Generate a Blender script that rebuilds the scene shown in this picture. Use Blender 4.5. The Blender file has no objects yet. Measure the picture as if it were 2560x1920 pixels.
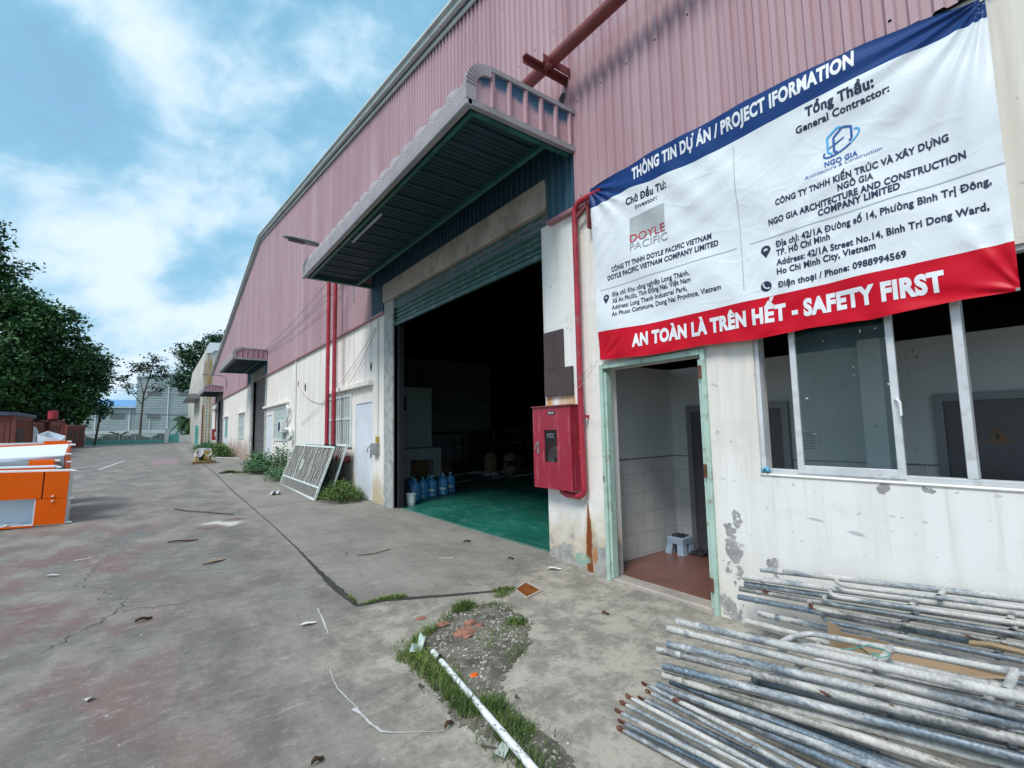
import bpy, bmesh, math, random
from mathutils import Vector, Matrix
from math import sin, cos, pi, radians, atan2, sqrt, exp

scene = bpy.context.scene
COL = scene.collection

# ------------------------------------------------------------------ camera
YAW, PITCH, ROLL = 0.643961, 0.0929079, -0.0210029
fwd = Vector((sin(YAW)*cos(PITCH), cos(YAW)*cos(PITCH), sin(PITCH)))
rgt = Vector((cos(YAW), -sin(YAW), 0.0))
upv = rgt.cross(fwd)
r2 = rgt*cos(ROLL) + upv*sin(ROLL)
u2 = upv*cos(ROLL) - rgt*sin(ROLL)
cam_d = bpy.data.cameras.new('camera')
cam_d.sensor_fit = 'HORIZONTAL'; cam_d.sensor_width = 36.0; cam_d.lens = 16.6952
cam_d.clip_start = 0.05; cam_d.clip_end = 3000
cam = bpy.data.objects.new('camera', cam_d); COL.objects.link(cam)
mw = Matrix.Identity(4)
for i in range(3):
    mw[i][0] = r2[i]; mw[i][1] = u2[i]; mw[i][2] = -fwd[i]
mw[2][3] = 1.6
cam.matrix_world = mw
scene.camera = cam

# ------------------------------------------------------------------ node helper
class NT:
    def __init__(s, tree):
        s.t = tree; s.n = tree.nodes; s.l = tree.links
        s.n.clear()
    def put(s, sock, v):
        if isinstance(v, bpy.types.NodeSocket): s.l.new(v, sock)
        elif isinstance(v, (tuple, list)):
            v = tuple(v)
            if len(sock.default_value) == 4 and len(v) == 3: v = v + (1.0,)
            sock.default_value = v
        else:
            try: sock.default_value = v
            except Exception: sock.default_value = (v, v, v, 1.0)[:len(sock.default_value)]
    def node(s, typ, **kw):
        nd = s.n.new(typ)
        for k, v in kw.items(): setattr(nd, k, v)
        return nd
    def m(s, op, a, b=None, c=None, clamp=False):
        nd = s.node('ShaderNodeMath', operation=op); nd.use_clamp = clamp
        s.put(nd.inputs[0], a)
        if b is not None: s.put(nd.inputs[1], b)
        if c is not None: s.put(nd.inputs[2], c)
        return nd.outputs[0]
    def mix(s, f, a, b, blend='MIX'):
        nd = s.node('ShaderNodeMix', data_type='RGBA', blend_type=blend)
        s.put(nd.inputs[0], f); s.put(nd.inputs[6], a); s.put(nd.inputs[7], b)
        return nd.outputs[2]
    def rng(s, x, a, b, c=0.0, d=1.0, smooth=True):
        nd = s.node('ShaderNodeMapRange')
        nd.interpolation_type = 'SMOOTHSTEP' if smooth else 'LINEAR'
        s.put(nd.inputs[0], x)
        for i, v in ((1, a), (2, b), (3, c), (4, d)): s.put(nd.inputs[i], v)
        return nd.outputs[0]
    def noise(s, vec, scale=1.0, detail=4.0, rough=0.55, dist=0.0):
        nd = s.node('ShaderNodeTexNoise')
        if vec is not None: s.put(nd.inputs['Vector'], vec)
        s.put(nd.inputs['Scale'], scale); s.put(nd.inputs['Detail'], detail)
        s.put(nd.inputs['Roughness'], rough); s.put(nd.inputs['Distortion'], dist)
        return nd.outputs['Fac']
    def voro(s, vec, scale=1.0, feature='F1', rand=1.0):
        nd = s.node('ShaderNodeTexVoronoi', feature=feature)
        s.put(nd.inputs['Vector'], vec); s.put(nd.inputs['Scale'], scale); s.put(nd.inputs['Randomness'], rand)
        return nd.outputs[0]
    def pos(s):
        return s.node('ShaderNodeNewGeometry').outputs['Position']
    def objc(s):
        return s.node('ShaderNodeTexCoord').outputs['Object']
    def sep(s, v):
        nd = s.node('ShaderNodeSeparateXYZ'); s.put(nd.inputs[0], v)
        return nd.outputs
    def comb(s, x, y, z):
        nd = s.node('ShaderNodeCombineXYZ')
        for i, v in enumerate((x, y, z)): s.put(nd.inputs[i], v)
        return nd.outputs[0]
    def scl(s, v, k):
        nd = s.node('ShaderNodeVectorMath', operation='MULTIPLY')
        s.put(nd.inputs[0], v); nd.inputs[1].default_value = k
        return nd.outputs[0]
    def ell(s, a, b, a0, b0, ra, rb, wob=None, amt=0.6, soft=0.25):
        """1 inside an ellipse in (a,b), ragged by the noise socket wob"""
        u = s.m('DIVIDE', s.m('SUBTRACT', a, a0), ra); v = s.m('DIVIDE', s.m('SUBTRACT', b, b0), rb)
        d = s.m('SQRT', s.m('ADD', s.m('MULTIPLY', u, u), s.m('MULTIPLY', v, v)))
        if wob is not None: d = s.m('ADD', d, s.m('MULTIPLY', s.m('SUBTRACT', wob, 0.5), amt*4))
        return s.rng(d, 1.0+soft, 1.0-soft)
    def bump(s, h, strength=0.3, dist=0.02):
        nd = s.node('ShaderNodeBump'); s.put(nd.inputs['Height'], h)
        nd.inputs['Strength'].default_value = strength; nd.inputs['Distance'].default_value = dist
        return nd.outputs[0]
    def out(s, col, rough=0.6, metal=0.0, normal=None, spec=0.5, **kw):
        p = s.node('ShaderNodeBsdfPrincipled'); o = s.node('ShaderNodeOutputMaterial')
        s.put(p.inputs['Base Color'], col); s.put(p.inputs['Roughness'], rough); s.put(p.inputs['Metallic'], metal)
        s.put(p.inputs['Specular IOR Level'], spec)
        if normal is not None: s.put(p.inputs['Normal'], normal)
        for k, v in kw.items(): s.put(p.inputs[k], v)
        s.l.new(p.outputs[0], o.inputs[0])
        return p

def newmat(name):
    m = bpy.data.materials.new(name); m.use_nodes = True
    return m, NT(m.node_tree)

# ------------------------------------------------------------------ world / sky
SUN_EL, SUN_AZ = radians(52), atan2(-0.80, -0.35)
world = bpy.data.worlds.new('World'); scene.world = world; world.use_nodes = True
w = NT(world.node_tree)
sky = w.node('ShaderNodeTexSky', sky_type='NISHITA')
sky.sun_disc = False; sky.sun_elevation = SUN_EL; sky.sun_rotation = SUN_AZ
sky.air_density = 1.0; sky.dust_density = 1.2; sky.ozone_density = 1.6
bg1 = w.node('ShaderNodeBackground'); bg1.inputs[1].default_value = 0.12
w.l.new(sky.outputs[0], bg1.inputs[0])
dirv = w.node('ShaderNodeTexCoord').outputs['Generated']
dx, dy, dz = w.sep(dirv)
den = w.m('ADD', w.m('MAXIMUM', dz, 0.0), 0.22)
# turn so that the streaks run from upper left to lower right as seen from the yard
ca, sa = cos(0.55), sin(0.55)
px = w.m('DIVIDE', w.m('ADD', w.m('MULTIPLY', dx, ca), w.m('MULTIPLY', dy, sa)), den)
py = w.m('DIVIDE', w.m('SUBTRACT', w.m('MULTIPLY', dy, ca), w.m('MULTIPLY', dx, sa)), den)
pv = w.comb(w.m('ADD', w.m('MULTIPLY', dx, 2.1), w.m('MULTIPLY', px, 0.55)), w.m('ADD', w.m('MULTIPLY', dy, 2.1), w.m('MULTIPLY', py, 0.40)), w.m('MULTIPLY', dz, 3.6))
n1 = w.noise(pv, 1.15, 9.0, 0.53, 0.25)
n2 = w.noise(pv, 3.3, 9.0, 0.55, 0.3)
n3 = w.noise(w.scl(pv, (1.0, 1.0, 1)), 0.55, 3.0, 0.5, 0.2)
cov = w.m('ADD', w.m('ADD', w.m('MULTIPLY', n1, 0.55), w.m('MULTIPLY', n3, 0.22)), w.m('MULTIPLY', n2, 0.30))
def lobe(d, inner, outer):
    v = Vector(d).normalized()
    dt = w.m('ADD', w.m('ADD', w.m('MULTIPLY', dx, v.x), w.m('MULTIPLY', dy, v.y)), w.m('MULTIPLY', dz, v.z))
    return w.rng(dt, cos(radians(outer)), cos(radians(inner)))
hole = lobe((0.234, 0.732, 0.64), 3, 17)       # the clear blue gap high over the roof edge
hole2 = lobe((-0.17, 0.885, 0.43), 1, 12)           # the greyish blue bank on the far left
cov = w.m('SUBTRACT', cov, w.m('MULTIPLY', hole, 0.10))
cov = w.m('SUBTRACT', cov, w.m('MULTIPLY', hole2, 0.15))
low = w.rng(dz, 0.30, 0.02)
cov = w.m('ADD', cov, w.m('MULTIPLY', low, 0.05))
fac = w.rng(cov, 0.35, 0.56, 0.60, 1.0)
bright = w.rng(cov, 0.43, 0.63)
ccol = w.mix(bright, (0.215, 0.465, 0.635), (0.615, 0.73, 0.84))
bg2 = w.node('ShaderNodeBackground'); bg2.inputs[1].default_value = 0.80
w.put(bg2.inputs[0], ccol)
mx = w.node('ShaderNodeMixShader'); w.put(mx.inputs[0], fac)
w.l.new(bg1.outputs[0], mx.inputs[1]); w.l.new(bg2.outputs[0], mx.inputs[2])
wo = w.node('ShaderNodeOutputWorld'); w.l.new(mx.outputs[0], wo.inputs[0])

# ------------------------------------------------------------------ sun (thin overcast: wide, soft)
sd = bpy.data.lights.new('sun', 'SUN'); sd.energy = 1.8; sd.angle = radians(20); sd.color = (1.0, 0.965, 0.92)
so = bpy.data.objects.new('sun', sd); COL.objects.link(so)
sdir = Vector((sin(SUN_AZ)*cos(SUN_EL), cos(SUN_AZ)*cos(SUN_EL), sin(SUN_EL)))
so.rotation_euler = sdir.to_track_quat('Z', 'Y').to_euler()
so.location = sdir*60

scene.view_settings.view_transform = 'Standard'
scene.view_settings.look = 'None'
scene.view_settings.exposure = 0.74
scene.view_settings.gamma = 1.0
scene.view_settings.use_curve_mapping = False
scene.cycles.max_bounces = 8
scene.cycles.diffuse_bounces = 5
scene.cycles.glossy_bounces = 3
scene.cycles.transmission_bounces = 5
scene.cycles.transparent_max_bounces = 8
scene.cycles.use_denoising = True
scene.cycles.caustics_reflective = False
scene.cycles.caustics_refractive = False

# ------------------------------------------------------------------ mesh helpers
class MB:
    """collects shapes in world coordinates; build() links them as ONE mesh object"""
    def __init__(s): s.v = []; s.f = []
    def add(s, vs, fs):
        o = len(s.v); s.v += [tuple(p) for p in vs]; s.f += [tuple(i+o for i in f) for f in fs]; return s
    def box(s, x0, x1, y0, y1, z0, z1):
        vs = [(x, y, z) for z in (z0, z1) for y in (y0, y1) for x in (x0, x1)]
        return s.add(vs, [(0, 2, 3, 1), (4, 5, 7, 6), (0, 1, 5, 4), (2, 6, 7, 3), (0, 4, 6, 2), (1, 3, 7, 5)])
    def obox(s, c, ax, ay, az):
        """box about centre c with half axes"""
        c, ax, ay, az = map(Vector, (c, ax, ay, az))
        vs = [c + ax*i + ay*j + az*k for k in (-1, 1) for j in (-1, 1) for i in (-1, 1)]
        return s.add(vs, [(0, 2, 3, 1), (4, 5, 7, 6), (0, 1, 5, 4), (2, 6, 7, 3), (0, 4, 6, 2), (1, 3, 7, 5)])
    def quad(s, a, b, c, d): return s.add([a, b, c, d], [(0, 1, 2, 3)])
    def prism(s, poly, d):
        """closed polygon (3D points) pushed along d"""
        n = len(poly); d = Vector(d); P = [Vector(p) for p in poly]
        return s.add(P + [p+d for p in P], [tuple(range(n))[::-1], tuple(range(n, 2*n))] + [(i, (i+1) % n, n+(i+1) % n, n+i) for i in range(n)])
    def tube(s, path, r, seg=10, hollow=0.0, caps=True):
        P = [Vector(p) for p in path]; n = len(P); rr = r if isinstance(r, (list, tuple)) else [r]*n
        T = []
        for i in range(n):
            t = (P[min(i+1, n-1)] - P[max(i-1, 0)])
            T.append(t.normalized() if t.length > 1e-9 else Vector((0, 0, 1)))
        a = Vector((0, 0, 1)) if abs(T[0].z) < 0.9 else Vector((1, 0, 0))
        N = (a - T[0]*a.dot(T[0])).normalized()
        rings = []
        for i in range(n):
            N = (N - T[i]*N.dot(T[i])).normalized(); B = T[i].cross(N)
            rings.append((P[i], N.copy(), B, rr[i]))
        def ring(c, N, B, q): return [c + N*(cos(2*pi*k/seg)*q) + B*(sin(2*pi*k/seg)*q) for k in range(seg)]
        vs = []; fs = []
        L = [ring(c, N, B, q) for c, N, B, q in rings]
        if hollow > 0:
            c, N, B, q = rings[0]; L = [ring(c+T[0]*hollow, N, B, q*0.8), ring(c, N, B, q*0.8)] + L
            c, N, B, q = rings[-1]; L = L + [ring(c, N, B, q*0.8), ring(c-T[-1]*hollow, N, B, q*0.8)]
        for l in L: vs += l
        for i in range(len(L)-1):
            for k in range(seg):
                fs.append((i*seg+k, i*seg+(k+1) % seg, (i+1)*seg+(k+1) % seg, (i+1)*seg+k))
        if caps:
            fs.append(tuple(range(seg))[::-1]); fs.append(tuple(range((len(L)-1)*seg, len(L)*seg)))
        return s.add(vs, fs)
    def lathe(s, c, prof, seg=20, axis='z'):
        c = Vector(c); vs = []; fs = []
        for r, h in prof:
            for k in range(seg):
                a = 2*pi*k/seg; u, v = r*cos(a), r*sin(a)
                vs.append(c + (Vector((u, v, h)) if axis == 'z' else Vector((h, u, v)) if axis == 'x' else Vector((u, h, v))))
        for i in range(len(prof)-1):
            for k in range(seg): fs.append((i*seg+k, i*seg+(k+1) % seg, (i+1)*seg+(k+1) % seg, (i+1)*seg+k))
        fs.append(tuple(range(seg))[::-1]); fs.append(tuple(range((len(prof)-1)*seg, len(prof)*seg)))
        return s.add(vs, fs)
    def grid(s, fn, nu, nv):
        vs = [fn(i/nu, j/nv) for j in range(nv+1) for i in range(nu+1)]
        fs = [(j*(nu+1)+i, j*(nu+1)+i+1, (j+1)*(nu+1)+i+1, (j+1)*(nu+1)+i) for j in range(nv) for i in range(nu)]
        return s.add(vs, fs)
    def build(s, name, mat, parent=None, smooth=False, bevel=0.0, fix=True):
        org = Vector((0, 0, 0))
        if parent is not None:
            q = parent
            while q is not None: org += q.location; q = q.parent
        me = bpy.data.meshes.new(name)
        me.from_pydata([tuple(Vector(p)-org) for p in s.v], [], s.f)
        if bevel > 0 or fix:
            bm = bmesh.new(); bm.from_mesh(me)
            if bevel > 0:
                bmesh.ops.bevel(bm, geom=[e for e in bm.edges if len(e.link_faces) == 2 and e.calc_face_angle(0) > 0.6], offset=bevel, segments=1, affect='EDGES', profile=0.5)
            if fix: bmesh.ops.recalc_face_normals(bm, faces=bm.faces)
            bm.to_mesh(me); bm.free()
        if smooth:
            me.polygons.foreach_set('use_smooth', [True]*len(me.polygons))
            if smooth != 'all':
                try: me.set_sharp_from_angle(angle=radians(40))
                except Exception: pass
        me.materials.append(mat)
        o = bpy.data.objects.new(name, me); COL.objects.link(o)
        if parent is not None: o.parent = parent
        return o

def thing(name, label, cat, loc=(0, 0, 0), group=None):
    o = bpy.data.objects.new(name, None); COL.objects.link(o)
    o.location = loc; o.empty_display_size = 0.2
    return tag(o, label, cat, group)
def tag(o, label, cat, group=None):
    o['label'] = label; o['category'] = cat
    if group: o['group'] = group
    return o
def struct(o, kind='structure'):
    o['kind'] = kind; return o
def stuff(o, label, cat):
    o['kind'] = 'stuff'; o['label'] = label; o['category'] = cat; return o

rnd = random.Random(7)
def sm(t): t = max(0.0, min(1.0, t)); return t*t*(3-2*t)
def gz(x, y):
    if x > 4.18: return -0.12
    return 0.011*max(0.0, min(y, 75.0)-11.0) - 0.075*sm((4.8-y)/1.4)
# ------------------------------------------------------------------ materials
def mat(name, col, rough=0.6, metal=0.0, var=0.18, vs=2.0, dirt=None, damt=0.5, ds=4.0, bump=0.0, bs=30.0, spec=0.5, streak=False, local=False):
    """painted or plain surface: base colour with slow variation, optional ragged dirt patches"""
    m, t = newmat(name); p = t.objc() if local else t.pos()
    n = t.noise(p, vs, 5, 0.6)
    c = t.mix(t.rng(n, 0.3, 0.7), tuple(v*(1-var) for v in col), tuple(min(1, v*(1+var)) for v in col))
    if dirt:
        q = t.scl(p, (1, 1, 0.12)) if streak else p
        d = t.noise(q, ds, 6, 0.65, 0.3)
        c = t.mix(t.m('MULTIPLY', t.rng(d, 0.52, 0.72), damt), c, dirt)
    nm = t.bump(t.noise(p, bs, 4, 0.6), bump, 0.01) if bump else None
    rr = t.rng(n, 0.3, 0.7, max(0, rough-0.08), min(1, rough+0.08))
    t.out(c, rr, metal, nm, spec)
    return m

def leafmat(name, dark, light):
    m, t = newmat(name)
    r = t.node('ShaderNodeNewGeometry').outputs['Random Per Island']
    n = t.noise(t.pos(), 0.7, 4, 0.6)
    f = t.m('ADD', t.m('MULTIPLY', r, 0.5), t.m('MULTIPLY', t.rng(n, 0.42, 0.60), 0.5))
    c = t.mix(f, dark, light)
    t.out(c, 0.55, 0, None, 0.3)
    return m

# --- plaster wall of the factory: cream to white paint, streaks, peeling to cement
def make_plaster():
    m, t = newmat('painted_plaster'); p = t.pos(); x, y, z = t.sep(p)
    big = t.noise(p, 0.8, 5, 0.6); fine = t.noise(p, 9, 8, 0.68); mid = t.noise(p, 3.0, 7, 0.65, 0.4)
    c = t.mix(t.rng(big, 0.35, 0.65), (0.75, 0.71, 0.645), (0.81, 0.79, 0.75))
    # whiter repaint beside the big doorway, and the whitish lower wall below the window
    wy = t.m('MULTIPLY', t.rng(y, 3.945, 3.965), t.rng(y, 4.80, 4.70))
    low = t.m('MULTIPLY', t.rng(y, 2.5, 2.2), t.rng(z, 1.5, 1.0))
    c = t.mix(t.m('MAXIMUM', t.m('MULTIPLY', wy, 0.9), t.m('MULTIPLY', low, 0.85)), c, (0.80, 0.80, 0.79))
    far = t.rng(y, 10, 13)
    c = t.mix(t.m('MULTIPLY', far, 0.6), c, (0.82, 0.76, 0.725))
    # water streaks
    sv = t.noise(t.comb(0.0, t.m('MULTIPLY', y, 5.0), t.m('MULTIPLY', z, 0.28)), 1.0, 6, 0.62)
    st = t.m('MULTIPLY', t.rng(sv, 0.46, 0.66), t.rng(z, 0.6, 4.2, 0.3, 1.0))
    c = t.mix(t.m('MULTIPLY', st, t.rng(y, 3, 14, 0.42, 0.62)), c, (0.52, 0.44, 0.35))
    # grime near the ground
    gr = t.m('MULTIPLY', t.rng(t.m('ADD', z, t.m('MULTIPLY', mid, -1.1)), 0.25, -0.45), t.rng(y, 3.0, 3.6, 0.25, 0.85))
    c = t.mix(gr, c, (0.46, 0.36, 0.22))
    far2 = t.m('MULTIPLY', t.rng(y, 27, 30), t.rng(t.m('ADD', z, t.m('MULTIPLY', sv, -2.4)), 0.3, -0.5))
    c = t.mix(t.m('MULTIPLY', far2, 0.75), c, (0.30, 0.20, 0.15))
    # small chips and scuffs
    ch = t.noise(t.scl(p, (1, 1, 1.6)), 11, 3, 0.5)
    c = t.mix(t.m('MULTIPLY', t.rng(ch, 0.685, 0.72), 0.6), c, (0.38, 0.38, 0.38))
    dr = t.m('MULTIPLY', t.rng(t.noise(t.comb(1.0, t.m('MULTIPLY', y, 9.0), t.m('MULTIPLY', z, 0.45)), 1.0, 6, 0.65), 0.50, 0.68), t.m('MULTIPLY', t.rng(y, 2.4, 2.2), t.rng(z, 0.1, 1.15)))
    c = t.mix(t.m('MULTIPLY', dr, 0.5), c, (0.55, 0.52, 0.47))
    sm_ = t.rng(t.noise(t.scl(p, (1, 0.7, 1.6)), 2.2, 9, 0.72), 0.52, 0.68)
    c = t.mix(t.m('MULTIPLY', sm_, 0.35), c, (0.56, 0.55, 0.54))
    c = t.mix(t.m('MULTIPLY', t.rng(t.noise(p, 38, 3, 0.5), 0.70, 0.74), 0.5), c, (0.30, 0.29, 0.28))
    # peeled patches
    pe = t.m('ADD', t.m('MULTIPLY', mid, 0.75), t.m('MULTIPLY', fine, 0.35))
    lowp = t.m('MULTIPLY', t.rng(z, 0.62, 0.0), t.m('MULTIPLY', t.rng(y, 3.55, 3.66), t.rng(y, 6.0, 5.0)))
    peel = t.rng(t.m('ADD', pe, t.m('MULTIPLY', lowp, 0.27)), 0.70, 0.712)
    peel = t.m('MULTIPLY', peel, t.rng(lowp, 0.02, 0.10))
    wob = t.m('ADD', t.m('MULTIPLY', mid, 0.4), t.m('MULTIPLY', fine, 0.6))
    for a0, b0, ra, rb in ((2.235, 0.50, 0.075, 0.20), (2.20, 0.78, 0.03, 0.07), (1.90, 0.45, 0.05, 0.07), (1.14, 1.135, 0.035, 0.03), (0.90, 1.14, 0.035, 0.02), (1.84, 1.165, 0.035, 0.012), (2.30, 0.02, 0.10, 0.10)):
        peel = t.m('MAXIMUM', peel, t.ell(y, z, a0, b0, ra, rb, wob, 1.7, 0.05))
    peel = t.m('MULTIPLY', peel, t.rng(t.noise(p, 24, 5, 0.65), 0.36, 0.42))
    c = t.mix(peel, c, t.mix(t.rng(fine, 0.35, 0.65), (0.27, 0.27, 0.265), (0.43, 0.42, 0.40)))
    # scuffs on the white wall
    for a0, b0, ra, rb in ((1.56, 0.86, 0.075, 0.010), (1.31, 0.80, 0.06, 0.012), (1.10, 0.95, 0.02, 0.008)):
        zz = t.m('SUBTRACT', z, t.m('MULTIPLY', t.m('SUBTRACT', y, a0), 0.12))
        c = t.mix(t.m('MULTIPLY', t.ell(y, zz, a0, b0, ra, rb, wob, 1.2, 0.2), 0.6), c, (0.32, 0.33, 0.36))
    # faint repair cracks
    cr = t.voro(t.scl(p, (0.6, 0.9, 0.8)), 1.1, 'DISTANCE_TO_EDGE')
    ck = t.m('MULTIPLY', t.rng(y, 3.0, 3.4), t.m('MULTIPLY', t.rng(t.m('ADD', cr, t.m('MULTIPLY', t.m('SUBTRACT', fine, 0.5), 0.05)), 0.006, 0.001), t.rng(big, 0.5, 0.6)))
    c = t.mix(t.m('MULTIPLY', ck, 0.30), c, (0.25, 0.23, 0.2))
    # rust run below the hose cabinet
    yw = t.m('ADD', y, t.m('MULTIPLY', t.m('SUBTRACT', mid, 0.5), 0.10))
    wd = t.rng(z, 0.74, 0.30, 0.010, 0.050, False)
    ru = t.m('MULTIPLY', t.rng(t.m('DIVIDE', t.m('ABSOLUTE', t.m('SUBTRACT', yw, 3.955)), wd), 1.15, 0.6), t.m('MULTIPLY', t.rng(z, 0.76, 0.68), t.rng(mid, 0.28, 0.36)))
    ru2 = t.m('MULTIPLY', t.rng(t.m('DIVIDE', t.m('ABSOLUTE', t.m('SUBTRACT', yw, 3.955)), wd), 2.4, 0.6), t.m('MULTIPLY', t.rng(z, 0.76, 0.6), 0.45))
    c = t.mix(ru2, c, (0.55, 0.36, 0.16))
    c = t.mix(t.m('MULTIPLY', t.ell(y, z, 3.87, 0.16, 0.035, 0.09, wob, 1.4, 0.3), 0.8), c, (0.42, 0.17, 0.05))
    c = t.mix(ru, c, (0.20, 0.055, 0.018))
    # rust wash under the brown plates and under the banner corner
    rw = t.m('MULTIPLY', t.m('MULTIPLY', t.rng(z, 2.02, 1.96), t.rng(z, 1.70, 1.88)), t.m('MULTIPLY', t.rng(y, 4.09, 4.13), t.rng(y, 4.66, 4.6)))
    c = t.mix(t.m('MULTIPLY', rw, t.rng(sv, 0.3, 0.6)), c, (0.55, 0.30, 0.10))
    # bit of old green paint at the foot of the pillar
    gp = t.ell(y, z, 4.08, 0.07, 0.10, 0.05, wob, 1.8, 0.1)
    c = t.mix(t.m('MULTIPLY', gp, t.rng(fine, 0.36, 0.5)), c, (0.26, 0.42, 0.33))
    h = t.m('SUBTRACT', t.m('MULTIPLY', fine, 0.3), t.m('MULTIPLY', peel, 0.8))
    t.out(c, 0.85, 0, t.bump(h, 0.35, 0.008), 0.25)
    return m

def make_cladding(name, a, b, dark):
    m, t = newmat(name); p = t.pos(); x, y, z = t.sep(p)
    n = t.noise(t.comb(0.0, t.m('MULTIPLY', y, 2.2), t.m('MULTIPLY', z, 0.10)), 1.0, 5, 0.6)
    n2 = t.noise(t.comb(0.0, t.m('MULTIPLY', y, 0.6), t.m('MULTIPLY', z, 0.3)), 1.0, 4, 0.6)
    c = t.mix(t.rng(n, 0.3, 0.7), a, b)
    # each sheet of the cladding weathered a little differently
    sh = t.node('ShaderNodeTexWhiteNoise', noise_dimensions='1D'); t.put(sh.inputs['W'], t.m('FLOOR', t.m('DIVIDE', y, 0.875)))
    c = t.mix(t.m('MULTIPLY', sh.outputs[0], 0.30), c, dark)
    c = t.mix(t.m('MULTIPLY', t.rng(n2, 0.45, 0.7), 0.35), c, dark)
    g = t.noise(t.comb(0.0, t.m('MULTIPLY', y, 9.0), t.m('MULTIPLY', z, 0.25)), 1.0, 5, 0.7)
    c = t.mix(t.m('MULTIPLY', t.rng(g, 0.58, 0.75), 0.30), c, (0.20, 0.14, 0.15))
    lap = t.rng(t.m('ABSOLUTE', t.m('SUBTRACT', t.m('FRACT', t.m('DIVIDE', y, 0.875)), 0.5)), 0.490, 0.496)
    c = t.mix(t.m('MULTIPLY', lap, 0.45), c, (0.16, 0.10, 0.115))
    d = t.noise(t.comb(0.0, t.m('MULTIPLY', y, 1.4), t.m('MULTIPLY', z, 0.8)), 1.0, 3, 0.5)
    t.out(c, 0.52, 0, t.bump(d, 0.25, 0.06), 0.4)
    return m

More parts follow.
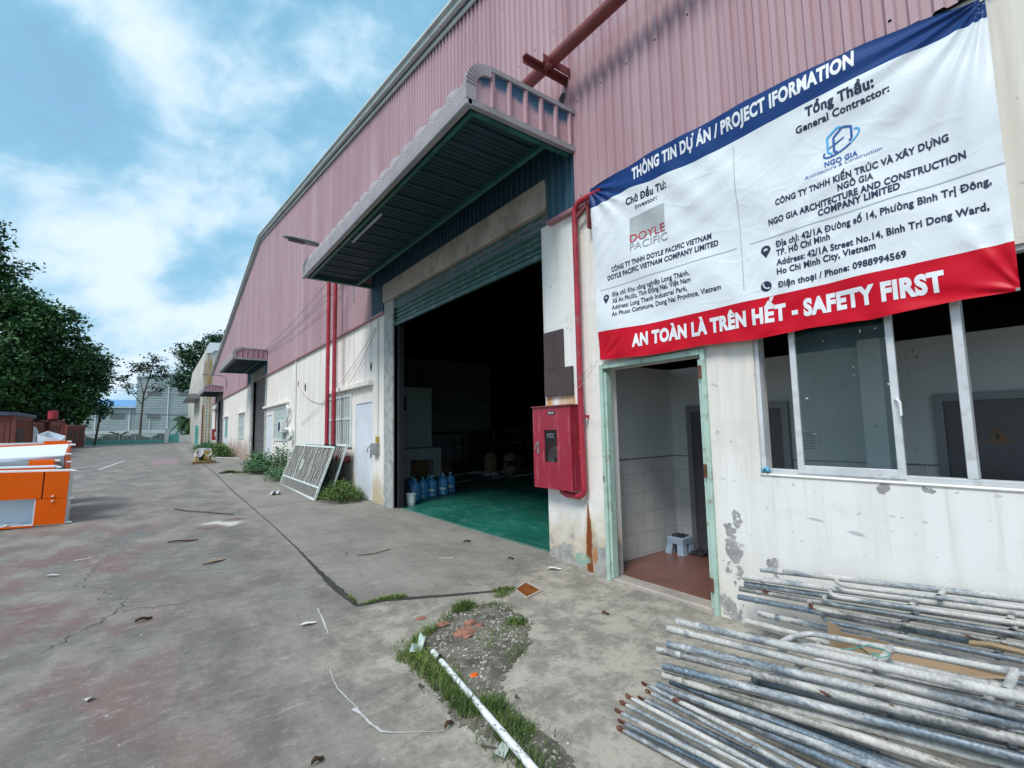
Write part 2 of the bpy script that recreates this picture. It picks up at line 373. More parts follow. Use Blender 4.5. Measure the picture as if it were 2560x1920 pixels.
def make_ground():
    m, t = newmat('worn_concrete'); p = t.pos(); x, y, z = t.sep(p)
    ps = t.scl(p, (1.0, 0.55, 1.0))
    big = t.noise(ps, 0.35, 6, 0.62, 0.1); mid = t.noise(ps, 1.5, 10, 0.70, 0.0); fine = t.noise(p, 30, 7, 0.72); pat = t.noise(p, 3.6, 9, 0.74, 0.0)
    c = t.mix(t.rng(mid, 0.36, 0.64), (0.143, 0.130, 0.116), (0.262, 0.242, 0.214))
    # reddish old paint over the left half of the yard
    red = t.m('MULTIPLY', t.rng(x, 1.2, -0.6), t.m('MULTIPLY', t.rng(t.noise(ps, 0.8, 9, 0.7), 0.44, 0.58), t.rng(y, 15, 8, 0.15, 1)))
    c = t.mix(t.m('MULTIPLY', red, 0.85), c, (0.178, 0.102, 0.096))
    gre = t.m('MULTIPLY', t.rng(big, 0.5, 0.62), t.rng(x, 1.8, 0.8))
    c = t.mix(t.m('MULTIPLY', gre, 0.45), c, (0.135, 0.160, 0.145))
    # sandy apron beside the building
    sand = t.m('MULTIPLY', t.rng(t.m('ADD', y, t.m('MULTIPLY', t.m('SUBTRACT', mid, 0.5), 2.5)), 4.6, 3.9), t.rng(t.m('ADD', x, t.m('MULTIPLY', t.m('SUBTRACT', mid, 0.5), 1.6)), 0.95, 1.45))
    c = t.mix(t.m('MULTIPLY', sand, 0.85), c, t.mix(t.rng(pat, 0.40, 0.60), (0.225, 0.208, 0.175), (0.43, 0.395, 0.335)))
    ap = t.m('MULTIPLY', t.rng(x, 1.45, 1.75), t.rng(y, 4.4, 4.9))
    c = t.mix(t.m('MULTIPLY', ap, 0.40), c, (0.30, 0.28, 0.25))
    # pale scuffs and specks
    sc = t.noise(t.scl(p, (3.0, 8.0, 1)), 1.0, 10, 0.74, 0.1)
    c = t.mix(t.m('MULTIPLY', t.rng(sc, 0.56, 0.70), 0.45), c, (0.44, 0.43, 0.41))
    dk = t.noise(t.scl(p, (1.6, 3.2, 1)), 1.0, 10, 0.74, 0.1)
    c = t.mix(t.m('MULTIPLY', t.rng(dk, 0.56, 0.74), 0.38), c, (0.095, 0.095, 0.095))
    c = t.mix(t.m('MULTIPLY', t.rng(fine, 0.56, 0.68), 0.35), c, (0.40, 0.39, 0.37))
    c = t.mix(t.m('MULTIPLY', t.rng(fine, 0.44, 0.32), 0.45), c, (0.08, 0.08, 0.08))
    fm = t.noise(t.scl(p, (5.0, 12.0, 1)), 1.0, 10, 0.82)
    c = t.mix(t.m('MULTIPLY', t.rng(fm, 0.52, 0.66), 0.45), c, (0.36, 0.345, 0.32))
    c = t.mix(t.m('MULTIPLY', t.rng(fm, 0.47, 0.34), 0.45), c, (0.085, 0.08, 0.075))
    # tyre arcs
    rad = t.m('SQRT', t.m('ADD', t.m('POWER', t.m('SUBTRACT', x, 7.5), 2.0), t.m('POWER', t.m('SUBTRACT', y, 17.5), 2.0)))
    ty = t.rng(t.m('ABSOLUTE', t.m('SUBTRACT', t.m('MODULO', rad, 0.62), 0.31)), 0.035, 0.015)
    ty = t.m('MULTIPLY', ty, t.m('MULTIPLY', t.rng(big, 0.45, 0.58), t.m('MULTIPLY', t.rng(y, 5, 7), t.rng(y, 17, 13))))
    c = t.mix(t.m('MULTIPLY', ty, 0.30), c, (0.09, 0.085, 0.085))
    # hairline cracks
    pw = t.comb(t.m('ADD', x, t.m('MULTIPLY', t.m('SUBTRACT', pat, 0.5), 0.35)), t.m('ADD', y, t.m('MULTIPLY', t.m('SUBTRACT', mid, 0.5), 0.8)), 0.0)
    ed = t.voro(t.scl(pw, (0.42, 0.36, 1)), 1.0, 'DISTANCE_TO_EDGE')
    ck = t.m('MULTIPLY', t.rng(ed, 0.0035, 0.0012), t.m('MULTIPLY', t.rng(big, 0.46, 0.56), t.rng(y, 22, 12)))
    c = t.mix(t.m('MULTIPLY', ck, 0.45), c, (0.06, 0.06, 0.06))
    # spilled plaster and rusty wood stain farther up the yard
    s1 = t.ell(x, y, 1.03, 10.15, 0.30, 0.35, pat, 0.5, 0.3)
    c = t.mix(t.m('MULTIPLY', s1, 0.8), c, (0.62, 0.60, 0.57))
    s2 = t.m('MAXIMUM', t.ell(x, y, 0.85, 9.95, 0.22, 0.28, pat, 0.6, 0.2), t.ell(x, y, 1.22, 10.45, 0.18, 0.2, pat, 0.6, 0.2))
    c = t.mix(t.m('MULTIPLY', s2, 0.75), c, (0.12, 0.075, 0.055))
    # outside the yard: street and verge
    out = t.m('MAXIMUM', t.rng(y, 75.4, 75.8), t.m('MAXIMUM', t.rng(x, -9.0, -9.6), t.m('MULTIPLY', t.rng(x, 4.0, 4.3), t.rng(y, 51, 52))))
    c = t.mix(out, c, (0.10, 0.115, 0.07))
    h = t.m('ADD', t.m('MULTIPLY', fine, 0.35), t.m('ADD', t.m('MULTIPLY', mid, 0.8), t.m('MULTIPLY', pat, 0.5)))
    t.out(c, t.rng(mid, 0.3, 0.7, 0.62, 0.88), 0, t.bump(h, 0.5, 0.02), 0.35)
    return m

def make_floor_green():
    m, t = newmat('green_epoxy'); p = t.pos(); x, y, z = t.sep(p)
    n = t.noise(p, 0.7, 6, 0.62, 0.4); s = t.noise(t.scl(p, (6.0, 2.2, 1)), 1.0, 8, 0.7, 0.6)
    c = t.mix(t.rng(n, 0.3, 0.7), (0.010, 0.105, 0.078), (0.018, 0.165, 0.122))
    c = t.mix(t.m('MULTIPLY', t.rng(s, 0.52, 0.70), 0.40), c, (0.17, 0.29, 0.25))
    c = t.mix(t.m('MULTIPLY', t.rng(t.m('ADD', x, t.m('MULTIPLY', n, 0.12)), 4.26, 4.14), 0.6), c, (0.30, 0.36, 0.33))
    t.out(c, t.rng(s, 0.3, 0.7, 0.28, 0.5), 0, t.bump(s, 0.08, 0.01), 0.5)
    return m

def make_pipe_steel(name, base, paintamt, rustamt):
    m, t = newmat(name); p = t.pos(); 
    rid = t.node('ShaderNodeObjectInfo').outputs['Random']
    q = t.node('ShaderNodeVectorMath', operation='ADD'); t.put(q.inputs[0], p); t.put(q.inputs[1], t.comb(t.m('MULTIPLY', rid, 37.0), t.m('MULTIPLY', rid, 11.0), 0.0)); q = q.outputs[0]
    a = t.noise(t.scl(q, (5, 1.6, 5)), 1.3, 8, 0.7, 0.5); f = t.noise(q, 60, 5, 0.7); r = t.noise(t.scl(q, (3, 1.6, 3)), 2.1, 7, 0.65, 0.3); bl = t.noise(t.scl(q, (1, 0.30, 1)), 16, 6, 0.66)
    c = t.mix(t.rng(f, 0.36, 0.62), tuple(v*0.55 for v in base), base)
    c = t.mix(t.m('MULTIPLY', t.rng(a, paintamt+0.10, paintamt-0.10), 0.85), c, t.mix(t.rng(t.m('ADD', t.m('MULTIPLY', bl, .5), t.m('MULTIPLY', f, .5)), 0.40, 0.60), (0.44, 0.425, 0.395), (0.62, 0.605, 0.57)))
    c = t.mix(t.m('MULTIPLY', t.rng(bl, 0.60, 0.70), 0.4), c, (0.70, 0.69, 0.67))
    c = t.mix(t.m('MULTIPLY', t.rng(bl, 0.40, 0.34), 0.6), c, (0.07, 0.08, 0.09))
    ru = t.rng(r, rustamt, rustamt+0.03)
    c = t.mix(ru, c, (0.13, 0.045, 0.025))
    t.out(c, t.rng(a, 0.35, 0.6, 0.62, 0.36), t.rng(a, paintamt-0.05, paintamt+0.12, 0.0, 0.55), t.bump(t.m('ADD', bl, t.m('MULTIPLY', f, 0.4)), 0.3, 0.004), 0.5)
    return m

M = {}
M['plaster'] = make_plaster()
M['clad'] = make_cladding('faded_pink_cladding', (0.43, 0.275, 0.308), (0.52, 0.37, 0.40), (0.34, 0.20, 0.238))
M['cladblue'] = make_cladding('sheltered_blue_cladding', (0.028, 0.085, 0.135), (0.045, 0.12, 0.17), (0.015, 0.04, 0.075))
M['ground'] = make_ground()
M['green'] = make_floor_green()
M['steelw'] = make_pipe_steel('splashed_scaffold_steel', (0.33, 0.37, 0.41), 0.555, 0.69)
M['steelb'] = make_pipe_steel('galvanised_scaffold_steel', (0.27, 0.33, 0.39), 0.40, 0.67)
M['steelr'] = make_pipe_steel('rusting_scaffold_steel', (0.36, 0.36, 0.35), 0.48, 0.575)
M['steelm'] = make_pipe_steel('half_splashed_scaffold_steel', (0.27, 0.32, 0.37), 0.49, 0.68)
M['steelc'] = make_pipe_steel('cream_splashed_scaffold_steel', (0.36, 0.34, 0.29), 0.52, 0.66)
M['brace'] = make_pipe_steel('thin_brace_steel', (0.36, 0.40, 0.43), 0.49, 0.61)
M['rust'] = mat('rust', (0.13, 0.05, 0.028), 0.85, 0, 0.35, 14, (0.32, 0.12, 0.04), 0.6, 20, 0.3)
M['trim'] = mat('roof_trim', (0.56, 0.62, 0.62), 0.5, 0, 0.08, 1.2, (0.32, 0.36, 0.36), 0.4, 3)
M['flash'] = mat('cladding_flashing', (0.34, 0.17, 0.20), 0.55, 0, 0.15, 2, (0.15, 0.1, 0.11), 0.5, 5)
M['cantrim'] = mat('canopy_trim', (0.30, 0.29, 0.31), 0.55, 0, 0.12, 3, (0.2, 0.2, 0.22), 0.5, 6)
M['cansheet'] = mat('canopy_sheet', (0.34, 0.31, 0.335), 0.55, 0, 0.12, 3, (0.25, 0.22, 0.24), 0.45, 5)
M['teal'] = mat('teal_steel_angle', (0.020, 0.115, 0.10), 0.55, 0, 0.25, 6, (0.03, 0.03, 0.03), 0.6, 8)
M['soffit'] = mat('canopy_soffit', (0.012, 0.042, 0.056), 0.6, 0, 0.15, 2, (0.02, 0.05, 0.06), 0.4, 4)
M['beam'] = mat('stained_concrete_beam', (0.37, 0.33, 0.29), 0.85, 0, 0.2, 2, (0.18, 0.16, 0.14), 0.6, 5, 0.2)
M['shutterg'] = mat('green_roller_slats', (0.025, 0.095, 0.085), 0.45, 0.2, 0.2, 3, (0.30, 0.32, 0.30), 0.5, 7)
M['shutterd'] = mat('grey_roller_slats', (0.12, 0.115, 0.12), 0.5, 0.2, 0.15, 2)
M['jamb'] = mat('raw_concrete_jamb', (0.36, 0.375, 0.36), 0.9, 0, 0.25, 5, (0.12, 0.13, 0.13), 0.7, 9, 0.5, 40)
M['whitedoor'] = mat('white_door_paint', (0.66, 0.70, 0.76), 0.5, 0, 0.06, 2, (0.45, 0.42, 0.42), 0.4, 6)
M['tealpane'] = mat('teal_window_sheet', (0.20, 0.42, 0.42), 0.4, 0, 0.12, 4)
M['grille'] = mat('white_grille_paint', (0.62, 0.68, 0.66), 0.5, 0, 0.1, 4, (0.35, 0.33, 0.28), 0.4, 8)
M['greenframe'] = mat('pale_green_frame', (0.40, 0.55, 0.48), 0.55, 0, 0.10, 3, (0.20, 0.13, 0.08), 0.7, 7)
M['dark'] = mat('dark_void', (0.012, 0.013, 0.016), 0.8)
M['innerwall'] = mat('inside_wall_paint', (0.55, 0.60, 0.60), 0.8, 0, 0.15, 1)
M['inroof'] = mat('underside_of_roof', (0.12, 0.13, 0.15), 0.8, 0, 0.2, 1)
M['alu'] = mat('window_aluminium', (0.64, 0.66, 0.68), 0.4, 0.15, 0.08, 4, (0.30, 0.29, 0.27), 0.4, 12)
M['red'] = mat('red_pipe_paint', (0.36, 0.020, 0.040), 0.45, 0, 0.2, 3, (0.22, 0.18, 0.17), 0.45, 7)
M['redold'] = mat('old_red_pipe_paint', (0.20, 0.045, 0.045), 0.55, 0, 0.25, 3, (0.09, 0.03, 0.03), 0.6, 7)
M['redtop'] = mat('cabinet_red_paint', (0.31, 0.014, 0.036), 0.45, 0, 0.12, 2.5, (0.46, 0.15, 0.18), 0.75, 22, streak=True)
M['black'] = mat('black_plate', (0.012, 0.012, 0.014), 0.4)
M['brownplate'] = mat('brown_steel_plate', (0.062, 0.042, 0.044), 0.6, 0, 0.2, 4, (0.10, 0.07, 0.06), 0.5, 8)
M['white'] = mat('white_paint', (0.78, 0.80, 0.82), 0.5, 0, 0.05, 3)
M['tubelamp'] = mat('dusty_tube', (0.35, 0.36, 0.36), 0.5)
M['offwhite'] = mat('off_white_plastic', (0.66, 0.67, 0.66), 0.45, 0, 0.06, 3, (0.4, 0.38, 0.35), 0.3, 8)
M['pvc'] = mat('white_pvc', (0.74, 0.76, 0.79), 0.4, 0, 0.05, 5, (0.45, 0.44, 0.42), 0.3, 30)
M['grey'] = mat('grey_steel', (0.26, 0.28, 0.29), 0.5, 0.2, 0.15, 4, (0.12, 0.12, 0.12), 0.4, 8)
M['lampgrey'] = mat('lamp_grey', (0.22, 0.24, 0.25), 0.45, 0.2, 0.1, 4)
M['cable'] = mat('dark_cable', (0.03, 0.03, 0.035), 0.6)
M['wire'] = mat('pale_wire', (0.40, 0.38, 0.36), 0.6)
M['orange'] = mat('orange_laminate', (0.80, 0.115, 0.0), 0.42, 0, 0.04, 2, (0.7, 0.14, 0.03), 0.3, 3, spec=0.2)
M['board'] = mat('pale_board', (0.80, 0.90, 0.90), 0.5, 0, 0.05, 2)
M['whitelam'] = mat('white_laminate', (0.66, 0.73, 0.79), 0.4, 0, 0.04, 2)
M['greylam'] = mat('grey_laminate', (0.28, 0.32, 0.36), 0.5, 0, 0.06, 2)
M['redcont'] = mat('oxide_red_container', (0.20, 0.050, 0.036), 0.6, 0, 0.2, 1.2, (0.07, 0.025, 0.02), 0.6, 2)
M['reddark'] = mat('container_opening', (0.035, 0.014, 0.016), 0.7)
M['tarpblue'] = mat('blue_tarp', (0.05, 0.07, 0.11), 0.6, 0, 0.3, 2)
M['teatarp'] = mat('striped_tarp', (0.38, 0.44, 0.50), 0.5, 0, 0.2, 3)
M['bark'] = mat('bark', (0.085, 0.07, 0.055), 0.9, 0, 0.3, 4, None, 0, 0, 0.5, 12)
M['leafd'] = leafmat('dark_leaf', (0.010, 0.045, 0.022), (0.065, 0.155, 0.040))
M['leafm'] = leafmat('mid_leaf', (0.018, 0.062, 0.036), (0.066, 0.155, 0.068))
M['leafs'] = leafmat('sparse_leaf', (0.03, 0.055, 0.035), (0.085, 0.125, 0.07))
M['weed'] = leafmat('weed_leaf', (0.030, 0.075, 0.014), (0.14, 0.24, 0.05))
M['cassava'] = leafmat('bush_leaf', (0.035, 0.11, 0.045), (0.12, 0.26, 0.11))
M['grass'] = leafmat('grass_blade', (0.028, 0.070, 0.012), (0.17, 0.24, 0.055))
M['cblock'] = mat('far_grey_siding', (0.40, 0.46, 0.46), 0.6, 0, 0.06, 0.2)
M['cblock2'] = mat('far_pale_siding', (0.45, 0.51, 0.52), 0.6, 0, 0.06, 0.2)
M['blueroof'] = mat('blue_metal_roof', (0.10, 0.27, 0.52), 0.45, 0, 0.15, 0.4)
M['louvre'] = mat('grey_louvre', (0.17, 0.18, 0.185), 0.6)
M['tealfence'] = mat('turquoise_fence', (0.13, 0.45, 0.43), 0.5, 0, 0.12, 1)
M['palewall'] = mat('pale_boundary_wall', (0.66, 0.69, 0.71), 0.8, 0, 0.08, 0.8)
M['rustsheet'] = mat('rust_streaked_sheet', (0.58, 0.56, 0.50), 0.6, 0, 0.1, 1, (0.36, 0.17, 0.05), 1.0, 1.1, streak=True)
M['yellow'] = mat('yellow_steel', (0.42, 0.27, 0.035), 0.5, 0, 0.15, 3, (0.2, 0.12, 0.03), 0.5, 6)
M['wood'] = mat('pallet_wood', (0.27, 0.185, 0.11), 0.8, 0, 0.3, 6)
M['cardboard'] = mat('cardboard', (0.36, 0.25, 0.155), 0.85, 0, 0.10, 6)
M['greycover'] = mat('grey_plastic_cover', (0.30, 0.30, 0.31), 0.5, 0, 0.3, 6)
M['foil'] = mat('crumpled_plastic', (0.55, 0.57, 0.58), 0.35, 0, 0.2, 8)
M['gap'] = mat('joint_gap', (0.040, 0.038, 0.034), 0.95, 0, 0.4, 9, (0.055, 0.052, 0.045), 0.6, 16)
M['chalk'] = mat('dried_plaster_line', (0.50, 0.50, 0.49), 0.9, 0, 0.15, 14, (0.26, 0.255, 0.25), 0.85, 30)
M['redmark'] = mat('red_ground_paint', (0.27, 0.19, 0.20), 0.8, 0, 0.15, 1.5, (0.19, 0.18, 0.18), 0.8, 3)
M['rubble'] = mat('rubble_soil', (0.125, 0.115, 0.092), 0.95, 0, 0.45, 6, (0.34, 0.32, 0.28), 0.85, 18, 1.0, 40)
M['stone'] = mat('stone_chips', (0.38, 0.365, 0.335), 0.9, 0, 0.45, 30)
M['brick'] = mat('broken_brick', (0.28, 0.125, 0.085), 0.9, 0, 0.25, 14, (0.3, 0.26, 0.22), 0.5, 20)
M['leafdry'] = mat('dry_leaf', (0.13, 0.075, 0.045), 0.8, 0, 0.35, 12)
M['paper'] = mat('paper_scrap', (0.70, 0.68, 0.66), 0.7, 0, 0.08, 8)
M['twig'] = mat('dry_twig', (0.10, 0.075, 0.06), 0.9, 0, 0.3, 12)
M['bluecan'] = mat('banner_blue', (0.008, 0.045, 0.185), 0.42, 0, 0.04, 1, spec=0.25)
M['bwhite'] = mat('banner_white', (0.74, 0.79, 0.83), 0.36, 0, 0.03, 1, spec=0.4)
M['bred'] = mat('banner_red', (0.56, 0.004, 0.020), 0.40, 0, 0.05, 2, spec=0.18)
M['inknavy'] = mat('navy_ink', (0.012, 0.020, 0.060), 0.4)
M['inkwhite'] = mat('white_ink', (0.78, 0.81, 0.85), 0.4)
M['inkred'] = mat('red_ink', (0.45, 0.03, 0.05), 0.4)
M['inkgrey'] = mat('grey_ink', (0.36, 0.40, 0.42), 0.4)
M['inkpale'] = mat('pale_grey_ink', (0.43, 0.48, 0.48), 0.4)
M['inkcyan'] = mat('cyan_ink', (0.06, 0.40, 0.75), 0.4)
M['inkblue'] = mat('blue_ink', (0.02, 0.10, 0.36), 0.4)
M['line'] = mat('rule_ink', (0.38, 0.42, 0.45), 0.5)
M['stool'] = mat('blue_plastic_stool', (0.34, 0.45, 0.58), 0.4, 0, 0.06, 5)
M['sack'] = mat('paper_sack', (0.24, 0.19, 0.11), 0.85, 0, 0.2, 6)
M['rod'] = mat('pale_rod', (0.5, 0.5, 0.48), 0.5)

def make_tiles(name, a, b, w_, h_, axis, grout):
    m, t = newmat(name); p = t.pos(); x, y, z = t.sep(p)
    u = t.m('ADD', x, y) if axis == 'wall' else x
    v = z if axis == 'wall' else y
    fu = t.m('ABSOLUTE', t.m('SUBTRACT', t.m('FRACT', t.m('DIVIDE', t.m('ADD', u, 20.0), w_)), 0.5))
    fv = t.m('ABSOLUTE', t.m('SUBTRACT', t.m('FRACT', t.m('DIVIDE', t.m('ADD', v, 20.0), h_)), 0.5))
    g = t.m('MAXIMUM', t.rng(fu, 0.485, 0.495), t.rng(fv, 0.485, 0.495))
    wn = t.node('ShaderNodeTexWhiteNoise', noise_dimensions='2D')
    t.put(wn.inputs['Vector'], t.comb(t.m('FLOOR', t.m('DIVIDE', t.m('ADD', u, 20.0), w_)), t.m('FLOOR', t.m('DIVIDE', t.m('ADD', v, 20.0), h_)), 0.0))
    c = t.mix(wn.outputs[0], a, b)
    n = t.noise(p, 3, 6, 0.65)
    c = t.mix(t.m('MULTIPLY', t.rng(n, 0.5, 0.75), 0.35), c, tuple(v*0.6 for v in a))
    c = t.mix(g, c, grout)
    t.out(c, 0.35, 0, t.bump(t.m('SUBTRACT', 1.0, g), 0.2, 0.004), 0.5)
    return m
def make_vinyl():
    m, t = newmat('creased_white_vinyl'); p = t.pos(); x, y, z = t.sep(p)
    n = t.noise(p, 2.0, 4, 0.6); q = t.comb(0.0, t.m('ADD', y, t.m('MULTIPLY', n, 0.25)), t.m('ADD', z, t.m('MULTIPLY', n, 0.2)))
    e1 = t.voro(t.scl(q, (1, 2.2, 4.2)), 1.0, 'DISTANCE_TO_EDGE'); e2 = t.voro(t.scl(q, (1, 6.5, 4.0)), 1.0, 'DISTANCE_TO_EDGE')
    h = t.m('ADD', t.m('MULTIPLY', t.rng(e1, 0.10, 0.0), 0.6), t.m('MULTIPLY', t.rng(e2, 0.08, 0.0), 0.4))
    h = t.m('MULTIPLY', h, t.rng(t.noise(p, 1.3, 3), 0.35, 0.6))
    c = t.mix(t.rng(t.noise(p, 5, 5), 0.3, 0.7), (0.72, 0.77, 0.81), (0.76, 0.81, 0.85))
    t.out(c, 0.33, 0, t.bump(h, 0.22, 0.012), 0.45)
    return m
M['bwhite'] = make_vinyl()
M['walltile'] = make_tiles('white_wall_tiles', (0.64, 0.66, 0.64), (0.72, 0.73, 0.71), 0.2, 0.25, 'wall', (0.36, 0.36, 0.34))
M['floortile'] = make_tiles('red_brown_floor_tiles', (0.155, 0.07, 0.052), (0.19, 0.088, 0.066), 0.4, 0.4, 'floor', (0.08, 0.055, 0.045))
m, t = newmat('marked_inside_plaster'); p = t.pos()
c = t.mix(t.rng(t.noise(p, 1.5, 5), 0.3, 0.7), (0.60, 0.66, 0.65), (0.68, 0.72, 0.71))
c = t.mix(t.m('MULTIPLY', t.rng(t.noise(p, 17, 3, 0.5), 0.70, 0.73), 0.7), c, (0.10, 0.09, 0.08))
t.out(c, 0.85); M['roomwall'] = m
def glass(name, tint, rough, alpha):
    m, t = newmat(name); p = t.pos()
    dust = t.noise(p, 2.5, 6, 0.6); sp = t.noise(t.scl(p, (1, 1, 1.6)), 13, 2, 0.5)
    spk = t.rng(sp, 0.705, 0.73)
    a = t.m('MAXIMUM', t.m('ADD', alpha, t.m('MULTIPLY', t.rng(dust, 0.35, 0.75), 0.12)), t.m('MULTIPLY', spk, 0.75))
    c = t.mix(spk, tint, (0.62, 0.62, 0.58))
    t.out(c, rough, 0, None, 0.5, Alpha=a)
    return m
M['glass'] = glass('dusty_window_glass', (0.05, 0.12, 0.13), 0.05, 0.10)
m, t = newmat('cabinet_glass'); t.out((0.03, 0.035, 0.04), 0.08, 0, None, 0.5, Alpha=0.35); M['cabglass'] = m
m, t = newmat('blue_bottle_plastic'); t.out((0.13, 0.46, 0.90), 0.06, 0, None, 0.8, **{'Transmission Weight': 0.35, 'IOR': 1.5}); M['bottle'] = m
m, t = newmat('canopy_end_panel'); p = t.pos(); x, y, z = t.sep(p)
n = t.noise(t.scl(p, (9, 9, 3)), 1.0, 5, 0.6)
f = t.rng(t.m('ADD', z, t.m('MULTIPLY', t.m('SUBTRACT', n, 0.5), 0.22)), 5.22, 5.34)
c = t.mix(t.rng(n, 0.3, 0.7), (0.47, 0.29, 0.315), (0.54, 0.37, 0.39))
t.out(t.mix(f, c, (0.035, 0.11, 0.19)), 0.55); M['endpanel'] = m
M['endpink'] = mat('canopy_end_pink', (0.36, 0.21, 0.25), 0.55, 0, 0.12, 3)
# ================================================================== GROUND
def spread(vals): return sorted(set(round(v, 4) for v in vals))
xs = spread([-900, -300, -120, -60, -35, -20, -14] + [-10+0.5*i for i in range(29)] + [4.1, 4.17, 4.2, 4.6, 6, 10, 20, 45, 120, 300, 900])
ys = spread([-900, -200, -60, -20, -8] + [-4+0.25*i for i in range(48)] + [8+i for i in range(20)] + [28+3*i for i in range(17)] + [80, 100, 130, 180, 300, 600, 1500])
b = MB()
for y in ys:
    for x in xs: b.v.append((x, y, gz(x, y)))
nx = len(xs)
for j in range(len(ys)-1):
    for i in range(nx-1): b.f.append((j*nx+i, j*nx+i+1, (j+1)*nx+i+1, (j+1)*nx+i))
struct(b.build('ground', M['ground'], smooth='all'))

from mathutils import noise as mn
def strip(name, pts, wid, m, lift=0.004, jag=0.3, seed=1, step=0.06, wig=0.0):
    """thin ragged sheet along a polyline on the ground"""
    r = random.Random(seed); L = []
    for i in range(len(pts)-1):
        a, c = Vector(pts[i]), Vector(pts[i+1]); n = max(1, min(160, int((c-a).length/step)))
        for k in range(n + (i == len(pts)-2)):
            f = k/n; L.append((a.lerp(c, f), wid[i]*(1-f)+wid[i+1]*f))
    b = MB(); n = len(L)
    for i, (q, wd) in enumerate(L):
        t = (L[min(i+1, n-1)][0]-L[max(i-1, 0)][0]).normalized(); nn = Vector((-t.y, t.x))
        for sg in (-1, 1):
            d = wd*0.5*(1+r.uniform(-jag, jag)); p = q + nn*(d*sg+wig*(mn.noise(Vector((q.x*9+seed, q.y*9, 0)))+.5*mn.noise(Vector((q.x*27, q.y*27, seed)))))
            b.v.append((p.x, p.y, gz(p.x, p.y)+lift))
    for i in range(n-1): b.f.append((2*i, 2*i+1, 2*i+3, 2*i+2))
    return struct(b.build(name, m))
strip('expansion_joint', [(2.64, 56.7), (1.93, 27.15), (1.89, 21.1), (1.76, 14.86), (1.75, 12.3), (1.71, 9.5), (1.64, 7.2), (1.58, 6.0), (1.55, 5.2), (1.56, 4.54), (1.82, 4.51), (2.45, 4.24), (2.98, 4.04)],
      [.03, .03, .03, .026, .020, .018, .022, .045, .085, .065, .05, .06, .025], M['gap'])
strip('expansion_joint', [(1.89, 21.12), (2.66, 21.61)], [.03, .04], M['gap'], 0.005)
strip('expansion_joint', [(1.67, 11.6), (2.7, 11.9), (3.95, 11.1)], [.012, .016, .012], M['gap'], 0.005)
strip('crack', [(-.62, 5.1), (-.21, 5.84), (-.16, 6.2), (-.36, 6.35), (-.30, 6.75), (-.62, 7.1), (-.56, 7.6), (-.50, 8.2), (-.40, 8.8)], [.005, .007, .005, .007, .005, .005, .005, .004, .002], M['gap'], 0.004, 0.6, 3, 0.02, 0.07)
strip('crack', [(-.21, 5.84), (.10, 5.72), (.28, 5.70), (.52, 5.80), (.82, 5.70)], [.006, .005, .005, .004, .002], M['gap'], 0.005, 0.6, 4, 0.02, 0.07)
strip('chalk_line', [(1.25, 4.69), (1.22, 4.40), (1.19, 4.15)], [.008, .016, .006], M['chalk'], 0.004, 0.4, 5, 0.02, 0.004)
strip('chalk_line', [(1.05, 3.62), (1.02, 3.34), (1.04, 3.12), (1.05, 3.02)], [.005, .007, .008, .008], M['chalk'], 0.004, 0.4, 6, 0.02, 0.004)
strip('chalk_line', [(1.03, 3.04), (1.05, 2.92), (1.06, 2.80), (1.08, 2.72), (1.13, 2.66), (1.24, 2.58), (1.36, 2.50)], [.035, .012, .014, .020, .007, .005, .003], M['chalk'], 0.005, 0.4, 7, 0.02, 0.004)
b = MB(); b.add([(x, y, gz(x, y)+0.004) for x, y in ((-.16, 28.8), (1.04, 29.2), (1.12, 34.2), (-.04, 34.8))], [(0, 1, 2, 3)])
struct(b.build('painted_patch', M['redmark']))
b = MB(); b.add([(x, y, gz(x, y)+0.004) for x, y in ((-1.95, 27.5), (-1.85, 27.4), (-1.25, 34.2), (-1.35, 34.3))], [(0, 1, 2, 3)])
struct(b.build('painted_line', M['chalk']))

# ================================================================== FACTORY
WX = 4.03
fac_ = thing('factory_building', 'long factory with faded pink corrugated gable above a dirty cream wall', 'factory', (WX, 10, 0))
W1 = 4.23
def ridge(y): return 11.61 - 0.1355*(26.3-y) if y < 26.3 else 11.61 - 0.192*(y-26.3)
YN, YF = -6.0, 50.0
# openings in the lower wall: (y0, y1, z0, z1)
OPEN = [(-1.6, 1.96, 1.19, 2.62), (2.43, 3.64, -0.3, 2.245), (4.65, 9.54, -0.3, 4.25), (10.77, 11.92, -0.3, 2.30), (12.2, 14.2, 1.2, 2.57),
        (19.65, 22.2, 1.29, 2.65), (22.7, 23.95, -0.3, 2.40), (24.35, 27.75, -0.3, 4.25), (30.7, 32.9, 1.33, 2.70), (38.4, 40.2, -0.3, 2.75), (41.35, 45.0, -0.3, 4.25)]
b = MB()
cur = YN
for y0, y1, z0, z1 in OPEN:
    b.box(WX, W1, cur, y0, -0.3, 4.25)
    if z0 > -0.2: b.box(WX, W1, y0, y1, -0.3, z0)
    if z1 < 4.24: b.box(WX, W1, y0, y1, z1, 4.25)
    if z0 < -0.2 and z1 > 4.24: b.build('lower_wall', M['plaster'], fac_); b = MB()
    cur = y1
b.box(WX, W1, cur, YF, -0.3, 4.25)
b.build('lower_wall', M['plaster'], fac_)
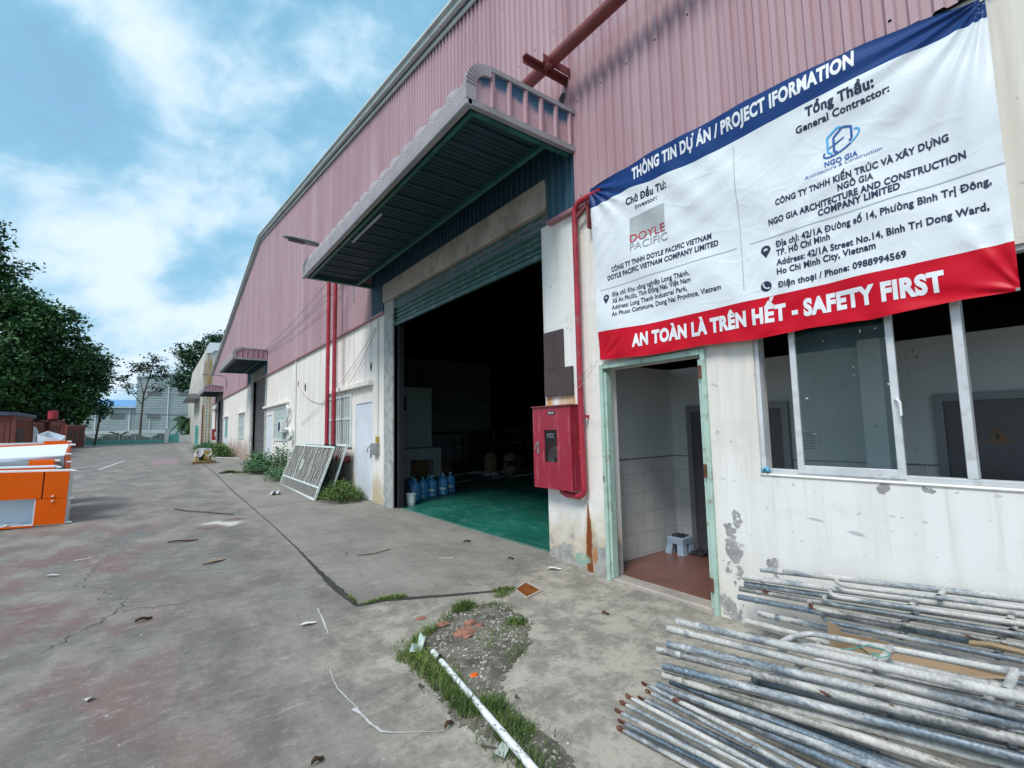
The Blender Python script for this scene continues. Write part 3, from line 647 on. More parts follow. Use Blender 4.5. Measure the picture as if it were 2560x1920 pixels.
# cladding ---------------------------------------------------------
PIT = 0.125
CANS = [(3.97, 10.75, 5.42, 4.25), (23.75, 29.45, 5.36, 4.25), (41.3, 47.0, 5.15, 4.25)]
def clad(b, y0, y1, zb, zt):
    """corrugated sheet between y0 and y1; zb, zt are functions of y"""
    prof = ((0.0, 0.0), (0.050, 0.0), (0.062, -0.030), (0.106, -0.030)); P = []
    k = math.floor(y0/PIT)
    while k*PIT < y1:
        for o, d in prof:
            yy = k*PIT+o
            if y0 <= yy <= y1: P.append((yy, d))
        k += 1
    if P[0][0] > y0: P.insert(0, (y0, 0.0))
    if P[-1][0] < y1: P.append((y1, 0.0))
    for yy, d in P: b.v += [(WX-0.03+d, yy, zb(yy)), (WX-0.03+d, yy, zt(yy))]
    n0 = len(b.v)-2*len(P)
    for i in range(len(P)-1): b.f.append((n0+2*i, n0+2*i+1, n0+2*i+3, n0+2*i+2))
b = MB()
top = lambda y: ridge(y)-0.16
segs = [(YN, 3.97, 4.25)]
last = 3.97
for y0, y1, zt_, zb_ in CANS:
    if y0 > last: segs.append((last, y0, 4.25))
    segs.append((y0, y1, zt_)); last = y1
segs.append((last, YF, 4.25))
for y0, y1, zb_ in segs: clad(b, y0, y1, (lambda y, q=zb_: q), top)
pc = b.build('pink_cladding', M['clad'], fac_)
b = MB(); r_s = random.Random(12)
for zz in (4.36, 5.55, 6.75, 7.95, 9.15):
    for k in range(-8, 70):
        yy = k*0.375+0.086
        if zz < top(yy)-0.1 and not any(y0 <= yy <= y1 and zz < zt_ for y0, y1, zt_, _ in CANS) and r_s.random() < .8:
            q = r_s.uniform(-.01, .01); b.box(WX-0.060, WX-0.053, yy-.010, yy+.010, zz+q-.010, zz+q+.010)
sc_ = b.build('screw_heads', M['rust'], pc); sc_['kind'] = 'stuff'
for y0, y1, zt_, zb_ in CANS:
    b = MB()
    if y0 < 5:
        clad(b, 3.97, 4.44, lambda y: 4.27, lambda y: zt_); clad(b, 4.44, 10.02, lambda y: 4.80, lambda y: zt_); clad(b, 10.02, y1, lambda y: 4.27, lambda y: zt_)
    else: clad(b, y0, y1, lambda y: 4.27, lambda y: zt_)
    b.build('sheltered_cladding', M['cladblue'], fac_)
b = MB()
for y0, y1 in ((1.5, 4.46), (10.02, 24.3), (27.8, 41.3), (45.05, YF)): b.box(WX-0.075, WX+0.02, y0, y1, 4.215, 4.268)
b.build('flashing', M['flash'], fac_, bevel=0.006)
# inside skin, gable backing, roof, end walls
b = MB()
b.add([(WX+0.02, YN, 4.25), (WX+0.02, YF, 4.25), (WX+0.02, YF, top(YF)), (WX+0.02, 26.3, top(26.3)), (WX+0.02, YN, top(YN))], [(0, 1, 2, 3, 4)])
b.build('gable_lining', M['inroof'], fac_)
b = MB()
for ya, yb in ((YN-0.3, 26.3), (26.3, YF+0.3)):
    b.prism([(WX-0.12, ya, ridge(ya)-0.05), (WX-0.12, yb, ridge(yb)-0.05), (WX-0.12, yb, ridge(yb)-0.16), (WX-0.12, ya, ridge(ya)-0.16)], (38, 0, 0))
b.build('roof', M['inroof'], fac_)
b = MB()
for ya, yb in ((YN-0.3, 26.3), (26.3, YF+0.3)):
    b.prism([(WX-0.20, ya, ridge(ya)), (WX-0.20, yb, ridge(yb)), (WX-0.20, yb, ridge(yb)-0.13), (WX-0.20, ya, ridge(ya)-0.13)], (0.12, 0, 0))
    b.prism([(WX-0.26, ya, ridge(ya)+0.02), (WX-0.26, yb, ridge(yb)+0.02), (WX-0.26, yb, ridge(yb)-0.03), (WX-0.26, ya, ridge(ya)-0.03)], (0.30, 0, 0))
    b.prism([(WX-0.10, ya, ridge(ya)-0.10), (WX-0.10, yb, ridge(yb)-0.10), (WX-0.10, yb, ridge(yb)-0.24), (WX-0.10, ya, ridge(ya)-0.24)], (0.03, 0, 0))
b.build('roof_trim', M['trim'], fac_)
b = MB()
b.box(WX, 42, YN-0.2, YN, -0.3, 8.0); b.box(41.8, 42, YN, YF, -0.3, 12); b.box(WX+0.02, 42, YF, YF+0.2, -0.3, 7.2)
b.build('end_wall', M['innerwall'], fac_)
b = MB(); b.box(4.10, 41.8, 4.06, YF, -0.11, 0.006); b.build('warehouse_floor', M['green'], fac_)
b = MB(); b.box(7.9, 14.9, 21.9, 22.1, 0.006, 5.2)
b.build('partition_wall', M['innerwall'], fac_)
b = MB(); b.box(7.9, 14.9, 21.86, 21.90, 1.38, 1.50); b.build('wall_rail', M['dark'], fac_)
# concrete portal around the main doorway
b = MB()
b.box(3.99, 4.26, 9.54, 10.02, -0.05, 4.44)
b.build('door_jamb', M['jamb'], fac_, bevel=0.015)
b = MB(); b.box(3.955, 4.28, 4.48, 10.03, 4.44, 4.86); b.build('lintel', M['beam'], fac_, bevel=0.02)
def slats(y0, y1, z0, z1, x, pitch, depth):
    b = MB(); n = int(round((z1-z0)/pitch)); pr = []
    for i in range(n):
        z = z0+(z1-z0)*i/n; h = (z1-z0)/n
        pr += [(x, z), (x-depth, z+h*0.25), (x-depth, z+h*0.65), (x, z+h*0.93)]
    pr.append((x, z1))
    for i, (px_, pz) in enumerate(pr): b.v += [(px_, y0, pz), (px_, y1, pz)]
    for i in range(len(pr)-1): b.f.append((2*i, 2*i+1, 2*i+3, 2*i+2))
    return b
sh = slats(4.65, 9.54, 3.92, 4.46, 4.075, 0.09, 0.028).build('roller_shutter', M['shutterg'], fac_)
b = MB(); b.box(4.03, 4.09, 4.66, 9.53, 3.84, 3.92); b.build('bottom_bar', M['shutterg'], sh, bevel=0.01)
MB().box(4.09, 4.20, 9.42, 9.50, 0, 4.44).build('shutter_guide', M['dark'], fac_); MB().box(4.10, 4.22, 4.652, 4.70, 0, 4.44).build('shutter_guide', M['dark'], fac_)
# two farther roller shutters with their portals
for ya, yb, zb in ((24.35, 27.75, 0.14), (41.35, 45.0, 0.3)):
    slats(ya, yb, zb, 4.26, 4.15, 0.11, 0.03).build('roller_shutter', M['shutterd'], fac_)
    b = MB(); b.box(3.97, 4.2, ya-0.0, yb+0.0, 4.255, 4.75); b.build('lintel', M['beam'], fac_, bevel=0.02)
    MB().box(3.95, 4.2, yb, yb+0.5, 0, 4.75).build('door_jamb', M['jamb'], fac_, bevel=0.015); MB().box(3.99, 4.2, ya-0.28, ya, 0, 4.75).build('door_jamb', M['jamb'], fac_, bevel=0.015)

# ---- canopies
def canopy(y0, y1, xf, zb, zw, step, detail=True, panelmat='endpanel'):
    """hood over a doorway: rounded crimped front, ribbed end panels, flat soffit"""
    root = MB()
    zt = zb + 0.46
    prof = [(WX-0.03, zw), (xf+0.27, zt)]
    cx_, cz_, R = xf+0.24, zt-0.24, 0.24
    N = 18
    for k in range(N+1):
        a = pi/2 + (pi/2)*k/N
        rr = R - (0.006 if k % 2 else 0.0)
        prof.append((cx_+rr*cos(a), cz_+rr*sin(a)))
    prof.append((xf, zb+0.04))
    ys_ = []
    y = y0
    while y < y1-0.01:
        ys_ += [(y, 1), (y+0.05, 1), (y+0.075, 0), (min(y+step-0.025, y1), 0)]; y += step
    ys_.append((y1, 1))
    nrm = []
    for i, (px_, pz) in enumerate(prof):
        a, c = prof[max(i-1, 0)], prof[min(i+1, len(prof)-1)]
        t = Vector((c[0]-a[0], c[1]-a[1])).normalized(); nrm.append((t.y, -t.x))
    for yy, up in ys_:
        for (px_, pz), (nx_, nz_) in zip(prof, nrm):
            s_ = 0.040 if up else 0.0
            root.v.append((px_+nx_*s_*1.0, yy, pz+nz_*s_))
    n = len(prof)
    for i in range(len(ys_)-1):
        for k in range(n-1): root.f.append((i*n+k, i*n+k+1, (i+1)*n+k+1, (i+1)*n+k))
    can = root.build('canopy', M['cansheet'], fac_)
    b = MB(); b.box(xf-0.05, xf+0.03, y0-0.03, y1+0.03, zb-0.03, zb+0.05); b.build('front_fascia', M['cantrim'], can, bevel=0.008)
    for ye, sg in ((y0, -1), (y1, 1)):
        poly = [(px_+nx_*0.045, ye+sg*0.002, pz+nz_*0.045) for (px_, pz), (nx_, nz_) in zip(prof, nrm)] + [(WX-0.03, ye, zb+0.02)]
        b = MB(); b.prism(poly, (0, -sg*0.02, 0)); ep = b.build('end_panel', M[panelmat], can)
        b = MB()
        O_ = [(px_+nx_*0.052, pz+nz_*0.052) for (px_, pz), (nx_, nz_) in zip(prof[1:], nrm[1:])]; I_ = [(px_-nx_*0.075, pz-nz_*0.075) for (px_, pz), (nx_, nz_) in zip(prof[1:], nrm[1:])]
        for k in range(len(O_)-1):
            dd = 0.006 if k % 2 else 0.0
            b.prism([(O_[k][0], ye+sg*(0.040-dd), O_[k][1]), (O_[k+1][0], ye+sg*(0.040-dd), O_[k+1][1]), (I_[k+1][0], ye+sg*(0.040-dd), I_[k+1][1]), (I_[k][0], ye+sg*(0.040-dd), I_[k][1])], (0, -sg*0.07, 0))
        b.build('rim_trim', M['cansheet'], ep)
        b = MB()
        nr = 6; 
        for k in range(nr):
            x_ = xf+0.30 + (WX-0.10-xf-0.30)*k/(nr-1)
            zt_ = 0.04+zt+(zw-zt)*(x_-xf-0.27)/(WX-0.03-xf-0.27)
            b.prism([(x_-0.035, ye+sg*0.001, zb+0.06), (x_+0.035, ye+sg*0.001, zb+0.06), (x_+0.016, ye+sg*0.03, zb+0.06), (x_-0.016, ye+sg*0.03, zb+0.06)], (0, 0, zt_-zb-0.10))
        b.build('panel_rib', M['endpink'], ep)
        b = MB(); b.box(xf-0.02, WX-0.05, ye-0.03, ye+0.035, zb-0.015, zb+0.055)
        pl = [(px_-0.0, ye+sg*0.035, pz+0.06) for px_, pz in prof[:1]] + [(xf+0.24, ye+sg*0.035, zt+0.06), (xf+0.24, ye+sg*0.035, zt+0.005), (WX-0.03, ye+sg*0.035, zw+0.005)]
        b.prism(pl, (0, -sg*0.06, 0)); b.build('edge_trim', M['cantrim'], ep)
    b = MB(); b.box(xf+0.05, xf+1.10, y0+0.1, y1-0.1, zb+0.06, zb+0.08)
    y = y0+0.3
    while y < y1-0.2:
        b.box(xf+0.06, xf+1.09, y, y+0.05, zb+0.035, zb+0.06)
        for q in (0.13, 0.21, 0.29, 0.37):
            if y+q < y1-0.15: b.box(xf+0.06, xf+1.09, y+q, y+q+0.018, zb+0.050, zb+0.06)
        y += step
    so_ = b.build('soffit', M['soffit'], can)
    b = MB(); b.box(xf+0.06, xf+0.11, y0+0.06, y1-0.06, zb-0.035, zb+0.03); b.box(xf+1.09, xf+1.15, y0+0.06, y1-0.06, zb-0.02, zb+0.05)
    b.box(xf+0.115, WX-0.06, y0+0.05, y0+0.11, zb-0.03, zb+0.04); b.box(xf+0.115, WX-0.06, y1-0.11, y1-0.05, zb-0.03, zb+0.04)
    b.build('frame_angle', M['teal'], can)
    return can
can = canopy(3.95, 10.75, 2.48, 4.97, 5.44, 0.40)
b = MB(); b.tube([(2.64, 6.75, 4.90), (2.64, 8.06, 4.90)], 0.02, 8); b.build('tube_lamp', M['tubelamp'], can)
canopy(23.75, 29.45, 2.63, 4.90, 5.34, 0.42, panelmat='endpink')
canopy(41.3, 47.0, 2.76, 4.78, 5.13, 0.45, panelmat='endpink')

# ---- doors and windows
def flat_door(y0, y1, z0, z1, x, m, frame=True):
    b = MB(); b.box(x, x+0.04, y0+0.03, y1-0.03, z0, z1-0.02); d = b.build('door', M[m], fac_, bevel=0.004)
    if frame:
        f = MB(); f.box(x-0.02, x+0.05, y0, y0+0.03, z0, z1); f.box(x-0.02, x+0.05, y1-0.03, y1, z0, z1); f.box(x-0.02, x+0.05, y0+0.03, y1-0.03, z1-0.018, z1+0.01)
        f.build('door_frame', M[m], d)
    return d
d = flat_door(10.77, 11.92, 0.01, 2.30, 4.045, 'whitedoor')
b = MB(); b.box(4.02, 4.05, 10.86, 10.92, 1.0, 1.18); b.build('handle', M['grey'], d)
flat_door(22.7, 23.95, 0.1, 2.40, 4.05, 'whitedoor')
d = flat_door(38.4, 40.2, 0.25, 2.75, 4.05, 'whitedoor')
b = MB(); b.box(4.03, 4.05, 38.55, 40.05, 1.4, 2.6); b.build('pane', M['tealpane'], d)
def barred(y0, y1, z0, z1, pane, n, ledge=True, lx=(0, 0)):
    b = MB(); b.box(4.12, 4.14, y0, y1, z0, z1); wd = b.build('window', M[pane], fac_)
    f = MB(); w_ = 0.06
    f.box(3.99, 4.05, y0, y0+w_, z0, z1); f.box(3.99, 4.05, y1-w_, y1, z0, z1); f.box(3.99, 4.05, y0+w_, y1-w_, z0, z0+w_); f.box(3.99, 4.05, y0+w_, y1-w_, z1-w_, z1)
    f.box(3.995, 4.045, y0+w_, y1-w_, z0+(z1-z0)*0.52, z0+(z1-z0)*0.52+0.05)
    f.build('frame', M['grille'], wd)
    g = MB()
    for i in range(n):
        yy = y0+w_+(y1-y0-2*w_)*(i+0.5)/n; g.box(4.005, 4.035, yy-0.028, yy+0.028, z0+w_, z1-w_)
    g.build('bars', M['grille'], wd)
    return wd
barred(12.2, 14.2, 1.2, 2.57, 'dark', 12)
barred(19.65, 22.2, 1.29, 2.65, 'tealpane', 18)
barred(30.7, 32.9, 1.33, 2.70, 'tealpane', 12)
for ya, yb, za, zb in ((10.74, 14.3, 2.67, 2.79), (19.5, 24.3, 2.72, 2.82), (30.5, 33.1, 2.78, 2.88), (38.2, 40.5, 2.8, 2.9)): MB().box(3.90, WX, ya, yb, za, zb).build('drip_ledge', M['plaster'], fac_, bevel=0.01)

# ---- guard room: pale green door frame, aluminium sliding window, inside
b = MB()
b.box(3.995, 4.12, 3.635, 3.682, -0.07, 2.295); b.box(3.995, 4.12, 2.388, 2.435, -0.08, 2.295); b.box(3.995, 4.12, 2.435, 3.635, 2.24, 2.295)
fr = b.build('door_frame', M['greenframe'], fac_, bevel=0.006)
for ya, yb in ((3.60, 3.63), (2.44, 2.47)): MB().box(4.02, 4.10, ya, yb, -0.03, 2.2).build('door_stop', M['greenframe'], fr)
for z in (0.12, 1.12, 2.02): MB().box(3.988, 4.06, 2.420, 2.450, z, z+0.12).build('hinge', M['rust'], fr)
b = MB(); b.box(3.982, 3.986, 3.645, 3.67, 1.0, 1.06); b.build('strike_plate', M['grey'], fr)
b = MB(); b.box(4.02, 4.28, 2.40, 3.66, -0.12, -0.035); b.build('door_sill', M['beam'], fac_, bevel=0.012)
win = MB(); 
win.box(4.05, 4.13, 1.925, 1.96, 1.19, 2.62); win.box(4.05, 4.13, -1.6, 1.925, 1.19, 1.225); win.box(4.05, 4.13, -1.6, 1.925, 2.585, 2.62)
for y in (0.655, -0.65): win.box(4.05, 4.13, y, y+0.05, 1.225, 2.585)
wf = win.build('sliding_window', M['alu'], fac_, bevel=0.004)
def sash(y0, y1, x, handle):
    f = MB(); f.box(x, x+0.03, y0, y0+0.045, 1.20, 2.58); f.box(x, x+0.03, y1-0.045, y1, 1.20, 2.58); f.box(x, x+0.03, y0+0.045, y1-0.045, 1.20, 1.265); f.box(x, x+0.03, y0+0.045, y1-0.045, 2.53, 2.58)
    s_ = f.build('sash', M['alu'], wf, bevel=0.004)
    g = MB(); g.box(x+0.012, x+0.018, y0+0.045, y1-0.045, 1.265, 2.53); g.build('pane', M['glass'], s_)
    if handle:
        h = MB(); h.tube([(x-0.002, y0+0.02, 1.74), (x-0.03, y0+0.005, 1.74), (x-0.035, y0-0.012, 1.72), (x-0.035, y0-0.012, 1.63)], 0.008, 8); h.build('handle', M['white'], s_)
sash(1.005, 1.68, 4.042, True)
sash(-1.55, -0.65, 4.042, False)
b = MB(); b.box(4.018, 4.05, -1.7, 1.97, 1.165, 1.19); b.build('window_sill', M['plaster'], fac_, bevel=0.01)
# inside of the guard room
b = MB(); b.box(W1, 5.72, 3.95, 4.06, 1.18, 2.36); b.box(5.72, 5.82, -4, 4.06, 1.18, 2.36); b.box(W1, 5.82, -4.1, -4, -0.1, 2.36)
b.build('room_wall', M['roomwall'], fac_)
b = MB(); b.box(W1, 5.72, 3.95, 4.06, -0.1, 1.18); b.box(5.72, 5.82, -4, 4.06, -0.1, 1.18); b.build('tiled_dado', M['walltile'], fac_)
b = MB(); b.box(W1, 5.72, 3.943, 3.95, 1.175, 1.19); b.box(5.713, 5.72, -4, 3.943, 1.175, 1.19); b.build('dado_trim', M['grey'], fac_)
b = MB(); b.box(4.20, 5.80, -4, 4.0, -0.119, -0.03); b.build('room_floor', M['floortile'], fac_)
b = MB(); b.box(5.30, 5.48, 1.42, 1.60, -0.03, 2.36); b.build('room_pillar', M['roomwall'], fac_)
def room_door(y0, y1, z1):
    b = MB(); b.box(5.69, 5.72, y0+0.07, y1-0.07, -0.03, z1-0.07); d = b.build('inner_door', M['shutterd'], fac_)
    f = MB(); f.box(5.67, 5.73, y0, y0+0.07, -0.03, z1); f.box(5.67, 5.73, y1-0.07, y1, -0.03, z1); f.box(5.67, 5.73, y0+0.07, y1-0.07, z1-0.07, z1)
    f.build('frame', M['lampgrey'], d)
room_door(2.42, 3.70, 1.84); room_door(-0.35, 1.17, 1.83)
b = MB(); b.box(5.712, 5.719, 2.45, 2.70, 1.30, 1.60); b.build('paper_notice', M['paper'], fac_) if False else None

# things fixed on the factory wall or standing by it ------------------
t = thing('wall_notice', 'sheet of paper with small print taped inside beside the inner door', 'notice', (5.716, 2.25, 1.4))
b = MB(); b.box(5.714, 5.719, 2.14, 2.36, 1.28, 1.55); b.build('sheet', M['paper'], t)
b = MB()
for k in range(9): b.box(5.711, 5.7138, 2.17+0.01*(k % 3), 2.33, 1.31+0.022*k, 1.314+0.022*k)
b.build('print', M['inknavy'], t)
t = thing('warning_sign', 'small brown triangular hazard sign on the grey door behind the window', 'sign', (5.685, 0.77, 1.45))
b = MB(); b.prism([(5.688, 0.85, 1.39), (5.688, 0.69, 1.39), (5.688, 0.77, 1.53)], (-0.005, 0, 0)); b.build('plate', mat('sign_amber', (0.20, 0.125, 0.07), 0.6), t)
b = MB(); b.prism([(5.682, 0.785, 1.405), (5.682, 0.778, 1.44), (5.682, 0.79, 1.44), (5.682, 0.768, 1.495), (5.682, 0.773, 1.452), (5.682, 0.757, 1.452)], (-0.003, 0, 0)); b.build('bolt_symbol', M['black'], t)
# ================================================================== PIPES, CABINET, LAMPS ON THE WALL
def arc(c, r, a0, a1, n, plane):
    out = []
    for i in range(n+1):
        a = a0+(a1-a0)*i/n
        u, v = r*cos(a), r*sin(a)
        out.append((c[0], c[1]+u, c[2]+v) if plane == 'yz' else (c[0]+u, c[1], c[2]+v) if plane == 'xz' else (c[0]+u, c[1]+v, c[2]))
    return out
# sprinkler main high on the cladding, dropping in the twin risers beyond the canopy
t = thing('sprinkler_main', 'thick faded red pipe running high along the pink cladding behind the canopy', 'pipe', (3.70, 4, 6.05))
b = MB(); b.tube([(3.70, -5.5, 6.05), (3.70, 13.0, 6.05)], 0.075, 16); b.build('pipe', M['redold'], t, smooth=True)
for y in (4.02, -2.2, 10.9):
    b = MB(); b.obox((3.66, y, 5.965), (0.36, 0, 0), (0, 0.03, 0), (0, 0, 0.008)); b.obox((3.66, y+0.03, 5.93), (0.36, 0, 0), (0, 0.005, 0), (0, 0, 0.045))
    b.obox((3.80, y-0.05, 6.02), (0.25, 0, 0), (0, 0.006, 0), (0, 0, 0.05)); b.obox((3.62, y, 5.94), (0.03, 0, 0), (0, 0.09, 0), (0, 0, 0.02))
    br = b.build('bracket', M['redold'], t)
    b = MB(); b.tube(arc((3.70, y+0.02, 6.05), 0.085, -0.2, pi+0.2, 12, 'xz'), 0.008, 6); b.build('pipe_clamp', M['rust'], br)
t = thing('cladding_hole', 'torn dark hole with a rust run in the pink cladding under the pipe bracket', 'hole', (3.975, 4.10, 5.72))
b = MB(); b.prism([(3.972, 4.10+0.05*cos(a)*(1+0.25*sin(3*a)), 5.74+0.085*sin(a)) for a in [2*pi*k/14 for k in range(14)]], (-0.004, 0, 0)); b.build('opening', M['dark'], t)
b = MB(); b.prism([(3.972, 4.107, 5.67), (3.972, 4.125, 5.67), (3.972, 4.118, 5.32), (3.972, 4.112, 5.32)], (-0.003, 0, 0)); b.build('rust_run', M['rust'], t)
for y, tx in ((13.46, 'left'), (12.86, 'right')):
    t = thing('riser_pipe', 'tall red riser pipe with peeling paint, the %s of the pair beside the barred window' % tx, 'pipe', (3.75, y, 1.2), 'red riser pipes')
    b = MB(); b.tube([(3.75, y, 1.28), (3.75, y, 5.95)], 0.054, 16); b.build('pipe', M['red'], t, smooth=True)
    b = MB(); b.lathe((3.75, y, 1.18), [(0.10, 0), (0.10, 0.04), (0.065, 0.05), (0.065, 0.10)], 16); b.build('flange', M['black'], t, smooth=True)
    b = MB(); b.tube([(3.75, y, 1.18), (3.75, y, 0.9), (3.82, y, 0.82), (4.04, y, 0.8)], 0.06, 14); b.build('elbow', M['redold'], t, smooth=True)
t = thing('pipe_stub', 'short thick red pipe stub sticking out below the two risers', 'pipe', (3.8, 12.39, 0.89))
b = MB(); b.tube([(4.03, 12.39, 0.89), (3.72, 12.39, 0.89)], 0.09, 14, hollow=0.05); b.lathe((3.70, 12.39, 0.89), [(0.125, 0), (0.125, 0.03)], 14, 'x'); b.build('stub', M['redold'], t, smooth=True)
# hose pipe beside the main doorway
t = thing('hydrant_pipe', 'narrow red pipe bending from behind the banner down to the hose cabinet', 'pipe', (3.955, 3.93, 0.8))
path = [(3.955, 3.50, 4.28), (3.955, 3.80, 4.28)] + arc((3.955, 3.82, 4.16), 0.12, pi/2, 0, 6, 'yz') + [(3.955, 3.94, 3.0), (3.955, 3.945, 1.6), (3.955, 3.935, 0.92)]
path += arc((3.955, 4.035, 0.90), 0.10, pi, 1.5*pi, 6, 'yz') + [(3.955, 4.22, 0.80), (3.955, 4.30, 0.83), (3.955, 4.33, 0.90)]
b = MB(); b.tube(path, 0.035, 14); b.build('pipe', M['red'], t, smooth=True)
b = MB(); b.lathe((3.955, 3.945, 1.28), [(0.041, 0), (0.041, 0.05)], 14); b.box(3.93, 4.03, 3.885, 3.90, 1.70, 1.735); b.build('coupling', M['red'], t)
b = MB(); b.box(3.93, 4.03, 3.695, 3.72, 3.90, 4.22); b.obox((3.95, 3.79, 4.15), (0.02, 0, 0), (0, 0.10, -0.05), (0, 0.008, 0.016)); b.build('bracket', M['redold'], t)
# hose cabinet
t = thing('hose_cabinet', 'red fire hose cabinet with a small window hung beside the main doorway', 'fire cabinet', (3.87, 4.37, 0.86))
X0, X1, Y0, Y1, Z0, Z1 = 3.865, 4.028, 4.03, 4.72, 0.86, 1.85
b = MB(); b.box(X0+0.02, X1, Y0, Y1, Z0, Z0+0.012); b.box(X0+0.02, X1, Y0, Y1, Z1-0.012, Z1); b.box(X0+0.02, X1, Y0, Y0+0.012, Z0+0.012, Z1-0.012); b.box(X0+0.02, X1, Y1-0.012, Y1, Z0+0.012, Z1-0.012); b.box(X1-0.012, X1, Y0+0.012, Y1-0.012, Z0+0.012, Z1-0.012)
b.build('case', M['redtop'], t)
b = MB(); b.box(X0-0.02, X1, Y0-0.012, Y1+0.014, Z1, Z1+0.018); b.build('lid', M['redold'], t, bevel=0.004)
wy0, wy1, wz0, wz1 = 4.275, 4.505, 1.18, 1.57
b = MB(); b.box(X0, X0+0.02, Y0, wy0, Z0, Z1); b.box(X0, X0+0.02, wy1, Y1, Z0, Z1); b.box(X0, X0+0.02, wy0, wy1, Z0, wz0); b.box(X0, X0+0.02, wy0, wy1, wz1, Z1)
d = d_cab = b.build('door', M['redtop'], t)
b = MB(); b.box(X0+0.008, X0+0.012, wy0, wy1, wz0, wz1); b.build('pane', M['cabglass'], d)
b = MB(); b.box(X0-0.004, X0, 4.30, 4.43, 1.755, 1.80); pl = b.build('name_plate', M['black'], d)
b = MB(); b.tube([(X0, 4.62, 1.40), (X0-0.035, 4.62, 1.40), (X0-0.035, 4.64, 1.36), (X0-0.03, 4.66, 1.33)], 0.008, 8); b.box(X0-0.012, X0, 4.61, 4.635, 1.28, 1.43); b.build('handle', M['grey'], d)
b = MB()
for k in range(6):
    r_ = 0.05+0.022*k; b.tube(arc((3.94, 4.37, 1.20), r_, 0, 2*pi, 20, 'yz'), 0.011, 6)
b.build('hose_reel', M['grey'], t)
b = MB(); b.box(4.005, 4.016, 4.05, 4.70, 0.88, 1.83); b.build('back_board', M['redold'], t)
# brown plates over the cabinet
t = tag(MB().box(4.005, 4.026, 4.27, 4.63, 2.34, 2.82).build('cover_plate', M['brownplate']), 'tall dark brown steel plate on the white pillar, the upper of two', 'plate', 'brown plates above the hose cabinet')
t = tag(MB().box(3.995, 4.02, 4.115, 4.625, 1.99, 2.335).build('cover_plate', M['brownplate']), 'square dark brown plate on the pillar just above the red cabinet', 'plate', 'brown plates above the hose cabinet')

# street lamps
t = thing('wall_lamp', 'grey street lamp reaching out past the far end of the big canopy', 'street lamp', (4.0, 12.0, 4.95))
b = MB(); b.tube([(3.97, 12.0, 4.94), (3.97, 12.0, 6.1), (3.9, 12.03, 6.2), (3.1, 12.07, 6.27)], 0.03, 10); b.build('arm', M['lampgrey'], t, smooth=True)
def lamp_head(p0, p1, wd, t):
    p0, p1 = Vector(p0), Vector(p1); ax = (p1-p0); up = Vector((0, 0, 1)); sd_ = ax.cross(up).normalized(); nn = sd_.cross(ax).normalized()
    b = MB(); n = 12; sec = 10
    for i in range(n+1):
        f = i/n; wv = wd*(0.35+0.65*sin(pi*min(1, 0.18+f*0.80))**0.8) if f < 1 else wd*0.2
        for k in range(sec):
            a = 2*pi*k/sec; b.v.append(p0+ax*f + sd_*cos(a)*wv + nn*(sin(a)*wv*0.45 if sin(a) > 0 else sin(a)*wv*0.28))
    for i in range(n):
        for k in range(sec): b.f.append((i*sec+k, i*sec+(k+1) % sec, (i+1)*sec+(k+1) % sec, (i+1)*sec+k))
    b.f.append(tuple(range(sec))); b.f.append(tuple(range(n*sec, (n+1)*sec)))
    h = b.build('lamp_head', M['lampgrey'], t, smooth=True)
    b = MB(); b.obox(p0+ax*0.62-nn*wd*0.26, ax*0.22, sd_*wd*0.55, nn*0.012); b.build('lens', M['black'], h)
lamp_head((3.10, 12.08, 6.27), (2.28, 12.1, 6.32), 0.15, t)
t = thing('wall_lamp', 'thin lamp arm arching from the far pink wall above the third canopy', 'street lamp', (3.97, 39.2, 4.8))
b = MB(); b.tube([(3.95, 39.2, 4.8), (3.95, 39.2, 5.35), (3.88, 39.2, 5.6), (3.65, 39.2, 5.75), (3.3, 39.2, 5.78), (2.95, 39.2, 5.80)], 0.03, 8); b.build('arm', M['lampgrey'], t, smooth=True)
lamp_head((2.95, 39.2, 5.80), (2.45, 39.2, 5.80), 0.10, t)

# small fittings on the far wall
t = thing('conduit', 'thin vertical white conduit on the cream wall right of the white door', 'conduit', (4.0, 10.42, 1.5))
b = MB(); b.tube([(4.01, 10.42, 1.48), (4.01, 10.43, 4.2)], 0.014, 8); b.build('tube', M['offwhite'], t)
b = MB(); b.box(3.99, 4.028, 10.36, 10.50, 1.34, 1.48); b.build('outlet_box', M['yellow'], t)
t = thing('switch_box', 'grey metal switch box with a lever beside the white door', 'switch box', (3.95, 10.5, 1.1))
b = MB(); b.box(3.93, 4.03, 10.34, 10.60, 1.07, 1.33); b.build('case', M['grey'], t, bevel=0.008)
b = MB(); b.box(3.95, 3.99, 10.60, 10.72, 1.16, 1.30); b.tube([(3.96, 10.70, 1.28), (3.92, 10.78, 1.22), (3.91, 10.82, 1.12)], 0.012, 6); b.build('lever', M['grey'], t)
t = thing('conduit', 'vertical white pipe on the cream wall between the risers and the air conditioner', 'conduit', (4.0, 18.3, 1.2))
b = MB(); b.tube([(4.0, 18.28, 0.1), (4.0, 18.34, 4.4)], 0.025, 8); b.build('tube', M['offwhite'], t)
t = thing('air_conditioner', 'white outdoor air conditioner unit on the barred far window with a bent drain pipe', 'air conditioner', (3.9, 19.9, 1.6))
b = MB(); b.box(3.79, 4.0, 19.6, 20.3, 1.61, 2.09); b.build('case', M['offwhite'], t, bevel=0.02)
b = MB(); b.lathe((3.775, 19.97, 1.85), [(0.0, 0.012), (0.20, 0.012), (0.21, 0.016)], 20, 'x'); b.build('fan_grille', mat('fan_blue', (0.03, 0.06, 0.12), 0.5), t)
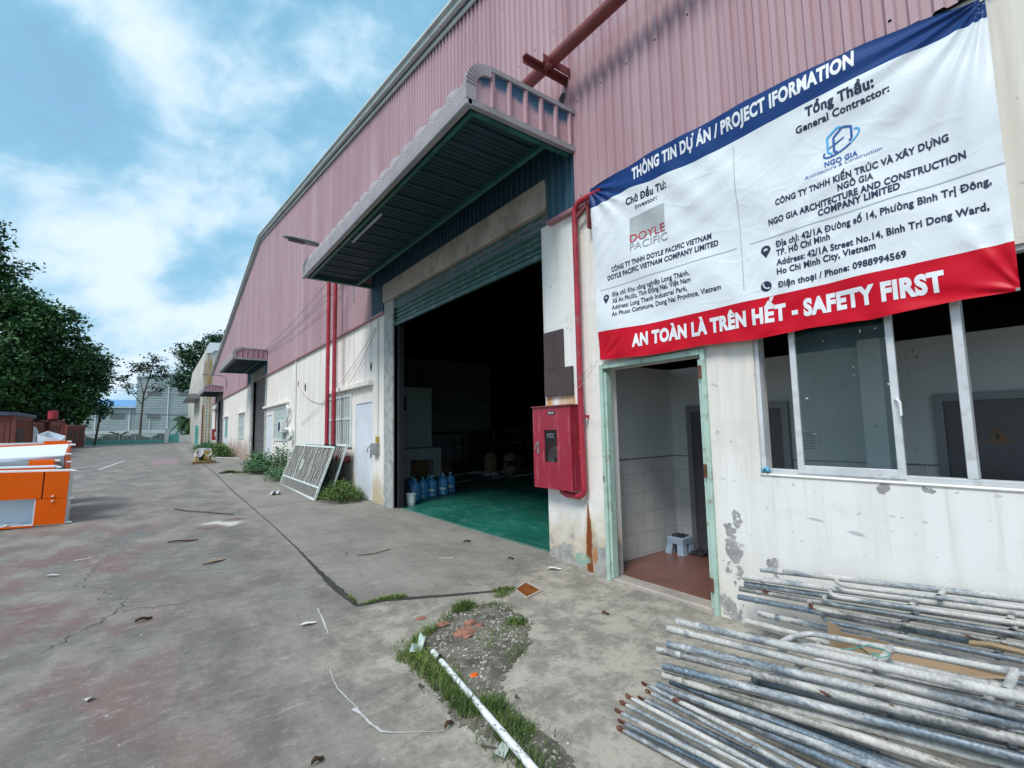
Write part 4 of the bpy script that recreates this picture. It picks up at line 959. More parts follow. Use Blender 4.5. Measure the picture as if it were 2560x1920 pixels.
b = MB(); b.tube([(3.95, 19.55, 1.75), (3.92, 18.7, 1.72), (3.9, 18.45, 1.66), (3.9, 18.40, 1.50), (3.9, 18.52, 1.40), (3.9, 18.8, 1.38)], 0.07, 10); b.tube([(3.95, 19.5, 2.05), (3.93, 19.15, 2.2), (3.93, 19.1, 2.5), (3.93, 19.3, 2.62)], 0.05, 8); b.build('drain_pipe', M['offwhite'], t, smooth=True)
def wall_hole(y, z, ry, rz, label):
    b = MB(); b.prism([(4.029, y+ry*cos(a)*(1+0.15*sin(2*a+1)), z+rz*sin(a)) for a in [2*pi*k/12 for k in range(12)]], (-0.003, 0, 0))
    tag(b.build('wall_hole', M['dark']), label, 'hole', 'holes knocked in the cream wall')
wall_hole(10.90, 3.12, 0.05, 0.11, 'dark oval hole in the cream wall above the white door')
wall_hole(17.07, 3.13, 0.09, 0.15, 'larger dark hole in the wall left of the red risers')
wall_hole(18.08, 3.36, 0.06, 0.10, 'small dark hole close beside the vertical white pipe')
def cable(name, pts, r, m, label, sag=0.0, n=14):
    P = []
    for i in range(len(pts)-1):
        a, c = Vector(pts[i]), Vector(pts[i+1])
        for k in range(n+(i == len(pts)-2)):
            f = k/n; q = a.lerp(c, f); q.z -= sag*4*f*(1-f); P.append(q)
    return tag(MB().tube(P, r, 5).build(name, m), label, 'cable')
cable('loose_cable', [(3.98, 10.45, 3.95), (3.98, 12.6, 2.75)], 0.008, M['wire'], 'thin cable slanting from the top of the conduit to the right riser', 0.12)
cable('loose_cable', [(3.98, 10.45, 4.0), (3.98, 13.0, 2.95), (3.98, 17.4, 1.9)], 0.007, M['wire'], 'thin cable running down behind the risers to the cream wall', 0.05)
cable('loose_cable', [(4.0, 18.1, 3.3), (4.0, 13.6, 2.55)], 0.008, M['wire'], 'pale cable drooping between the wall hole and the left riser', 0.35)
cable('span_wire', [(3.85, 23.7, 5.42), (3.85, 13.5, 6.0)], 0.012, M['wire'], 'upper thin wire strung along the pink cladding to the second canopy', 0.12)
cable('span_wire', [(3.85, 23.7, 5.36), (3.85, 12.9, 5.5)], 0.012, M['wire'], 'lower thin wire strung along the pink cladding to the second canopy', 0.15)
cable('guy_string', [(3.92, 3.62, 2.34), (3.915, 3.90, 2.08), (3.90, 3.95, 2.06)], 0.003, M['wire'], 'thin white string tying the banner corner to the red pipe', 0.02)
t = thing('hose_cabinet', 'small distant red fire cabinet beside the third roller shutter', 'fire cabinet', (3.85, 45.4, 1.2))
b = MB(); b.box(3.72, 4.02, 45.45, 46.1, 1.15, 2.05); b.build('case', M['red'], t)
b = MB(); b.box(3.86, 3.98, 45.44, 45.45, 1.45, 1.80); b.build('pane', M['offwhite'], t)
t = thing('hydrant_pipe', 'thin dark red pipe running down to the distant fire cabinet', 'pipe', (3.95, 46.4, 2.0))
b = MB(); b.tube([(3.93, 45.7, 2.05), (3.93, 45.7, 3.6), (3.93, 46.2, 3.7), (3.93, 49, 3.7)], 0.045, 8); b.build('pipe', M['redold'], t)
# ================================================================== BANNER
BX = 3.940
def interp(tab, y):
    tab = sorted(tab)
    if y <= tab[0][0]: return tab[0][1]
    for (a, va), (c, vc) in zip(tab, tab[1:]):
        if y <= c: return va + (vc-va)*sm((y-a)/(c-a))*0.35 + (vc-va)*0.65*((y-a)/(c-a))
    return tab[-1][1]
TOPZ = [(0.378, 4.156), (0.70, 4.235), (1.04, 4.293), (1.53, 4.335), (1.89, 4.355), (2.82, 4.372), (3.30, 4.366), (3.66, 4.346)]
BLUZ = [(0.376, 4.03), (0.70, 4.04), (1.05, 4.062), (1.40, 4.062), (1.9, 4.055), (2.33, 4.045), (2.8, 4.075), (3.12, 4.125), (3.30, 4.118), (3.65, 4.10)]
REDZ = [(0.36, 2.62), (1.9, 2.619), (3.0, 2.622), (3.62, 2.652)]
BOTZ = [(0.36, 2.325), (0.63, 2.33), (1.09, 2.298), (1.5, 2.31), (1.9, 2.288), (2.4, 2.312), (3.0, 2.30), (3.4, 2.325), (3.62, 2.335)]
def bdisp(y, z):
    """how far the vinyl stands off its mean plane (m, towards the yard)"""
    d = 0.0
    for cy, cz, amp, fq, fall, ph in ((3.66, 4.35, 0.018, 17, 0.50, 0.3), (0.378, 4.16, 0.021, 17, 0.80, 1.1), (3.62, 2.33, 0.008, 11, 0.35, 0), (0.36, 2.32, 0.012, 12, 0.5, 2)):
        r = sqrt((y-cy)**2+(z-cz)**2); a = atan2(z-cz, y-cy)
        d += amp*sin(a*fq+ph+1.3*sin(a*5))*exp(-r/fall)*sm(r/0.12)
    q = y*0.80 - z*0.62
    d += 0.0105*sin(q*6.5+1.8*sin(z*2.2+y*0.9)) + 0.0065*sin(q*14.0+2.2*sin(y*2.1-z*1.3)+0.7)*(0.4+0.6*sin(y*1.4+z*1.1)**2)
    d += 0.0030*sin((y*0.5+z)*31+3*sin(y*3.7))*(0.5+0.5*sin(y*5.1+z*2.3))
    hem = exp(-max(0, z-2.31)/0.07)
    d += hem*0.008*sin(y*17+2.0*sin(y*5.3))
    d = d if d > -0.006 else -0.006-0.012*(1-exp((d+0.006)/0.012))   # it cannot sink into the wall behind
    return d
def bpt(y, z, off=0.0): return (BX - bdisp(y, z) - off, y, z)
ban = thing('project_banner', 'large white vinyl project banner with a blue top and red bottom band', 'banner', (BX, 2.0, 2.3))
def bgrid(name, lo, hi, nv, m, nu=320):
    b = MB()
    def f(u, v):
        # left and right edges lean very slightly
        y = 0.376-0.014*0 + u*(3.655-0.376)
        z0, z1 = interp(lo, y), interp(hi, y); z = z0+(z1-z0)*v
        y += (-0.045*(1-((z-2.33)/2.02)))*u*0.9 + 0.0*v
        return bpt(y, z)
    b.grid(f, nu, nv)
    return b.build(name, m, ban, smooth='all')
bgrid('printed_sheet', REDZ, BLUZ, 150, M['bwhite'])
bgrid('top_band', BLUZ, TOPZ, 30, M['bluecan'])
bgrid('bottom_band', BOTZ, REDZ, 32, M['bred'])

_tc = {}
def glyphs(text, bold):
    """outline text with the built-in font, returned as flat vertices and faces (cap height ~0.7)"""
    key = (text, bold)
    if key in _tc: return _tc[key]
    cu = bpy.data.curves.new('txt', 'FONT'); cu.body = text; cu.size = 1.0; cu.offset = bold; cu.resolution_u = 4
    cu.space_character = 1.0 + bold*1.6
    o = bpy.data.objects.new('txt', cu); COL.objects.link(o)
    bpy.context.view_layer.update()
    me = bpy.data.meshes.new_from_object(o.evaluated_get(bpy.context.evaluated_depsgraph_get()))
    vs = [(v.co.x, v.co.y) for v in me.vertices]; fs = [tuple(p.vertices) for p in me.polygons]
    bpy.data.objects.remove(o); bpy.data.curves.remove(cu); bpy.data.meshes.remove(me)
    _tc[key] = (vs, fs); return vs, fs
CAPH = None
def lettering(b, text, yL, zL, yR, zR, cap, bold=0.03, slant=0.0, off=0.003):
    """a line of letters stretched between two points of the banner, cut fine enough to follow its folds"""
    global CAPH
    if CAPH is None:
        v, f = glyphs('H', 0.0); CAPH = max(p[1] for p in v)
    plain = text.replace('\u0110', 'D')
    vs, fs = glyphs(plain, bold); vs = list(vs); fs = list(fs)
    for i, ch in enumerate(text):
        if ch == '\u0110':                     # crossed D: add its bar
            xr = max(p[0] for p in glyphs(plain[:i+1], bold)[0]); D = glyphs('D', bold)[0]; wd_ = max(p[0] for p in D)-min(p[0] for p in D)
            xl = xr-wd_; o = len(vs); y0_, h_ = CAPH*0.44, CAPH*0.15
            vs += [(xl-0.09, y0_), (xl+wd_*0.55, y0_), (xl+wd_*0.55, y0_+h_), (xl-0.09, y0_+h_)]; fs.append((o, o+1, o+2, o+3))
    x0 = min(p[0] for p in vs); x1 = max(p[0] for p in vs); s = cap/CAPH
    bm = bmesh.new(); bv = []
    for x, y in vs:
        f = (x-x0)/(x1-x0); bv.append(bm.verts.new((yL+(yR-yL)*f, zL+(zR-zL)*f+y*s, 0)))
    for f in fs:
        try: bm.faces.new([bv[i] for i in f])
        except ValueError: pass
    stp = 0.018
    for ax, lo, hi in ((0, min(yL, yR), max(yL, yR)), (1, min(zL, zR)-.05, max(zL, zR)+cap*1.4)):
        n = int((hi-lo)/stp)
        for k in range(1, n+1):
            co = [0, 0, 0]; co[ax] = lo+k*stp; no = [0, 0, 0]; no[ax] = 1
            bmesh.ops.bisect_plane(bm, geom=bm.verts[:]+bm.edges[:]+bm.faces[:], plane_co=co, plane_no=no, dist=1e-6)
    bm.verts.index_update()
    b.add([bpt(v.co.x, v.co.y, off) for v in bm.verts], [tuple(v.index for v in f.verts) for f in bm.faces]); bm.free()
def txt(name, m, rows, label=None):
    for r in rows:
        b = MB(); lettering(b, *r); o = b.build(name, M[m], ban, fix=False)
        if label: o['label'] = label
    return o
txt('title_lettering', 'inkwhite', [('THÔNG TIN DỰ ÁN / PROJECT IFORMATION', 3.062, 4.200, 1.050, 4.158, 0.114, 0.044)], 'white capitals on the blue band')
L_ = 'navy letters on the left half'; R_ = 'navy letters on the right half'
txt('heading_lettering', 'inknavy', [('Chủ Đầu Tư:', 3.156, 3.952, 2.645, 3.930, 0.073, 0.040), ('Investor:', 3.037, 3.862, 2.766, 3.858, 0.050, 0.014)], L_)
txt('heading_lettering', 'inknavy', [('Tổng Thầu:', 1.391, 3.952, 0.947, 3.925, 0.075, 0.042), ('General Contractor:', 1.465, 3.852, 0.866, 3.842, 0.053, 0.032)], R_)
txt('company_lettering', 'inknavy', [('CÔNG TY TNHH DOYLE PACIFIC VIETNAM', 3.387, 3.283, 2.219, 3.267, 0.050, 0.036), ('DOYLE PACIFIC VIETNAM COMPANY LIMITED', 3.452, 3.204, 2.157, 3.184, 0.050, 0.036)], L_)
txt('company_lettering', 'inknavy', [('CÔNG TY TNHH KIẾN TRÚC VÀ XÂY DỰNG', 1.652, 3.343, 0.604, 3.355, 0.046, 0.040), ('NGÔ GIA', 1.216, 3.277, 1.003, 3.281, 0.046, 0.040),
    ('NGO GIA ARCHITECTURE AND CONSTRUCTION', 1.719, 3.202, 0.534, 3.205, 0.046, 0.040), ('COMPANY LIMITED', 1.357, 3.140, 0.862, 3.144, 0.046, 0.040)], R_)
txt('address_lettering', 'inknavy', [('Địa chỉ: Khu công nghiệp Long Thành,', 3.398, 3.010, 2.448, 2.993, 0.047, 0.022), ('Xã An Phước, Tỉnh Đồng Nai, Việt Nam', 3.398, 2.936, 2.440, 2.925, 0.047, 0.022),
    ('Address: Long Thanh Industrial Park,', 3.400, 2.862, 2.480, 2.851, 0.047, 0.022), ('An Phuoc Commune, Dong Nai Province, Vietnam', 3.398, 2.788, 2.146, 2.777, 0.047, 0.022)], L_)
txt('address_lettering', 'inknavy', [('Địa chỉ: 42/1A Đường số 14, Phường Bình Trị Đông,', 1.680, 3.008, 0.439, 2.996, 0.047, 0.034), ('TP. Hồ Chí Minh', 1.680, 2.936, 1.293, 2.940, 0.047, 0.034),
    ('Address: 42/1A Street No.14, Binh Tri Dong Ward,', 1.680, 2.856, 0.461, 2.846, 0.047, 0.034), ('Ho Chi Minh City, Vietnam', 1.682, 2.781, 1.024, 2.785, 0.047, 0.034)], R_)
txt('phone_lettering', 'inknavy', [('Điện thoại / Phone: 0988994569', 1.681, 2.674, 0.866, 2.675, 0.045, 0.034)])
txt('slogan_lettering', 'inkwhite', [('AN TOÀN LÀ TRÊN HẾT - SAFETY FIRST', 3.138, 2.418, 0.694, 2.411, 0.118, 0.055)], 'bold white capitals on the red band')
def flatshape(b, poly, off=0.003): b.add([bpt(y, z, off) for y, z in poly], [tuple(range(len(poly)))])
def stroke(b, pts, wd, off=0.004):
    for (y0, z0), (y1, z1) in zip(pts, pts[1:]):
        L = sqrt((y1-y0)**2+(z1-z0)**2); ny, nz_ = -(z1-z0)/L*wd/2, (y1-y0)/L*wd/2
        n = max(1, int(L/0.06))
        for k in range(n):
            a, c = k/n, (k+1)/n
            A = (y0+(y1-y0)*a, z0+(z1-z0)*a); B = (y0+(y1-y0)*c, z0+(z1-z0)*c)
            flatshape(b, [(A[0]-ny, A[1]-nz_), (B[0]-ny, B[1]-nz_), (B[0]+ny, B[1]+nz_), (A[0]+ny, A[1]+nz_)], off)
b = MB()
for i in range(6):   # shaded square of the investor's mark
    for j in range(4):
        y0, y1 = 3.118-0.430*i/6, 3.118-0.430*(i+1)/6; z0, z1 = 3.545+0.245*j/4, 3.545+0.245*(j+1)/4
        flatshape(b, [(y0, z0), (y1, z0), (y1, z1), (y0, z1)], 0.003)
b.build('logo_square', M['inkpale'], ban, fix=False)
# the two big words on the mark are serif capitals: thin serifs added to the plain letters
def serif_word(name, text, yL, zL, yR, zR, cap, m, off):
    b = MB(); lettering(b, text, yL, zL, yR, zR, cap, 0.004, 0, off)
    return b.build(name, M[m], ban, fix=False)
serif_word('logo_word', 'DOYLE', 3.108, 3.520, 2.690, 3.512, 0.080, 'inkred', 0.006)['label'] = 'red capitals of the grey square logo'
serif_word('logo_word', 'PACIFIC', 3.110, 3.430, 2.664, 3.412, 0.078, 'inkgrey', 0.006)['label'] = 'pale grey capitals under the red word'
for q_ in ([(1.970, 4.01), (1.958, 3.4), (1.947, 2.715)], [(3.565, 3.116), (1.994, 3.101)], [(1.880, 3.100), (0.376, 3.100)]):
    b = MB(); stroke(b, q_, 0.0055); b.build('ruled_line', M['line'], ban, fix=False)
# builder's mark: two nested house outlines on a tilted ring
def cw(pts): return pts
b = MB(); stroke(b, [(1.235, 3.575), (1.262, 3.60), (1.262, 3.715), (1.190, 3.765), (1.165, 3.75)], 0.014); b.build('logo_house', M['inkcyan'], ban, fix=False)
b = MB(); stroke(b, [(1.200, 3.580), (1.222, 3.585), (1.222, 3.700), (1.160, 3.752), (1.108, 3.730), (1.108, 3.640), (1.125, 3.625)], 0.015); stroke(b, [(1.222, 3.640), (1.155, 3.672)], 0.010); stroke(b, [(1.262, 3.628), (1.155, 3.672)], 0.008); b.build('logo_house', M['inkblue'], ban, fix=False)
b = MB(); R_ = []
for k in range(15):
    a = radians(150+ (395-150)*k/14); u, v = 0.128*cos(a), 0.052*sin(a); R_.append((1.175-(u*0.90-v*0.35), 3.630+(u*0.42+v*0.9)))
stroke(b, R_[:9], 0.013); b.build('logo_ring', M['inkblue'], ban, fix=False)
b = MB(); stroke(b, R_[8:], 0.011); b.build('logo_ring', M['inkcyan'], ban, fix=False)
txt('logo_word', 'inkblue', [('NGO GIA', 1.289, 3.496, 1.080, 3.492, 0.037, 0.035)], 'small navy capitals under the house logo')
txt('logo_word', 'inkblue', [('Architecture & Construction', 1.426, 3.455, 0.943, 3.466, 0.027, 0.0)], 'thin blue line of small letters under the house logo')
def pin(y, z, h):
    b = MB(); r_ = h*0.37; outer = [(y, z)]; c_ = (y, z+h-r_)
    O = [(c_[0]+r_*cos(radians(a)), c_[1]+r_*sin(radians(a))) for a in range(-25, 206, 21)]
    I = [(c_[0]+r_*0.45*cos(radians(a)), c_[1]+r_*0.45*sin(radians(a))) for a in range(-25, 206, 21)]
    for i in range(len(O)-1): flatshape(b, [O[i], O[i+1], I[i+1], I[i]])
    flatshape(b, [(y, z), O[0], I[0]]); flatshape(b, [(y, z), I[0], I[-1]]); flatshape(b, [(y, z), I[-1], O[-1]])
    J = [(c_[0]+r_*0.45*cos(radians(a)), c_[1]+r_*0.45*sin(radians(a))) for a in (205, 237, 270, 303, 335)]
    for i in range(len(J)-1): flatshape(b, [(y, z), J[i], J[i+1]])
    b.build('map_pin', M['inknavy'], ban, fix=False)
pin(3.479, 2.945, 0.107); pin(1.757, 2.942, 0.104)
b = MB(); flatshape(b, [(1.771+0.042*cos(2*pi*k/20), 2.707+0.042*sin(2*pi*k/20)) for k in range(20)]); ic = b.build('phone_icon', M['inknavy'], ban, fix=False)
b = MB(); stroke(b, [(1.790, 2.728), (1.790, 2.712), (1.776, 2.694), (1.760, 2.687), (1.748, 2.688)], 0.010, 0.006); stroke(b, [(1.794, 2.730), (1.784, 2.724)], 0.015, 0.007); stroke(b, [(1.752, 2.682), (1.748, 2.694)], 0.015, 0.007); b.build('handset', M['inkwhite'], ic, fix=False)
for y, z in ((3.645, 4.335), (0.39, 4.145), (3.605, 2.345), (0.385, 2.335)): MB().tube([bpt(y, z, 0.0), bpt(y, z, 0.006)], 0.010, 10).build('eyelet', M['grey'], ban)
# small name plate lettering on the hose cabinet, and the faded letters behind its pane
def wall_text(text, yL, yR, z, cap, x, m, parent, bold=0.03):
    vs, fs = glyphs(text, bold); x0 = min(p[0] for p in vs); x1 = max(p[0] for p in vs); s = cap/CAPH
    MB().add([(x, yL+(yR-yL)*(q[0]-x0)/(x1-x0), z+q[1]*s) for q in vs], fs).build('lettering', M[m], parent, fix=False)
wall_text('PCCC 10', 4.415, 4.315, 1.766, 0.022, X0-0.0055, 'inkwhite', pl)
wall_text('PCCC', 4.46, 4.33, 1.475, 0.05, 3.874, 'inkgrey', d_cab)
# ================================================================== SCAFFOLD STACK
def add3(a, c, k=1.0): return tuple(a[i]+c[i]*k for i in range(3))
F = [((2.711, 1.908, .35), (2.646, .025, .595)), ((2.703, 1.977, .29), (2.696, .089, .503)), ((2.609, 1.92, .24), (2.748, .039, .461)), ((2.591, 1.981, .19), (2.752, .099, .392)),
     ((2.549, 1.912, .13), (2.809, .04, .316)), ((2.563, 1.926, .07), (2.796, .044, .185)), ((2.557, 1.967, -.005), (2.538, .07, .093))]
BK = [((3.80, 1.90, .472), (3.845, 0.0, .66)), ((3.765, 2.03, .39), (3.80, .13, .575)), ((3.79, 2.03, .335), (3.83, .13, .51)), ((3.80, 2.08, .283), (3.82, .18, .445)),
      ((3.80, 2.095, .215), (3.80, .195, .37)), ((3.81, 1.945, .128), (3.80, .045, .26)), ((3.795, 2.04, .047), (3.80, .14, .14))]
words = ['topmost', 'second from the top', 'third from the top', 'middle', 'third from the bottom', 'second from the bottom', 'lowest']
looks = ['pale plaster-splashed scaffold frame', 'whitish scaffold frame', 'whitish grey scaffold frame', 'scaffold frame with a rust band', 'bluish galvanised scaffold frame', 'cream-streaked scaffold frame', 'grey scaffold frame near the ground']
fmat = ['steelw', 'steelw', 'steelm', 'steelr', 'steelb', 'steelc', 'steelb']; bmat = ['steelw', 'steelw', 'steelm', 'steelr', 'steelb', 'steelm', 'steelc']
for i in range(7):
    (fa, fb), (ba, bb) = F[i], BK[i]
    fa, fb, ba, bb = map(Vector, (fa, fb, ba, bb))
    t = thing('scaffold_frame', '%s, %s of the flat stack by the wall' % (looks[i], words[i]), 'scaffold frame', ((fa+ba)/2)[:], 'stacked scaffold frames')
    rl = 0.0212
    for a, c, mm in ((fa, fb, fmat[i]), (ba, bb, bmat[i])):
        b = MB(); b.tube([a, a.lerp(c, .33), a.lerp(c, .66), c], rl, 14, hollow=0.05); b.build('leg', M[mm], t, smooth=True)
        b = MB(); u = (c-a).normalized(); b.tube([a+u*0.13, a+u*0.14, a+u*0.155, a+u*0.165], [rl+.0005, rl+.003, rl+.003, rl+.0005], 14, caps=False); b.build('collar', M[mm], t, smooth=True)
    # inner tubes bent in to meet each leg, with short spacers
    for a, c, oth, st, mm in ((fa, fb, ba, (0.64, 0.68, 0.72, 1.45, 0.50, 0.34, 0.42)[i], fmat[i]), (ba, bb, fa, 0.52+0.05*((i*2) % 3), bmat[i])):
        u = (c-a).normalized(); sd_ = (oth-a); sd_ = (sd_-u*sd_.dot(u)).normalized()
        if i > 0: sd_ = (sd_ + Vector((0, 0, 0.0))).normalized()
        off = 0.19 if a is fa else 0.13
        P = [a+u*st+sd_*0.0]
        for k in range(1, 8):
            an = pi/2*k/7; P.append(a+u*(st+0.11*(1-cos(an)))+sd_*off*sin(an))
        P += [a+u*max(1.0, st+.3)+sd_*off, c+sd_*off]
        b = MB(); b.tube(P, 0.0148, 12, hollow=0.03); b.build('inner_tube', M[mm], t, smooth=True)
        for k in ((1.08, 1.50) if st < 1 else (1.75,)):
            b = MB(); b.tube([a+u*(k-0.0), a+u*k+sd_*0.02, a+u*k+sd_*(off-0.02), a+u*k+sd_*off], [0.026, 0.018, 0.016, 0.022], 12, caps=False)
            b.build('spacer', M[mm], t, smooth=True)
    b = MB()
    for k in (0.97,):
        A, B_ = fa.lerp(fb, k), ba.lerp(bb, k); b.tube([A, B_], 0.016, 10)
    b.build('cross_tube', M[bmat[i]], t, smooth=True)
    if i in (0, 1, 3, 5):
        b = MB(); u = (fb-fa).normalized(); o_ = fa+Vector((-0.01, 0.02, 0.02)); b.tube([fa+u*0.06, o_, o_+Vector((-.05, .025, .012)), o_+Vector((-.075, .02, -.012)), o_+Vector((-.07, .0, -.02))], 0.0035, 6); b.build('lock_hook', M['grey'], t)
for a, c, mm, lab in (((2.5, 1.86, .03), (2.62, .17, .15), 'steelm', 'loose grey tube wedged between the lower scaffold frames'), ((2.62, 1.58, .10), (2.86, .0, .26), 'steelc', 'loose cream tube lying under the middle scaffold frames'), ((2.60, 1.90, .03), (2.66, .05, .13), 'steelb', 'loose bluish tube nearest the brace tubes in the stack'), ((2.72, 1.45, .17), (2.92, -.1, .34), 'steelm', 'loose grey tube between the third and fourth scaffold frames')):
    t = thing('loose_tube', lab, 'tube', a, 'loose tubes in the scaffold stack')
    b = MB(); b.tube([a, tuple((a[k]+c[k])/2 for k in range(3)), c], 0.0195, 12, hollow=.04); b.build('tube', M[mm], t, smooth=True)
# cross braces in front
BR = [((2.403, 1.968, .06), (2.359, 1.019, .09)), ((2.383, 1.925, .04), (2.34, 1.092, .06)), ((2.367, 1.971, -.01), (2.39, 1.168, .0)), ((2.237, 1.954, .05), (2.241, 1.171, .06)),
      ((2.209, 1.974, .015), (2.244, 1.226, .03)), ((2.109, 1.923, .03), (2.156, 1.297, .03)), ((2.126, 1.919, -.03), (2.196, 1.38, -.03)), ((2.107, 1.912, -.055), (2.151, 1.454, -.055))]
bl = ['thin brace tube nearest the scaffold frames, rusty end tab up', 'second thin brace tube from the scaffold frames', 'bluish thin brace tube wedged low between paler ones', 'thin brace tube with a long rust streak in the bundle middle', 'thin brace tube with a broad orange rusty end tab',
      'pale brace tube with a cream rusty end, third from outside', 'dull blue brace tube, second from the outside of the bundle', 'outermost thin brace tube lying on the concrete']
for i, (a, c) in enumerate(BR):
    a, c = Vector(a), Vector(c); u = (c-a).normalized(); e = a+u*1.9
    t = thing('brace_tube', bl[i], 'brace tube', a[:], 'loose scaffold brace tubes')
    b = MB(); b.tube([a+u*0.05, a+u*0.09, a+u*0.9, e], [0.009, 0.0125, 0.0125, 0.0125], 12); b.build('tube', M['brace'] if i not in (2, 6) else M['steelb'], t, smooth=True)
    sd_ = u.cross(Vector((0, 0, 1))).normalized(); tl = random.Random(i).uniform(-.5, .5); nn = (sd_*sin(tl)+Vector((0, 0, 1))*cos(tl)).normalized(); s2 = u.cross(nn)
    b = MB(); ctr = a+u*0.018; n = 14
    R1 = [ctr+u*cos(2*pi*k/n)*0.016+nn*sin(2*pi*k/n)*0.0135 for k in range(n)]; R2 = [ctr+u*cos(2*pi*k/n)*0.0055+nn*sin(2*pi*k/n)*0.0055 for k in range(n)]
    vs = [p+s2*d_ for d_ in (-.003, .003) for p in R1+R2]
    fs = []
    for k in range(n):
        k2 = (k+1) % n; fs += [(k, k2, n+k2, n+k), (2*n+k, 3*n+k, 3*n+k2, 2*n+k2), (k, 2*n+k, 2*n+k2, k2), (n+k, n+k2, 3*n+k2, 3*n+k)]
    b.add(vs, fs); b.obox(a+u*0.042, u*0.02, nn*0.011, s2*0.003); b.build('end_tab', M['rust'], t)
# cardboard, tie string, tan hose on the stack
b = MB()
CB = [(3.13, 1.20, .30), (3.14, 1.21, .46), (3.10, 1.14, .46), (3.09, 1.12, .435), (3.06, 0.98, .46), (3.03, .82, .475), (2.99, .56, .505), (2.97, .42, .50), (3.0, .85, .33)]
b.prism(CB, (0.006, 0.002, 0.0)); b.build('cardboard_scrap', M['cardboard'])
tag(bpy.data.objects['cardboard_scrap'], 'torn strip of brown cardboard stuck upright among the scaffold frames', 'cardboard')
tie = F[0]; a, c = Vector(tie[0]), Vector(tie[1]); u = (c-a).normalized(); q = a+u*1.08+Vector((0.05, 0, 0.02))
b = MB(); b.tube([q+Vector((.035*cos(k*.9), .035*sin(k*.9), .004*k)) for k in range(9)]+[q+Vector((0.06, 0.06, .02)), q+Vector((.05, .13, -.02)), q+Vector((.03, .17, -.03))], 0.0025, 5)
tag(b.build('tie_string', mat('green_string', (0.04, 0.32, 0.27), 0.6)), 'thin green string knotted round a spacer of the top frame', 'string')
b = MB(); b.tube([(3.46, .66, .43), (3.44, .58, .455), (3.46, .48, .45), (3.52, .38, .42), (3.55, .2, .40)], 0.014, 8); tag(b.build('hose', mat('tan_hose', (0.30, 0.22, 0.12), 0.6), smooth=True), 'short tan hose lying curved over the scaffold tubes', 'hose')
# white pole
t = thing('plastic_pole', 'long white plastic pole lying across the grass strip, black clamp near its end', 'pole', (1.6, 2.5, -0.04))
P0, P1 = Vector((1.71, 3.32, -0.035)), Vector((1.505, 1.80, -0.035)); u = (P1-P0).normalized()
b = MB(); b.tube([P0, P0+u*1.9], 0.021, 14, hollow=0.06); b.build('tube', M['pvc'], t, smooth=True)
b = MB(); b.tube([P0+u*0.13, P0+u*0.165], 0.027, 14); b.obox(P0+u*0.15+Vector((0, 0, .028)), u*0.012, Vector((.012, 0, 0)), Vector((0, 0, .008))); b.build('clamp', M['black'], t)
# leaning gate leaves
def gate_leaf(o, yaw, lean, W_, H_, label, front):
    u = Vector((sin(yaw), cos(yaw), 0)); n_ = Vector((cos(yaw), -sin(yaw), 0)); v = Vector((0, 0, 1))*cos(lean)+n_*sin(lean); k = u.cross(v)
    o = Vector(o); P = lambda a, c, d=0.0: o+u*a+v*c+k*d
    t = thing('gate_leaf', label, 'gate', o[:], 'old gate leaves leaning on the wall')
    def bar(b, a0, c0, a1, c1, hw=0.02, hd=0.015):
        A, B_ = P(a0, c0), P(a1, c1); ax = (B_-A)/2; sd_ = k.cross(ax.normalized()); b.obox((A+B_)/2, ax, sd_*hw, k*hd)
    b = MB(); bar(b, 0, 0.02, W_, 0.02, .025, .02); bar(b, 0, H_-0.02, W_, H_-0.02, .025, .02); bar(b, 0.02, 0.045, 0.02, H_-0.045, .025, .02); bar(b, W_-0.02, 0.045, W_-0.02, H_-0.045, .025, .02)
    bar(b, 0.05, 0.30, W_-0.05, 0.30, .022, .017)
    for f in (0.36, 0.68): bar(b, W_*f, 0.325, W_*f, H_-0.045, .016, .014)
    b.build('frame', M['grille'], t)
    b = MB(); n = int(W_/0.15); r = random.Random(5)
    for i in range(1, n):
        a_ = W_*i/n; bar(b, a_, 0.045, a_, 0.275, .019, .008)
        z = 0.33
        while z < H_-0.06:
            h = r.choice((0.16, 0.28, 0.40)); z2 = min(H_-0.05, z+h); o_ = r.choice((-.03, 0, .03)); bar(b, a_+o_, z, a_+o_, z2, .024, .008); z = z2+0.012
    b.build('bars', mat('weathered_bar_paint', (0.40, 0.40, 0.37), 0.6, 0, 0.12, 3, (0.2, 0.16, 0.12), 0.4, 9), t)
    b = MB(); bar(b, 0.06, 0.05, W_-0.06, 0.05, 0.003, 0.003); A = P(W_/2, H_/2, 0.02); b.obox(A, u*(W_/2-0.05), v*(H_/2-0.05), k*0.002); b.build('backing_sheet', mat('dirty_sheet', (0.115, 0.10, 0.085), 0.8, 0, 0.2, 3), t)
    if front:
        b = MB(); A = P(W_*0.56, H_*0.56, -0.02)
        for du, dv, lu, lv in ((-.085, 0, .025, .13), (.085, 0, .025, .13), (0, .115, .11, .025), (0, -.115, .11, .025)): b.obox(A+u*du+v*dv, u*lu, v*lv, k*0.012)
        b.build('lock_box', M['grille'], t)
gate_leaf((3.05, 11.85, 0.01), 0.024, 0.345, 4.5, 1.31, 'grey barred gate leaf in front, leaning on the wall under the red risers', True)
gate_leaf((3.42, 11.95, 0.01), 0.015, 0.31, 4.3, 1.33, 'second white framed gate leaf leaning just behind the first one', False)

